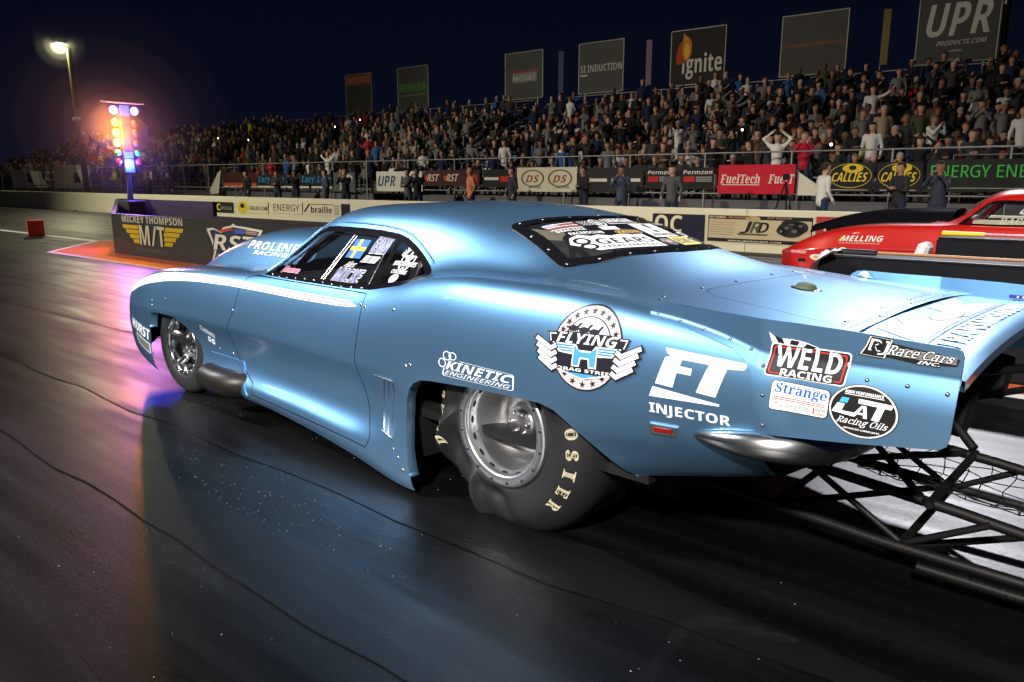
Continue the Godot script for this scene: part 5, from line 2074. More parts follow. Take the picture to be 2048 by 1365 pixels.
func far_wall() -> void:
	mat("wall_paint", lin(0.52, 0.50, 0.34), 0.65)
	var t := thing("concrete_wall", "long low cream concrete wall along the far lane", "wall", tp(0, 11.38, 0), TURN)
	var s := -14.0
	var k := 0
	while s < 110.0:
		var g := Geo.new()
		var w := 6.1 - 0.014
		var rows := []
		for q: Vector2 in v2([0.0, 0.0, 0.0, 0.05, -0.012, 0.79, -0.026, 0.818, -0.05, 0.826, -0.17, 0.826, -0.195, 0.818, -0.21, 0.79, -0.22, 0.0]):
			rows.append(q)
		for i in rows.size() - 1:
			var a: Vector2 = rows[i]
			var b: Vector2 = rows[i + 1]
			g.quad(Vector3(-w / 2, a.y, a.x), Vector3(w / 2, a.y, a.x), Vector3(w / 2, b.y, b.x), Vector3(-w / 2, b.y, b.x), Vector3(0, b.x - a.x, b.y - a.y) * Vector3(0, -1, 1))
		for e: float in [-1.0, 1.0]:
			g.quad(Vector3(e * w / 2, 0, 0), Vector3(e * w / 2, 0.82, -0.03), Vector3(e * w / 2, 0.82, -0.19), Vector3(e * w / 2, 0, -0.22), Vector3(e, 0, 0))
		var o := put(g, "wall_section", M.wall_paint, t)
		o.position.x = -(s + 3.05)
		s += 6.1
		k += 1
	# drain stubs at the foot of the wall
	for q: float in [41.5, 36.0, 31.2, 27.3]:
		var st := Geo.new()
		st.box(Vector3(-q, 0.02, 0.03), Vector3(0.12, 0.05, 0.06), Basis.IDENTITY, 0.008)
		put(st, "drain_stub", M.matt_black, t)
	var cream := Color(0.55, 0.5, 0.33)
	var ink := Color(0.014, 0.014, 0.018)
	var d := Dec.new(self)
	d.txt("BRC", 0.2, 0.2, 0.6, 0.85, Color(0.55, 0.42, 0.05))
	d.next()
	d.txt("RACING", 0.62, 0.3, 0.95, 0.6, Color(0.3, 0.28, 0.2), 0.0, "sans")
	printed("wall_sign", "black wall sign with yellow letters BRC on cream wall", "sign", d, 24.73, 22.72, 11.36, 0.26, 0.63, 0.01)
	d = Dec.new(self)
	d.ell(0.2, 0.5, 0.17, 0.5, Color(0.5, 0.38, 0.02))
	d.layer = 1
	d.ell(0.2, 0.62, 0.07, 0.2, ink)
	d.next()
	d.txt("CALLIES.COM", 0.42, 0.28, 0.98, 0.62, ink)
	printed("wall_sign", "cream wall sign with round yellow and black emblem", "sign", d, 22.5, 20.6, 11.36, 0.29, 0.67, 0.01, "", 0.0, cream)
	d = Dec.new(self)
	d.txt("ENERGY", 0.12, 0.22, 0.92, 0.82, ink, 0.0, "sans")
	printed("wall_sign", "cream wall sign reading ENERGY in thin black letters", "sign", d, 20.5, 18.73, 11.36, 0.33, 0.69, 0.01, "", 0.0, cream)
	d = Dec.new(self)
	d.txt("braille", 0.18, 0.18, 0.76, 0.72, ink)
	d.line([Vector2(0.0, 0.25), Vector2(0.14, 0.88), Vector2(0.8, 0.88)], 0.05, ink)
	for k2 in 5:
		d.rect(0.82, 0.15 + 0.15 * k2, 0.96, 0.2 + 0.15 * k2, ink)
	printed("wall_sign", "cream wall sign reading braille with black stripes", "sign", d, 18.6, 16.8, 11.36, 0.33, 0.70, 0.01, "", 0.0, cream)
	printed("wall_sign", "small plain black board fixed to the cream wall", "sign", Dec.new(self), 16.77, 16.42, 11.36, 0.33, 0.69, 0.01)
	d = Dec.new(self)
	d.txt("TRW", 0.1, 0.2, 0.9, 0.8, ink)
	printed("wall_sign", "cream wall sign with small black lettering above car roof", "sign", d, 15.6, 14.5, 11.36, 0.34, 0.70, 0.01, "", 0.0, cream)
	d = Dec.new(self)
	d.txt("OC", 0.05, 0.3, 0.58, 0.95, cream)
	d.layer = 1
	d.rect(0.62, 0.02, 0.98, 0.98, Color(0.012, 0.015, 0.035))
	printed("wall_sign", "black wall sign with cream letters OC beside rear window", "sign", d, 6.35, 5.16, 11.36, 0.15, 0.70, 0.01)
	d = Dec.new(self)
	var fawn := Color(0.40, 0.34, 0.20)
	d.rect(0.015, 0.03, 0.985, 0.97, ink)
	d.layer = 1
	d.rect(0.025, 0.16, 0.975, 0.84, fawn)
	d.layer = 2
	d.txt("NO GAMES.", 0.03, 0.875, 0.2, 0.945, cream)
	d.txt("NO GIMMICKS.", 0.22, 0.875, 0.44, 0.945, Color(0.4, 0.2, 0.1))
	d.txt("JUST RESULTS!", 0.58, 0.875, 0.80, 0.945, Color(0.4, 0.2, 0.1))
	for k2 in 6:
		d.rect(0.04, 0.28 + 0.085 * k2, 0.26 + 0.015 * (k2 % 3), 0.30 + 0.085 * k2, Color(0.2, 0.16, 0.09))
	d.txt("J", 0.35, 0.36, 0.43, 0.78, ink, 0.04)
	d.txt("R", 0.44, 0.38, 0.54, 0.78, Color(0.06, 0.075, 0.035), 0.04)
	d.txt("D", 0.51, 0.40, 0.60, 0.76, ink, 0.03)
	d.poly(v2([0.30, 0.36, 0.61, 0.36, 0.58, 0.30, 0.32, 0.29]), Color(0.06, 0.075, 0.035))
	d.ell(0.45, 0.88, 0.07, 0.09, Color(0.35, 0.27, 0.12))
	d.txt("WWW.JRDRACING.COM", 0.22, 0.045, 0.72, 0.11, cream)
	for q in [[0.80, 0.55, 0.12, 0.28], [0.73, 0.50, 0.06, 0.15], [0.88, 0.62, 0.07, 0.2], [0.80, 0.78, 0.09, 0.08]]:
		d.ell(q[0], q[1], q[2], q[3], Color(0.02, 0.022, 0.022))
	d.layer = 3
	for q in [[0.76, 0.6, 0.02, 0.05], [0.83, 0.5, 0.025, 0.06], [0.88, 0.68, 0.02, 0.04], [0.71, 0.48, 0.015, 0.05], [0.80, 0.72, 0.03, 0.02]]:
		d.ell(q[0], q[1], q[2], q[3], Color(0.10, 0.10, 0.095))
	printed("wall_sign", "fawn wall sign reading JRD with an engine picture", "sign", d, 5.12, 2.98, 11.36, 0.17, 0.72, 0.01, "", 0.0, cream)
	d = Dec.new(self)
	d.round_rect(0.08, 0.1, 1.0, 0.85, 0.06, 0.15, cream)
	d.layer = 1
	d.round_rect(0.10, 0.14, 1.0, 0.81, 0.05, 0.13, ink)
	d.layer = 2
	d.txt("RACE FUEL", 0.3, 0.45, 0.9, 0.7, Color(0.5, 0.05, 0.04))
	printed("wall_sign", "red wall sign with black rounded panel behind red car", "sign", d, 2.96, 1.1, 11.36, 0.17, 0.73, 0.01, "", 0.0, Color(0.35, 0.03, 0.03))


func island() -> void:
	mat("island_black", lin(0.010, 0.010, 0.010), 0.45)
	var t := thing("start_island", "black low-walled island carrying the start lights in the painted wedge", "barrier", tp(13.45, 3.35, 0.012), TURN)
	var inv := t.global_transform.affine_inverse()
	var wallp := func(called: String, a: Vector2, b: Vector2, h0: float, h1: float) -> MeshInstance3D:
		var g := Geo.new()
		var n := Vector2(b.y - a.y, a.x - b.x).normalized() * 0.04
		var A := tp(a.x - n.x, a.y - n.y, 0.012)
		var B := tp(b.x - n.x, b.y - n.y, 0.012)
		var C := tp(b.x + n.x, b.y + n.y, 0.012)
		var D := tp(a.x + n.x, a.y + n.y, 0.012)
		var u0 := Vector3(0, h0, 0)
		var u1 := Vector3(0, h1, 0)
		var cen := (A + C) / 2
		g.quad(A, B, B + u1, A + u0, (A + B) / 2 - cen)
		g.quad(D, C, C + u1, D + u0, (D + C) / 2 - cen)
		g.quad(A + u0, B + u1, C + u1, D + u0, Vector3.UP)
		g.quad(A, D, D + u0, A + u0, (A + D) / 2 - cen)
		g.quad(B, C, C + u1, B + u1, (B + C) / 2 - cen)
		var o := put(g, called, M.island_black, t)
		o.transform = inv
		return o
	wallp.call("near_wall", Vector2(13.45, 3.39), Vector2(4.6, 3.39), 0.75, 0.75)
	wallp.call("end_wall", Vector2(13.47, 3.40), Vector2(15.9, 4.56), 0.75, 0.96)
	wallp.call("back_wall", Vector2(15.95, 4.60), Vector2(11.9, 4.60), 0.97, 0.97)
	wallp.call("back_wall", Vector2(11.88, 4.60), Vector2(4.6, 4.60), 0.70, 0.70)
	var ped := Geo.new()
	ped.add(tbox(14.95, 14.45, 4.15, 4.5, 0.012, 0.97, 0.02))
	put(ped, "pedestal", M.island_black, t).transform = inv
	# print on the near wall
	var d := Dec.new(self)
	var bone := Color(0.60, 0.58, 0.46)
	var gold := Color(0.62, 0.42, 0.01)
	d.txt("MICKEY THOMPSON", 0.02, 0.80, 0.98, 1.0, bone)
	for sg: float in [-1.0, 1.0]:
		for k in 4:
			d.rect(0.5 + sg * 0.18, 0.21 + 0.135 * k, 0.5 + sg * (0.30 + 0.055 * k), 0.32 + 0.135 * k, gold, sg * 0.02)
	d.layer = 1
	d.outlined("M/T", 0.30, 0.18, 0.70, 0.74, bone, Color(0.012, 0.012, 0.012), 0.012, 0.02)
	d.layer = 1
	d.txt("TIRES & WHEELS", 0.22, -0.02, 0.72, 0.09, Color(0.16, 0.16, 0.15), 0.0, "sans")
	d.rect(-0.08, 0.1, -0.06, 0.3, Color(0.12, 0.12, 0.08))
	put(d.lay(on_plane(tp(13.05, 3.349, 0.12), Basis(Vector3.UP, TURN) * Basis.from_scale(Vector3(2.35, 0.63, 1))), 0.0, 0.003, 0.002), "print", M.print, t, true).transform = inv
	d = Dec.new(self)
	d.poly(v2([0.0, 0.86, 0.12, 0.9, 0.26, 0.82, 0.32, 0.93, 0.46, 0.98, 0.5, 1.04, 0.55, 0.99, 0.72, 0.97, 1.0, 0.92, 0.9, 0.6, 0.94, 0.0, 0.06, 0.0, 0.12, 0.3, 0.08, 0.55]), bone)
	d.layer = 1
	d.poly(v2([0.06, 0.82, 0.14, 0.85, 0.28, 0.78, 0.34, 0.89, 0.5, 0.95, 0.7, 0.92, 0.94, 0.87, 0.85, 0.6, 0.89, 0.04, 0.1, 0.04, 0.16, 0.3, 0.12, 0.55]), Color(0.02, 0.035, 0.08))
	d.layer = 2
	d.poly(v2([0.2, 0.83, 0.42, 0.92, 0.52, 0.90, 0.3, 0.80]), Color(0.5, 0.05, 0.02))
	d.rect(0.52, 0.80, 0.70, 0.90, Color(0.06, 0.09, 0.35))
	for k in 3:
		d.rect(0.71, 0.80 + 0.04 * k, 0.90, 0.82 + 0.04 * k, Color(0.55, 0.3, 0.22), 0.01)
	d.outlined("RST", 0.14, 0.34, 0.86, 0.74, bone, Color(0.012, 0.012, 0.012), 0.02, 0.02, 0.06)
	d.txt("MOTORSPORT", 0.18, 0.1, 0.82, 0.24, Color(0.45, 0.25, 0.06))
	put(d.lay(on_plane(tp(9.98, 3.349, 0.08), Basis(Vector3.UP, TURN) * Basis.from_scale(Vector3(1.62, 0.62, 1))), 0.0, 0.003, 0.0015), "print", M.print, t, true).transform = inv
	start_tree()
	# orange foam block on the far lane
	mat("foam", lin(0.62, 0.055, 0.015), 0.8)
	var fb := thing("marker_block", "square orange foam marker block on the far lane", "marker", tp(20.0, 4.25, 0.010), TURN - 0.35)
	var fg := Geo.new()
	fg.box(Vector3(0, 0.19, 0), Vector3(0.42, 0.38, 0.36), Basis.IDENTITY, 0.012)
	put(fg, "block", M.foam, fb)
	var fl := Geo.new()
	fl.box(Vector3(-0.16, 0.19, 0.183), Vector3(0.05, 0.34, 0.004))
	put(fl, "edge_strip", mat("ochre", lin(0.35, 0.16, 0.02), 0.8), fb)
	# black guard boxes behind the start line, with a broom and a rod on top
	var gd := 0
	for q in [[0.12, -5.0, 2.95, 3.40, 0.80, "long black guard box with a wooden broom lying on top"], [-0.42, -5.0, 4.30, 4.75, 0.885, "black guard box with yellow-handled rod behind the broom box"]]:
		var b := thing("guard_box", q[5], "barrier", tp(q[0], q[2], 0.012), TURN + 0.02)
		var g := Geo.new()
		var L: float = q[0] - q[1]
		var W: float = q[3] - q[2]
		g.box(Vector3(L / 2, q[4] / 2, -W / 2), Vector3(L, q[4], W), Basis.IDENTITY, 0.02)
		put(g, "box", mat("guard_black", lin(0.005, 0.005, 0.007), 0.6, 0.0, 0.25), b)
		var edge := Geo.new()
		edge.box(Vector3(L / 2, q[4] + 0.006, -0.03), Vector3(L - 0.02, 0.012, 0.05), Basis.IDENTITY, 0.004)
		put(edge, "edge_trim", M.dark_metal, b)
		if gd == 0:
			var br := thing("broom", "broom with wooden handle and white bristles lying on black guard box", "broom", tp(q[0], q[2] + 0.12, q[4] + 0.02), TURN + 0.02)
			var h := Geo.new()
			h.tube([Vector3(0.38, 0.03, 0.02), Vector3(3.2, 0.03, 0.0)], 0.011, 0.011, 8)
			put(h, "handle", mat("wood", lin(0.30, 0.13, 0.04), 0.5), br)
			var hd := Geo.new()
			hd.box(Vector3(0.22, 0.03, 0.02), Vector3(0.36, 0.04, 0.06), Basis.IDENTITY, 0.012)
			put(hd, "head", M.dark_metal, br)
			var rag := thing("cloth", "white cloth hanging over the end of the black guard box", "cloth", tp(q[0] - 0.02, q[2], q[4]), TURN)
			var rr := []
			for i in 9:
				var row := []
				for j in 7:
					var f := i / 8.0
					row.append(Vector3(0.14 - 0.2 * f - 0.02 * sin(j * 1.9), 0.055 + 0.02 * sin(j * 2.3 + i) - 0.30 * maxf(0.0, f - 0.45), -0.20 + 0.06 * j + 0.015 * sin(i * 1.3 + j)))
				rr.append(row)
			var rg := Geo.new()
			rg.patch(rr)
			put(rg, "fold", mat("white_cloth", lin(0.6, 0.6, 0.6), 0.9), rag)
		else:
			var br := thing("rod", "thin red rod with yellow grip lying on black guard box", "rod", tp(q[0], q[2] + 0.1, q[4] + 0.03), TURN + 0.02)
			var h := Geo.new()
			h.tube([Vector3(0.34, 0.02, 0.0), Vector3(2.6, 0.02, 0.0)], 0.011, 0.011, 8)
			put(h, "shaft", mat("pink_rod", lin(0.5, 0.12, 0.12), 0.4), br)
			var gr := Geo.new()
			gr.tube([Vector3(0.02, 0.02, 0.0), Vector3(0.34, 0.02, 0.0)], 0.022, 0.018, 8)
			put(gr, "grip", mat("yellow_grip", lin(0.62, 0.42, 0.01), 0.5), br)
			var pad := thing("pad", "white pad strapped to the end of the guard box", "pad", tp(q[0] + 0.10, q[2] + 0.05, 0.70), TURN)
			var pg := Geo.new()
			pg.box(Vector3(-0.02, 0.07, -0.1), Vector3(0.10, 0.16, 0.2), Basis(Vector3.BACK, -0.3), 0.03)
			put(pg, "cushion", M.white_cloth, pad)
		gd += 1


func start_tree() -> void:
	var t := thing("start_lights", "tall drag-strip start light post with three lit amber lamps and blue panels", "start lights", tp(14.7, 4.32, 0.97), TURN)
	var face := Basis(Vector3.UP, PI / 2)                          # lamps look back at the cars
	mat("tree_blue", lin(0.02, 0.05, 0.35), 0.4)
	glow("blue_panel_light", Color(0.16, 0.26, 1.0), 3.2)
	glow("stage_lamp_light", Color(0.45, 0.52, 1.0), 4.0)
	glow("amber_lamp_light", Color(1.0, 0.60, 0.12), 16.0)
	mat("amber_off", lin(0.07, 0.018, 0.004), 0.3)
	mat("green_lens", lin(0.02, 0.32, 0.06), 0.25)
	mat("red_lens_tree", lin(0.45, 0.015, 0.01), 0.25)
	var post := Geo.new()
	post.tube([Vector3(0, 0.0, 0), Vector3(0, 0.62, 0)], 0.045, 0.045, 12)
	post.tube([Vector3(0.05, 0.0, 0.09), Vector3(0.0, 0.45, 0.02)], 0.02, 0.02, 8)
	put(post, "post", M.dark_metal, t)
	var col := Geo.new()
	col.box(Vector3(0, 1.20, 0), Vector3(0.16, 1.30, 0.20), Basis.IDENTITY, 0.015)
	put(col, "column", M.matt_black, t)
	var roof := Geo.new()
	roof.box(Vector3(0.03, 1.955, 0), Vector3(0.34, 0.03, 0.74), Basis(Vector3.BACK, -0.08), 0.008)
	put(roof, "shade_board", mat("tree_grey", lin(0.22, 0.21, 0.19), 0.6), t)
	for q in [[0.70, 0.26], [0.92, 0.12], [1.80, 0.20]]:
		var p := Geo.new()
		p.box(Vector3(0.083, q[0], 0), Vector3(0.012, q[1], 0.19), Basis.IDENTITY, 0.004)
		put(p, "blue_panel", M.blue_panel_light, t)
	var bulb := Geo.new()
	var prof := []
	for k in 9:
		prof.append(Vector2(maxf(0.0001, sin(k * PI / 16)), cos(k * PI / 16)))
	bulb.lathe(prof, Vector3.ZERO, Basis.IDENTITY, 24)
	var bm := bulb.mesh()
	var hood := Geo.new()
	hood.lathe([Vector2(1.0, -0.35), Vector2(1.08, -0.35), Vector2(1.12, 0.9), Vector2(1.06, 0.9), Vector2(1.0, -0.2)], Vector3.ZERO, Basis.IDENTITY, 24, false, -0.4, PI + 0.4)
	var hm := hood.mesh()
	var out := Basis(Vector3.BACK, -PI / 2)
	var rows := [[1.80, 0.085, "stage"], [1.56, 0.075, "amber"], [1.36, 0.075, "amber"], [1.16, 0.075, "amber"], [0.96, 0.062, "green"], [0.78, 0.062, "red"]]
	for sg: float in [1.0, -1.0]:
		for q in rows:
			var m: Material = M.stage_lamp_light
			if q[2] == "amber":
				m = M.amber_lamp_light if sg > 0 else M.amber_off
			elif q[2] == "green":
				m = M.green_lens
			elif q[2] == "red":
				m = M.red_lens_tree
			var off := 0.21 if q[2] == "stage" else 0.20
			var at := Vector3(0.06, q[0], off * sg)
			var o := put_mesh(bm, q[2] + "_lamp", m, t)
			o.transform = Transform3D(out.scaled(Vector3(q[1], q[1], q[1])) * Basis.from_scale(Vector3(1, 0.55, 1)), at)
			var can := Geo.new()
			can.lathe([Vector2(0.0001, -0.10), Vector2(q[1] * 0.9, -0.10), Vector2(q[1] * 1.06, 0.0), Vector2(q[1] * 1.0, 0.004)], at, out, 20)
			can.box(at + Vector3(-0.05, 0, -0.05 * sg), Vector3(0.03, 0.03, 0.16))
			put(can, "lamp_can", M.matt_black, t)
	# round baffle between the two columns of lamps
	var baf := Geo.new()
	baf.lathe([Vector2(0.0001, 0.008), Vector2(0.36, 0.008), Vector2(0.365, 0.0), Vector2(0.36, -0.008), Vector2(0.0001, -0.008)], Vector3(-0.05, 1.36, -0.16), out, 40)
	put(baf, "baffle", mat("baffle_brown", lin(0.10, 0.035, 0.012), 0.7), t)
	for q in [[0.9, 0.08], [1.3, 0.03], [1.8, 0.014], [2.5, 0.007], [3.4, 0.0035], [4.6, 0.0016]]:
		var hz := FogVolume.new()
		hz.name = "haze"
		hz.shape = RenderingServer.FOG_VOLUME_SHAPE_ELLIPSOID
		hz.size = Vector3.ONE * q[0]
		hz.position = t.position + Vector3(0.16, 1.46, 0.30)
		var hm2 := FogMaterial.new()
		hm2.density = q[1]
		hm2.albedo = Color(0.9, 0.88, 0.85)
		hz.material = hm2
		add_child(hz, true)
		hz.set_meta("kind", "stuff")
		hz.set_meta("label", "thin haze glowing round the start lights")
	var xf := t.global_transform
	for y: float in [1.56, 1.36, 1.16]:
		lamp("amber_light", xf * Vector3(0.12, y, 0.20), Color(1.0, 0.58, 0.08), 4.2, 0.07)
	lamp("blue_light", xf * Vector3(0.16, 0.75, 0.0), Color(0.22, 0.26, 1.0), 10.0, 0.12)
	lamp("stage_light", xf * Vector3(0.16, 1.80, 0.21), Color(0.40, 0.42, 1.0), 0.15, 0.09)
	lamp("stage_light", xf * Vector3(0.16, 1.80, -0.21), Color(0.40, 0.42, 1.0), 0.15, 0.09)


func lamp(called: String, at: Vector3, c: Color, e: float, size: float) -> OmniLight3D:
	var l := OmniLight3D.new()
	l.name = called
	add_child(l, true)
	l.position = at
	l.light_color = c
	l.light_energy = e
	l.light_size = size
	l.omni_range = 200.0
	l.omni_attenuation = 2.0
	l.shadow_enabled = true
	return l


# floodlight tower: pole, head frame and lamp faces, with the light just in front
func tower(label: String, foot: Vector3, h: float, aim: Vector3, e: float, c: Color, size: float, cone: float, soft: float) -> void:
	var t := thing("light_tower", label, "light tower", foot)
	var g := Geo.new()
	g.tube([Vector3.ZERO, Vector3(0, h, 0)], 0.16, 0.10, 12)
	put(g, "pole", M.dark_metal, t)
	var dir := (aim - foot - Vector3(0, h, 0)).normalized()
	var b := Basis.looking_at(dir)
	var head := Geo.new()
	head.box(Vector3(0, h, 0) + dir * 0.25, Vector3(1.1, 0.75, 0.22), b, 0.02)
	put(head, "lamp_head", M.dark_metal, t)
	for k in 4:
		var f := Geo.new()
		f.box(Vector3(0, h, 0) + dir * 0.37 + b * Vector3(-0.26 + 0.52 * (k % 2), 0.18 - 0.36 * (k / 2), 0), Vector3(0.44, 0.3, 0.012), b)
		put(f, "lamp_face", M.flood_light, t)
	var l := SpotLight3D.new()
	l.name = "flood_light"
	add_child(l, true)
	l.look_at_from_position(foot + Vector3(0, h, 0) + dir * (0.40 + size), aim)
	l.light_color = c
	l.light_energy = e
	l.light_size = size
	l.spot_range = 200.0
	l.spot_angle = cone
	l.spot_angle_attenuation = soft
	l.spot_attenuation = 2.0
	l.shadow_enabled = true


func street_lamp() -> void:
	var t := thing("lamp_post", "tall leaning wooden lamp post with one bright white lamp", "lamp post", tp(43.6, 15.0, 0), TURN)
	t.rotation.z = 0.045
	var g := Geo.new()
	g.tube([Vector3.ZERO, Vector3(0, 4, 0), Vector3(0, 8.25, 0)], 0.17, 0.12, 10)
	put(g, "pole", mat("pole_wood", lin(0.16, 0.14, 0.06), 0.8), t)
	var arm := Geo.new()
	arm.tube([Vector3(0, 8.1, 0), Vector3(-0.1, 8.3, 0.15), Vector3(-0.2, 8.42, 0.3)], 0.04, 0.04, 8)
	put(arm, "arm", M.dark_metal, t)
	var head := Geo.new()
	head.lathe([Vector2(0.0001, 0.20), Vector2(0.12, 0.18), Vector2(0.24, 0.06), Vector2(0.27, -0.02)], Vector3(-0.22, 8.48, 0.34), Basis.IDENTITY, 20)
	put(head, "lamp_hood", M.dark_metal, t)
	var bulb := Geo.new()
	var prof := []
	for k in 13:
		prof.append(Vector2(maxf(0.0001, 0.20 * sin(k * PI / 12)), 0.18 * cos(k * PI / 12)))
	bulb.lathe(prof, Vector3(-0.22, 8.38, 0.34), Basis.IDENTITY, 20)
	put(bulb, "lamp_bulb", M.lamp_bulb_light, t)
	lamp("lamp_post_light", t.transform * Vector3(-0.22, 8.38, 0.34), Color(1.0, 0.97, 0.78), 32.0, 0.15)
	for q in [[0.9, 0.07], [1.5, 0.015], [2.4, 0.004]]:
		var hz := FogVolume.new()
		hz.name = "haze"
		hz.shape = RenderingServer.FOG_VOLUME_SHAPE_ELLIPSOID
		hz.size = Vector3.ONE * q[0]
		hz.position = t.transform * Vector3(-0.22, 8.38, 0.34)
		var hm := FogMaterial.new()
		hm.density = q[1]
		hm.albedo = Color(0.9, 0.9, 0.85)
		hz.material = hm
		add_child(hz, true)
		hz.set_meta("kind", "stuff")
		hz.set_meta("label", "thin haze glowing round the lamp post head")
	var box := Geo.new()
	box.box(Vector3(0.16, 4.6, 0.12), Vector3(0.5, 0.14, 0.25), Basis.IDENTITY, 0.02)
	put(box, "small_lamp_box", mat("box_grey", lin(0.3, 0.3, 0.27), 0.6), t)


# ---------------------------------------------------------------- fence, banners, boards
func fence() -> void:
	var t := thing("spectator_fence", "long rail fence hung with sponsor banners below the grandstand", "fence", tp(0, 17.05, 0), TURN)
	for k in 34:
		var g := Geo.new()
		g.tube([Vector3(4.0 - 2.4 * k, 0, 0), Vector3(4.0 - 2.4 * k, 2.12, 0)], 0.028, 0.028, 8)
		put(g, "post", M.fence_steel, t)
	for y: float in [2.10, 1.02]:
		var g := Geo.new()
		g.tube([Vector3(4, y, 0), Vector3(-76, y, 0)], 0.022, 0.022, 8)
		put(g, "rail", M.fence_steel, t)
	var ink := Color(0.012, 0.012, 0.014)
	var bone := Color(0.52, 0.50, 0.42)
	var D := 16.98
	var grp := "banners on the spectator fence"
	var d := Dec.new(self)
	d.rect(0, 0.0, 1, 0.3, Color(0.35, 0.06, 0.02))
	d.rect(0, 0.0, 1, 0.08, bone)
	printed("banner", "black fence banner with red band beside white pennant", "banner", d, 32.85, 30.1, D, 1.05, 1.72, 0.01, grp, 0.02, Color(0.05, 0.012, 0.01))
	d = Dec.new(self)
	for k in 5:
		if k > 0:
			d.next()
		d.outlined("Lucy", 0.02 + 0.2 * k, 0.28, 0.19 + 0.2 * k, 0.9, Color(0.02, 0.20, 0.45), ink, 0.004, 0.03, 0.02, "serifbold")
		d.layer = 0
	d.rect(0, 0.0, 1, 0.12, bone)
	printed("banner", "black fence banner with five blue script words", "banner", d, 30.05, 24.55, D, 1.05, 1.60, 0.01, grp, 0.02)
	d = Dec.new(self)
	d.star(0.5, 0.45, 0.4, 0.5, Color(0.3, 0.33, 0.3))
	d.next()
	d.ell(0.72, 0.7, 0.2, 0.2, Color(0.35, 0.36, 0.35))
	printed("banner", "small grey fence banner with pale jagged figure", "banner", d, 24.45, 23.1, D, 0.92, 1.68, 0.01, grp, 0.02, Color(0.07, 0.07, 0.07))
	d = Dec.new(self)
	d.outlined("UPR", 0.04, 0.25, 0.44, 0.78, Color(0.03, 0.04, 0.12), bone, 0.01, 0.02, 0.04)
	d.next()
	d.outlined("UPR", 0.54, 0.25, 0.95, 0.78, Color(0.03, 0.04, 0.12), bone, 0.01, 0.02, 0.04)
	printed("banner", "white fence banner reading UPR twice in dark blue", "banner", d, 21.75, 19.2, D, 0.96, 1.70, 0.01, grp, 0.03, Color(0.5, 0.5, 0.40))
	d = Dec.new(self)
	for k in 2:
		if k > 0:
			d.next()
		d.txt("RST", 0.06 + 0.36 * k, 0.3, 0.26 + 0.36 * k, 0.75, Color(0.5, 0.42, 0.35), 0.03)
		d.rect(0.0 + 0.36 * k, 0.36, 0.05 + 0.36 * k, 0.66, Color(0.4, 0.05, 0.03))
	d.next()
	d.rect(0.78, 0.3, 0.96, 0.7, Color(0.42, 0.03, 0.02))
	printed("banner", "black and red fence banner reading RST", "banner", d, 19.05, 16.35, D, 1.17, 1.73, 0.01, grp, 0.02, Color(0.05, 0.014, 0.012))
	d = Dec.new(self)
	d.rect(0.55, 0.3, 0.9, 0.62, Color(0.42, 0.02, 0.02))
	d.next()
	d.rect(0.05, 0.4, 0.5, 0.55, bone)
	printed("banner", "narrow black fence banner with small red block", "banner", d, 16.2, 14.75, D, 1.15, 1.73, 0.01, grp, 0.02)
	d = Dec.new(self)
	for k in 2:
		if k > 0:
			d.next()
		d.ring(0.27 + 0.46 * k, 0.55, 0.20, 0.36, 0.14, Color(0.12, 0.09, 0.05))
		d.txt("DS", 0.17 + 0.46 * k, 0.38, 0.37 + 0.46 * k, 0.68, Color(0.22, 0.05, 0.03), 0.04)
		d.txt("RACING", 0.2 + 0.46 * k, 0.14, 0.42 + 0.46 * k, 0.26, Color(0.1, 0.1, 0.1))
	printed("banner", "cream fence banner with two oval emblems", "banner", d, 14.67, 12.26, D, 1.01, 1.78, 0.01, grp, 0.02, Color(0.5, 0.48, 0.36))
	d = Dec.new(self)
	for k in 2:
		if k > 0:
			d.next()
		d.rect(0.03 + 0.5 * k, 0.42, 0.46 + 0.5 * k, 0.55, bone)
		d.rect(0.12 + 0.5 * k, 0.38, 0.2 + 0.5 * k, 0.6, Color(0.3, 0.3, 0.28))
	printed("banner", "dark grey fence banner with two pale bars", "banner", d, 12.22, 9.9, D, 1.03, 1.75, 0.01, grp, 0.02, Color(0.02, 0.02, 0.022))
	for k in 2:
		d = Dec.new(self)
		d.txt("Permzon", 0.08, 0.7, 0.95, 0.88, bone, 0.03)
		d.rect(0.08, 0.34, 0.42, 0.6, Color(0.35, 0.02, 0.02))
		for e in 3:
			d.rect(0.46, 0.36 + 0.09 * e, 0.94, 0.40 + 0.09 * e, Color(0.3, 0.3, 0.3))
		printed("banner", "black fence banner with red square and grey lines" if k == 0 else "black fence banner with red square next to the red one", "banner", d, [9.82, 8.68][k], [8.84, 7.68][k], D, 1.13, 1.72, 0.01, grp, 0.02)
	d = Dec.new(self)
	d.txt("FuelTech", 0.04, 0.36, 0.57, 0.68, Color(0.6, 0.56, 0.5), 0.02, "serifbold")
	d.next()
	d.txt("FuelT", 0.68, 0.36, 0.99, 0.68, Color(0.6, 0.56, 0.5), 0.02, "serifbold")
	d.rect(0.05, 0.30, 0.56, 0.325, Color(0.6, 0.56, 0.5))
	printed("banner", "bright red fence banner reading FuelTech in white", "banner", d, 7.55, 5.46, D, 1.02, 1.78, 0.01, grp, 0.03, Color(0.42, 0.012, 0.025))
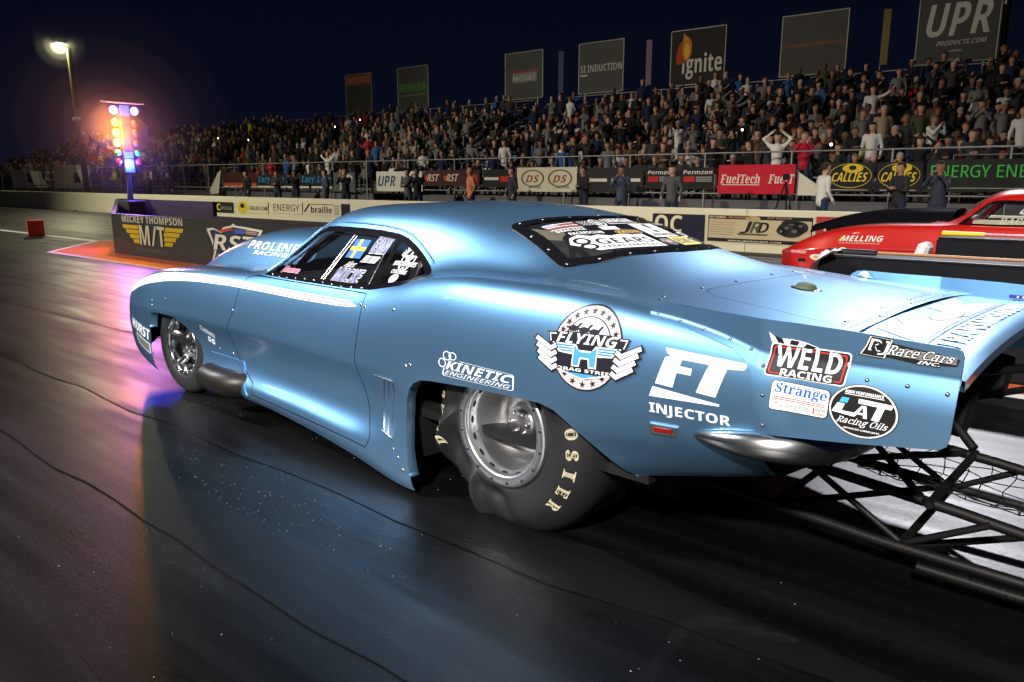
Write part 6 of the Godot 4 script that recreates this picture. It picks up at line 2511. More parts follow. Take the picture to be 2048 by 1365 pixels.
	for k in 2:
		d = Dec.new(self)
		d.ell(0.5, 0.55, 0.46, 0.42, Color(0.45, 0.32, 0.02))
		d.layer = 1
		d.ell(0.5, 0.55, 0.445, 0.395, ink)
		d.layer = 2
		d.ell(0.55, 0.80, 0.22, 0.15, Color(0.55, 0.40, 0.02))
		d.layer = 3
		d.ell(0.55, 0.82, 0.08, 0.08, ink)
		d.layer = 2
		d.txt("CALLIES", 0.12, 0.35, 0.86, 0.66, Color(0.62, 0.44, 0.03), 0.05)
		d.rect(0.1, 0.05, 0.9, 0.08, Color(0.3, 0.28, 0.2))
		printed("banner", "black fence banner with yellow oval reading CALLIES, next to the tripod" if k == 0 else "black fence banner with yellow oval reading CALLIES, next to ENERGY", "banner", d, [4.66, 3.50][k], [3.56, 2.50][k], D, 1.10, 1.80, 0.01, grp, 0.02)
	d = Dec.new(self)
	for k in 2:
		if k > 0:
			d.next()
		d.txt("ENERGY", 0.03 + 0.42 * k, 0.45, 0.41 + 0.42 * k, 0.82, Color(0.05, 0.40, 0.06), 0.0, "sans")
	d.next()
	d.rect(0.02, 0.1, 0.98, 0.13, Color(0.2, 0.2, 0.18))
	printed("banner", "black fence banner reading ENERGY twice in green", "banner", d, 2.42, -0.7, D, 1.12, 1.84, 0.01, grp, 0.02, Color(0.014, 0.018, 0.014))
	# pennants
	for q in [[34.3, 0.70, 1.85, "tall cream sail pennant at the end of the banners"], [5.35, 1.0, 1.58, "white triangular pennant beside the red FuelTech banner"]]:
		var p := thing("pennant", q[3], "flag", tp(q[0], 16.9, 0), TURN)
		var pole := Geo.new()
		pole.tube([Vector3(0, 0, 0), Vector3(0, q[2] + 0.05, 0)], 0.012, 0.012, 6)
		put(pole, "pole", M.fence_steel, p)
		var fl := Geo.new()
		fl.prism(v2([0.02, q[1], 0.9 if q[0] < 10 else 0.95, q[1], 0.02, q[2]] if q[0] < 10 else [0.3, q[1], 1.0, q[1] + 0.05, 1.35, q[2], 1.1, q[2] - 0.1, 0.2, q[1] + 0.2]), -0.003, 0.003, Vector3.ZERO, Basis.IDENTITY)
		put(fl, "cloth", mat("pennant_cloth", lin(0.5, 0.47, 0.36), 0.8), p)


func boards() -> void:
	var dim := Color(0.055, 0.055, 0.058)
	var bone := Color(0.34, 0.34, 0.32)
	var spec := []
	var d := Dec.new(self)
	d.rect(0.0, 0.72, 1, 0.98, Color(0.30, 0.09, 0.04))
	d.layer = 1
	d.txt("SPECTRO", 0.08, 0.78, 0.92, 0.92, Color(0.5, 0.25, 0.16))
	spec.append([37.6, 35.2, d, "grey board over the stand with orange band at its top"])
	d = Dec.new(self)
	d.txt("BENNER", 0.06, 0.42, 0.94, 0.60, Color(0.06, 0.26, 0.02))
	d.next()
	d.rect(0.1, 0.3, 0.9, 0.34, Color(0.08, 0.16, 0.05))
	spec.append([32.9, 30.4, d, "grey board over the stand with green lettering"])
	d = Dec.new(self)
	d.rect(0.2, 0.36, 0.85, 0.56, Color(0.16, 0.17, 0.16))
	d.rect(0.2, 0.56, 0.9, 0.62, Color(0.2, 0.04, 0.03))
	d.layer = 1
	d.txt("RACESALT", 0.22, 0.40, 0.8, 0.5, bone)
	spec.append([24.77, 22.36, d, "grey board over the stand with red and grey strip"])
	d = Dec.new(self)
	d.txt("SI INDUCTION", 0.04, 0.42, 0.97, 0.56, bone)
	d.next()
	d.rect(0.04, 0.34, 0.2, 0.38, bone)
	spec.append([20.2, 17.75, d, "grey board over the stand reading INDUCTION"])
	d = Dec.new(self)
	d.txt("ignite", 0.22, 0.10, 0.95, 0.56, Color(0.45, 0.44, 0.40))
	for q in [[0.22, 0.60, 0.10, 0.20, Color(0.30, 0.05, 0.01)], [0.30, 0.66, 0.09, 0.22, Color(0.45, 0.16, 0.01)], [0.30, 0.62, 0.05, 0.14, Color(0.6, 0.36, 0.03)], [0.16, 0.50, 0.06, 0.12, Color(0.30, 0.05, 0.01)]]:
		d.ell(q[0], q[1], q[2], q[3], q[4])
		d.layer += 1
	d.poly(v2([0.22, 0.78, 0.24, 0.96, 0.34, 0.80]), Color(0.45, 0.20, 0.02))
	spec.append([15.35, 12.85, d, "black board over the stand reading ignite with a flame"])
	d = Dec.new(self)
	d.rect(0.0, 0.47, 1, 0.53, Color(0.13, 0.06, 0.04))
	spec.append([10.5, 8.0, d, "plain grey board over the stand with faint orange stripe"])
	d = Dec.new(self)
	d.txt("UPR", 0.12, 0.40, 0.92, 0.88, Color(0.42, 0.43, 0.40), 0.06)
	d.next()
	d.txt("PRODUCTS.COM", 0.26, 0.26, 0.86, 0.33, Color(0.35, 0.36, 0.34), 0.02)
	d.next()
	d.rect(0.42, 0.16, 0.58, 0.19, Color(0.2, 0.2, 0.2))
	spec.append([5.6, 3.1, d, "large grey board over the stand reading UPR"])
	var grp := "sponsor boards above the grandstands"
	for q in spec:
		var base := Color(0.016, 0.015, 0.014) if q[3].begins_with("black") else dim
		var t := printed("billboard", q[3], "billboard", q[2], q[0], q[1], 28.3, 5.38, 7.62, 0.03, grp, 0.0, base)
		var w: float = q[0] - q[1]
		for e in [[0.0, 0.0, 0.0, 2.24], [w, 0.0, w, 2.24], [0.0, 0.0, w, 0.0], [0.0, 2.24, w, 2.24]]:
			var g := Geo.new()
			g.tube([Vector3(e[0], e[1], -0.02), Vector3(e[2], e[3], -0.02)], 0.035, 0.035, 8)
			put(g, "frame_tube", M.fence_steel, t)
		for x: float in [0.35, w - 0.35]:
			var g := Geo.new()
			g.tube([Vector3(x, -5.38, -0.09), Vector3(x, 2.2, -0.09)], 0.06, 0.06, 8)
			put(g, "post", M.fence_steel, t)
	for q in [[21.3, 0], [16.5, 1], [6.75, 2]]:
		var t := thing("feather_flag", ["narrow dim upright banner between grey boards", "narrow pink-edged upright banner beside the ignite board", "narrow ochre upright banner beside the UPR board"][q[1]], "banner", tp(q[0], 28.2, 4.9), TURN, "upright banners above the grandstands")
		var g := Geo.new()
		g.tube([Vector3(0, -4.9, -0.04), Vector3(0, 2.5, -0.04)], 0.03, 0.02, 6)
		put(g, "pole", M.fence_steel, t)
		var c := Geo.new()
		c.box(Vector3(0.12, 1.55, 0.0), Vector3(0.24, 1.9, 0.012), Basis(Vector3.UP, 0.5))
		put(c, "cloth", mat("feather_%d" % q[1], [lin(0.06, 0.06, 0.12), lin(0.22, 0.14, 0.22), lin(0.25, 0.18, 0.06)][q[1]], 0.8), t)


# ---------------------------------------------------------------- people
# bones: a, b, radius a, radius b, what covers it (0 skin, 1 top, 2 trousers, 3 hair, 4 shoes)
func bones(pose: String) -> Array:
	var o := []
	var sit := pose.begins_with("sit")
	var hip := Vector3(0, 0.10, 0.0) if sit else Vector3(0, 0.93, 0)
	var lean := {"sit_lean": 0.22, "sit": 0.03, "sit_film": 0.05}.get(pose, 0.02) as float
	var up := Vector3(0, cos(lean), sin(lean))
	var chest := hip + up * 0.40
	var neck := hip + up * 0.575
	var head := neck + Vector3(0, 0.125, 0.025)
	o.append([hip, hip + up * 0.2, 0.135, 0.13, 1])
	o.append([hip + up * 0.2, chest, 0.135, 0.15, 1])
	for sg: float in [-1.0, 1.0]:
		o.append([chest + Vector3(sg * 0.05, 0.0, 0), chest + Vector3(sg * 0.15, 0.085, 0), 0.115, 0.072, 1])
	o.append([neck - up * 0.06, neck + Vector3(0, 0.05, 0.01), 0.062, 0.056, 0])
	o.append([head + Vector3(0, -0.035, 0.02), head + Vector3(0, 0.03, 0.0), 0.078, 0.094, 0])
	o.append([head + Vector3(0, -0.01, 0.095), head + Vector3(0, -0.025, 0.105), 0.016, 0.018, 0])
	o.append([head + Vector3(0, 0.045, -0.03), head + Vector3(0, 0.06, 0.0), 0.096, 0.09, 3])
	for sg: float in [-1.0, 1.0]:
		var sh := chest + Vector3(sg * 0.185, 0.085, 0)
		var el := sh + Vector3(sg * 0.06, -0.27, -0.02)
		var wr := el + Vector3(0, -0.20, 0.12)
		match pose:
			"sit", "sit_lean":
				el = sh + Vector3(sg * 0.05, -0.25, 0.06)
				wr = el + Vector3(-sg * 0.10, -0.10, 0.20)
			"sit_film", "stand_film":
				el = sh + Vector3(sg * 0.05, -0.15, 0.20)
				wr = el + Vector3(-sg * 0.15, 0.22, 0.08)
			"stand_up":
				el = sh + Vector3(sg * 0.17, 0.19, 0.04)
				wr = el + Vector3(-sg * 0.22, 0.17, 0.06)
			"stand_cross":
				el = sh + Vector3(sg * 0.05, -0.26, 0.06)
				wr = el + Vector3(-sg * 0.22, 0.05, 0.15)
			"stand_point":
				if sg > 0:
					el = sh + Vector3(sg * 0.2, 0.10, 0.1)
					wr = el + Vector3(sg * 0.16, 0.16, 0.1)
		o.append([sh, el, 0.058, 0.047, 1])
		o.append([el, wr, 0.047, 0.036, 1])
		o.append([wr, wr + (wr - el).normalized() * 0.10, 0.036, 0.034, 0])
		var h := hip + Vector3(sg * 0.09, 0, 0)
		var kn := h + (Vector3(sg * 0.03, 0.03, 0.42) if sit else Vector3(sg * 0.02, -0.44, 0.02))
		var an := kn + (Vector3(0, -0.42, 0.02) if sit else Vector3(sg * 0.01, -0.42, -0.03))
		o.append([h, kn, 0.088, 0.062, 2])
		o.append([kn, an, 0.06, 0.043, 2])
		o.append([an + Vector3(0, -0.035, 0), an + Vector3(0, -0.045, 0.13), 0.042, 0.036, 4])
	return o


func surface_nets(bs: Array, cell: float) -> Array:
	var lo := Vector3(9, 9, 9)
	var hi := -lo
	for b in bs:
		var r := maxf(b[2], b[3]) + cell * 1.5
		lo = lo.min((b[0] as Vector3).min(b[1]) - Vector3.ONE * r)
		hi = hi.max((b[0] as Vector3).max(b[1]) + Vector3.ONE * r)
	var nx := int((hi.x - lo.x) / cell) + 2
	var ny := int((hi.y - lo.y) / cell) + 2
	var nz := int((hi.z - lo.z) / cell) + 2
	var f := PackedFloat32Array()
	f.resize(nx * ny * nz)
	f.fill(1.0)
	var kind := PackedByteArray()
	kind.resize(nx * ny * nz)
	var best := PackedFloat32Array()
	best.resize(nx * ny * nz)
	best.fill(1.0)
	var sm := 0.028
	for b in bs:
		var r: float = maxf(b[2], b[3]) + 0.13
		var a0 := ((b[0] as Vector3).min(b[1]) - Vector3.ONE * r - lo) / cell
		var a1 := ((b[0] as Vector3).max(b[1]) + Vector3.ONE * r - lo) / cell
		var ab: Vector3 = b[1] - b[0]
		var l2 := maxf(ab.length_squared(), 1e-9)
		for z in range(maxi(0, int(a0.z)), mini(nz, int(a1.z) + 1)):
			for y in range(maxi(0, int(a0.y)), mini(ny, int(a1.y) + 1)):
				for x in range(maxi(0, int(a0.x)), mini(nx, int(a1.x) + 1)):
					var p := lo + Vector3(x, y, z) * cell
					var t := clampf((p - b[0]).dot(ab) / l2, 0, 1)
					var ds := p.distance_to(b[0] + ab * t) - lerpf(b[2], b[3], t)
					var i := (z * ny + y) * nx + x
					if ds < best[i]:
						best[i] = ds
						kind[i] = b[4]
					var h := maxf(sm - absf(f[i] - ds), 0.0) / sm
					f[i] = minf(f[i], ds) - h * h * sm * 0.25
	var at := {}
	var v := PackedVector3Array()
	var kk := PackedByteArray()
	for z in nz - 1:
		for y in ny - 1:
			for x in nx - 1:
				var i := (z * ny + y) * nx + x
				var sum := Vector3.ZERO
				var cnt := 0
				var cs := [i, i + 1, i + nx, i + nx + 1, i + nx * ny, i + nx * ny + 1, i + nx * ny + nx, i + nx * ny + nx + 1]
				var neg := 0
				for c: int in cs:
					if f[c] < 0.0:
						neg += 1
				if neg == 0 or neg == 8:
					continue
				for e in [[0, 1], [2, 3], [4, 5], [6, 7], [0, 2], [1, 3], [4, 6], [5, 7], [0, 4], [1, 5], [2, 6], [3, 7]]:
					var fa := f[cs[e[0]]]
					var fb := f[cs[e[1]]]
					if (fa < 0.0) != (fb < 0.0):
						var t := fa / (fa - fb)
						var pa := Vector3(e[0] & 1, (e[0] >> 1) & 1, e[0] >> 2)
						var pb := Vector3(e[1] & 1, (e[1] >> 1) & 1, e[1] >> 2)
						sum += pa.lerp(pb, t)
						cnt += 1
				at[i] = v.size()
				v.append(lo + (Vector3(x, y, z) + sum / cnt) * cell)
				var kb := 0
				var fbest := 9.0
				for c: int in cs:
					if best[c] < fbest:
						fbest = best[c]
						kb = kind[c]
				kk.append(kb)
	var ix := PackedInt32Array()
	var sx := 1
	var sy := nx
	var sz := nx * ny
	for i: int in at:
		for ax in 3:
			var st: int = [sx, sy, sz][ax]
			var u: int = [sy, sz, sx][ax]
			var w: int = [sz, sx, sy][ax]
			# edge from the corner (i + u + w) along the axis, shared by cells i, i+u, i+w, i+u+w
			var c0 := i + u + w
			if c0 + st >= f.size():
				continue
			if (f[c0] < 0.0) != (f[c0 + st] < 0.0) and at.has(i + u) and at.has(i + w) and at.has(i + u + w):
				ix.append_array([at[i], at[i + u], at[i + u + w], at[i], at[i + u + w], at[i + w]])
	var n := PackedVector3Array()
	n.resize(v.size())
	for k in range(0, ix.size(), 3):
		var a := ix[k]
		var b := ix[k + 1]
		var c := ix[k + 2]
		var nn := (v[c] - v[a]).cross(v[b] - v[a])
		# orient away from the nearest bone by the field
		var m := (v[a] + v[b] + v[c]) / 3.0
		var q := m + nn.normalized() * cell * 0.7
		var qi := ((q - lo) / cell).round()
		var mi := ((m - nn.normalized() * cell * 0.7 - lo) / cell).round()
		var fo := f[clampi((int(qi.z) * ny + int(qi.y)) * nx + int(qi.x), 0, f.size() - 1)]
		var fi := f[clampi((int(mi.z) * ny + int(mi.y)) * nx + int(mi.x), 0, f.size() - 1)]
		if fo < fi:
			nn = -nn
			ix[k + 1] = c
			ix[k + 2] = b
		n[a] += nn
		n[b] += nn
		n[c] += nn
	for k in n.size():
		n[k] = n[k].normalized() if n[k].length_squared() > 0 else Vector3.UP
	return [v, n, ix, kk]


# one mesh whose surfaces are skin, top, trousers, hair and shoes, in that order
func body_mesh(data: Array) -> ArrayMesh:
	var me := ArrayMesh.new()
	var groups := [PackedInt32Array(), PackedInt32Array(), PackedInt32Array(), PackedInt32Array(), PackedInt32Array()]
	var ix: PackedInt32Array = data[2]
	var kk: PackedByteArray = data[3]
	for k in range(0, ix.size(), 3):
		var c := kk[ix[k]]
		if kk[ix[k + 1]] == kk[ix[k + 2]]:
			c = kk[ix[k + 1]]
		groups[c].append_array([ix[k], ix[k + 1], ix[k + 2]])
	for g: PackedInt32Array in groups:
		var arr := []
		arr.resize(Mesh.ARRAY_MAX)
		arr[Mesh.ARRAY_VERTEX] = data[0]
		arr[Mesh.ARRAY_NORMAL] = data[1]
		arr[Mesh.ARRAY_INDEX] = g
		me.add_surface_from_arrays(Mesh.PRIMITIVE_TRIANGLES, arr)
	return me


const TOPS := [["black", 0.012, 0.012, 0.014], ["charcoal", 0.035, 0.035, 0.038], ["navy blue", 0.012, 0.018, 0.055], ["grey", 0.13, 0.13, 0.135], ["white", 0.55, 0.54, 0.52], ["red", 0.35, 0.02, 0.025], ["olive green", 0.05, 0.058, 0.03], ["brown", 0.10, 0.055, 0.03], ["blue", 0.03, 0.09, 0.26], ["tan", 0.28, 0.21, 0.14], ["yellow", 0.5, 0.5, 0.04]]
const SKINS := [[0.42, 0.24, 0.17], [0.34, 0.18, 0.12], [0.22, 0.11, 0.07], [0.11, 0.055, 0.035]]
const HAIRS := [["dark-haired", [0.02, 0.014, 0.01]], ["brown-haired", [0.05, 0.03, 0.015]], ["fair-haired", [0.14, 0.09, 0.04]], ["black-capped", [0.012, 0.012, 0.015]], ["grey-haired", [0.3, 0.3, 0.3]], ["red-capped", [0.2, 0.02, 0.02]]]
const LEGS := [["dark jeans", [0.02, 0.025, 0.05]], ["black trousers", [0.015, 0.015, 0.016]], ["blue jeans", [0.06, 0.075, 0.12]], ["tan trousers", [0.16, 0.12, 0.08]]]
const POSES := ["sit", "sit_lean", "sit_film", "stand", "stand_film", "stand_up", "stand_cross", "stand_point"]
const DOING := {"sit": "sitting", "sit_lean": "leaning forward", "sit_film": "sitting and filming", "stand": "standing", "stand_film": "standing and filming", "stand_up": "standing with raised arms", "stand_cross": "standing with folded arms", "stand_point": "standing and pointing"}
var person_mesh := {}
var cloth := {}


func cloth_mat(c: Array) -> StandardMaterial3D:
	var key := "cloth_%s" % str(c)
	if not cloth.has(key):
		cloth[key] = mat(key, lin(c[c.size() - 3], c[c.size() - 2], c[c.size() - 1]), 0.85, 0.0, 0.3)
	return cloth[key]


func person(pose: String, at: Vector3, turn: float, top: Array, label: String, group := "", hair := [0.02, 0.014, 0.01], skin := [0.42, 0.24, 0.17], legs := [0.02, 0.025, 0.045]) -> MeshInstance3D:
	var o := MeshInstance3D.new()
	o.name = numbered("person")
	o.mesh = person_mesh[pose]
	add_child(o)
	o.position = at
	o.rotation.y = turn
	var ms := [cloth_mat(skin), cloth_mat(top), cloth_mat(legs), cloth_mat(hair), cloth_mat([0.03, 0.03, 0.03])]
	for k in 5:
		o.set_surface_override_material(k, ms[k])
	tag(o, label, "person", group)
	return o


func weighted_top() -> Array:
	var r := rng.randf()
	var w := [0.36, 0.56, 0.68, 0.78, 0.845, 0.875, 0.91, 0.95, 0.975, 0.995, 1.0]
	for k in w.size():
		if r < w[k]:
			return TOPS[k]
	return TOPS[0]


const ROWS := 12
func row_d(k: int) -> float:
	return 19.2 + 0.78 * k
func row_y(k: int) -> float:
	return 1.20 + 0.275 * k


func stands() -> void:
	mat("bench_alu", lin(0.30, 0.30, 0.31), 0.4, 0.6)
	mat("stand_steel", lin(0.06, 0.06, 0.065), 0.6)
	for q in [[-9.0, 20.3, "tall aluminium grandstand packed with spectators under the ignite and UPR boards"], [22.3, 76.0, "long dim grandstand packed with spectators beyond the aisle"]]:
		var mid: float = (q[0] + q[1]) / 2
		var L: float = q[1] - q[0]
		var t := thing("grandstand", q[2], "grandstand", tp(mid, 18.2, 0), TURN)
		for k in ROWS:
			var dz := -(row_d(k) - 18.2)
			var g := Geo.new()
			g.box(Vector3(0, row_y(k) - 0.02, dz - 0.02), Vector3(L, 0.04, 0.26), Basis.IDENTITY, 0.006)
			put(g, "seat_plank", M.bench_alu, t)
			var fb := Geo.new()
			fb.box(Vector3(0, row_y(k) - 0.44, dz + 0.34), Vector3(L, 0.035, 0.46), Basis.IDENTITY, 0.005)
			put(fb, "foot_board", M.bench_alu, t)
			var rs := Geo.new()
			rs.box(Vector3(0, row_y(k) - 0.30, dz - 0.10), Vector3(L, 0.22, 0.012))
			put(rs, "riser_board", M.stand_steel, t)
		var wk := Geo.new()
		wk.box(Vector3(0, 0.82, 0.15), Vector3(L, 0.05, 1.5))
		put(wk, "walkway", M.stand_steel, t)
		var fr := Geo.new()
		fr.box(Vector3(0, 0.40, 0.90), Vector3(L, 0.78, 0.02))
		put(fr, "front_skirt", M.stand_steel, t)
		for y: float in [4.75, 5.2]:
			var g := Geo.new()
			g.tube([Vector3(-L / 2, y, -9.5), Vector3(L / 2, y, -9.5)], 0.025, 0.025, 6)
			put(g, "back_rail", M.fence_steel, t)
		var n := int(L / 2.4)
		for k in n + 1:
			var x := -L / 2 + L * k / n
			var g := Geo.new()
			g.tube([Vector3(x, 0, -9.5), Vector3(x, 5.2, -9.5)], 0.04, 0.04, 6)
			put(g, "back_post", M.fence_steel, t)
		for k in n / 3:
			var x := -L / 2 + L * (k + 0.5) / (n / 3)
			var g := Geo.new()
			g.tube([Vector3(x, 0.85, 0.72), Vector3(x, 1.95, 0.72), Vector3(x + 1.4, 1.95, 0.72)], 0.022, 0.022, 6)
			put(g, "front_rail", M.fence_steel, t)
		for e: float in [-1.0, 1.0]:
			var g := Geo.new()
			g.tube([Vector3(e * L / 2, 2.0, -0.6), Vector3(e * L / 2, 5.2, -9.5)], 0.03, 0.03, 6)
			put(g, "side_rail", M.fence_steel, t)


func crowd() -> void:
	var fine := {}
	var rough := {}
	for p in POSES:
		person_mesh[p] = body_mesh(surface_nets(bones(p), 0.042))
		rough[p] = surface_nets(bones(p), 0.075)
	# everyone in the stands: [distance, pose, place, turn, colours]
	var all := []
	var eye := Vector3(2.005, 1.388, 3.065)
	for k in ROWS:
		var s := 0.6
		while s < 74.0:
			s += rng.randf_range(0.44, 0.66) + (0.5 if rng.randf() < 0.10 else 0.0)
			if s > 20.0 and s < 22.7:
				continue
			var r := rng.randf()
			var pose := "sit" if r < 0.30 else "sit_lean" if r < 0.48 else "sit_film" if r < 0.60 else "stand" if r < 0.72 else "stand_film" if r < 0.85 else "stand_cross" if r < 0.92 else "stand_point" if r < 0.985 else "stand_up"
			var p := tp(s, row_d(k) - (0.0 if pose.begins_with("sit") else 0.36), row_y(k) if pose.begins_with("sit") else row_y(k) - 0.42)
			var hk := rng.randi() % 6
			var lk := rng.randi() % 4
			all.append([p.distance_to(eye), pose, p, TURN + rng.randfn(0.35, 0.35), weighted_top(), SKINS[[0, 0, 1, 1, 2, 3][rng.randi() % 6]], HAIRS[hk][1], LEGS[lk][1], rng.randf_range(0.94, 1.06), HAIRS[hk][0], lk])
	all.sort_custom(func(a: Array, b: Array) -> bool: return a[0] < b[0])
	var big := Geo.new()
	var count := 0
	for q in all:
		if count < 285:
			var o := person(q[1], q[2], q[3], q[4], "%s spectator, %s top, %s, %s in the grandstand" % [q[9], q[4][0], LEGS[q[10]][0], DOING[q[1]]], "spectators in the grandstand", q[6], q[5], q[7])
			o.scale = Vector3.ONE * q[8]
			count += 1
		else:
			var m: Array = rough[q[1]]
			var tr := Transform3D(Basis(Vector3.UP, q[3]).scaled(Vector3.ONE * q[8]), q[2])
			var b := big.v.size()
			big.v.append_array(tr * (m[0] as PackedVector3Array))
			big.n.append_array(Transform3D(Basis(Vector3.UP, q[3]), Vector3.ZERO) * (m[1] as PackedVector3Array))
			var t: Array = q[4]
			var cs := [Color(q[5][0], q[5][1], q[5][2]), Color(t[1], t[2], t[3]), Color(q[7][0], q[7][1], q[7][2]), Color(q[6][0], q[6][1], q[6][2]), Color(0.03, 0.03, 0.03)]
			for e in m[3]:
				big.c.append(cs[e])
			var ii: PackedInt32Array = (m[2] as PackedInt32Array).duplicate()
			for e in ii.size():
				ii[e] += b
			big.ix.append_array(ii)
	var arr := []
	arr.resize(Mesh.ARRAY_MAX)
	arr[Mesh.ARRAY_VERTEX] = big.v
	arr[Mesh.ARRAY_NORMAL] = big.n
	arr[Mesh.ARRAY_COLOR] = big.c
	arr[Mesh.ARRAY_INDEX] = big.ix
	var me := ArrayMesh.new()
	me.add_surface_from_arrays(Mesh.PRIMITIVE_TRIANGLES, arr)
	var cm := mat("crowd_cloth", Color.WHITE, 0.85, 0.0, 0.3)
	cm.vertex_color_use_as_albedo = true
	var o := put_mesh(me, "crowd", cm)
	o.set_meta("kind", "stuff")
	o.set_meta("label", "packed mass of far spectators in the grandstands")
	o.set_meta("category", "crowd")
	# people by the fence and behind the wall
	var W := [0.6, 0.57, 0.52]
	person("stand_up", tp(6.25, 17.7, 0.85), TURN + 0.25, W, "person in pale hoodie with raised arms at the fence rail", "")
	person("stand_film", tp(5.55, 17.75, 0.85), TURN + 0.3, [0.42, 0.015, 0.03], "person in bright red top filming at the fence rail", "", [0.2, 0.12, 0.04])
	person("stand", tp(3.95, 14.6, 0.0), TURN + 2.4, [0.55, 0.53, 0.48], "person in pale jacket standing beside the tripod behind the wall", "", [0.03, 0.02, 0.012], [0.4, 0.25, 0.18], [0.02, 0.03, 0.06])
	person("stand_film", tp(20.9, 14.8, 0.0), TURN + 0.4, [0.02, 0.02, 0.022], "person in black jacket with red strap before the white UPR banner", "", [0.35, 0.09, 0.02])
	person("stand", tp(15.1, 15.2, 0.0), TURN - 0.4, [0.5, 0.2, 0.1], "person in orange top behind the wall by narrow banner", "", [0.4, 0.2, 0.1])
	var cols := [[0.02, 0.02, 0.025], [0.03, 0.035, 0.05], [0.015, 0.015, 0.016], [0.05, 0.06, 0.09], [0.08, 0.08, 0.08]]
	for k in 14:
		var s: float = [28.0, 26.3, 24.0, 22.6, 18.4, 17.2, 13.4, 11.0, 9.3, 8.0, 2.6, 1.7, 34.8, 37.5][k]
		person(["stand", "stand_cross", "stand_film"][k % 3], tp(s, 15.2 + 0.4 * sin(k * 2.1), 0.0), TURN + 0.5 * sin(k * 1.7), cols[k % 5], "person in dark clothes behind the wall, " + ["before blue script banner by its middle", "before blue script banner near grey one", "before small grey jagged-figure banner", "between grey banner and UPR banner", "before first half of the RST banner", "before second half of the RST banner", "before the cream oval-emblem banner", "before the banner with two pale bars", "before first black red-square banner", "before second black red-square banner", "between the second CALLIES and ENERGY", "before the green ENERGY banner", "beside the tall cream sail pennant", "beyond the sail pennant towards the lamp post"][k], "people behind the wall", [0.02, 0.014, 0.01], SKINS[k % 3])
	# tripod with a camera behind the wall
	var t := thing("camera_tripod", "black camera tripod standing behind the wall near the FuelTech banner", "tripod", tp(4.75, 14.5, 0), TURN)
	for k in 3:
		var a := TAU * k / 3 + 0.4
		var g := Geo.new()
		g.tube([Vector3(cos(a) * 0.42, 0, sin(a) * 0.42), Vector3(0, 1.35, 0)], 0.018, 0.018, 6)
		put(g, "leg", M.matt_black, t)
	var cg := Geo.new()
	cg.box(Vector3(0, 1.45, 0), Vector3(0.14, 0.14, 0.24), Basis(Vector3.UP, 0.4), 0.02)
	put(cg, "camera_body", M.matt_black, t)
	var cl := Geo.new()
	cl.tube([Vector3(0.04, 1.45, 0.1), Vector3(0.12, 1.45, 0.28)], 0.05, 0.06, 12)
	put(cl, "lens", M.matt_black, t)
	# phone lights in the crowd
	var k := 0
	for q in [[44.0, 24.0, 3.9], [38.2, 22.5, 3.55], [57.5, 24.0, 4.1], [31.2, 24.8, 4.45], [31.0, 23.0, 4.0], [4.9, 18.6, 2.25], [8.6, 21.5, 2.9]]:
		var ph := thing("phone", "phone with its light shining in the crowd", "phone", tp(q[0], q[1] - 0.75, q[2]), TURN, "phone lights in the crowd")
		var g := Geo.new()
		g.box(Vector3.ZERO, Vector3(0.08, 0.15, 0.012), Basis.IDENTITY, 0.004)
		put(g, "case", M.matt_black, ph)
		var l := Geo.new()
		l.lathe([Vector2(0.0001, 0.006), Vector2(0.03, 0.005), Vector2(0.035, 0.0)], Vector3(0, 0.03, 0.008), Basis(Vector3.RIGHT, PI / 2), 10)
		put(l, "phone_light", M.phone_light, ph)
		k += 1


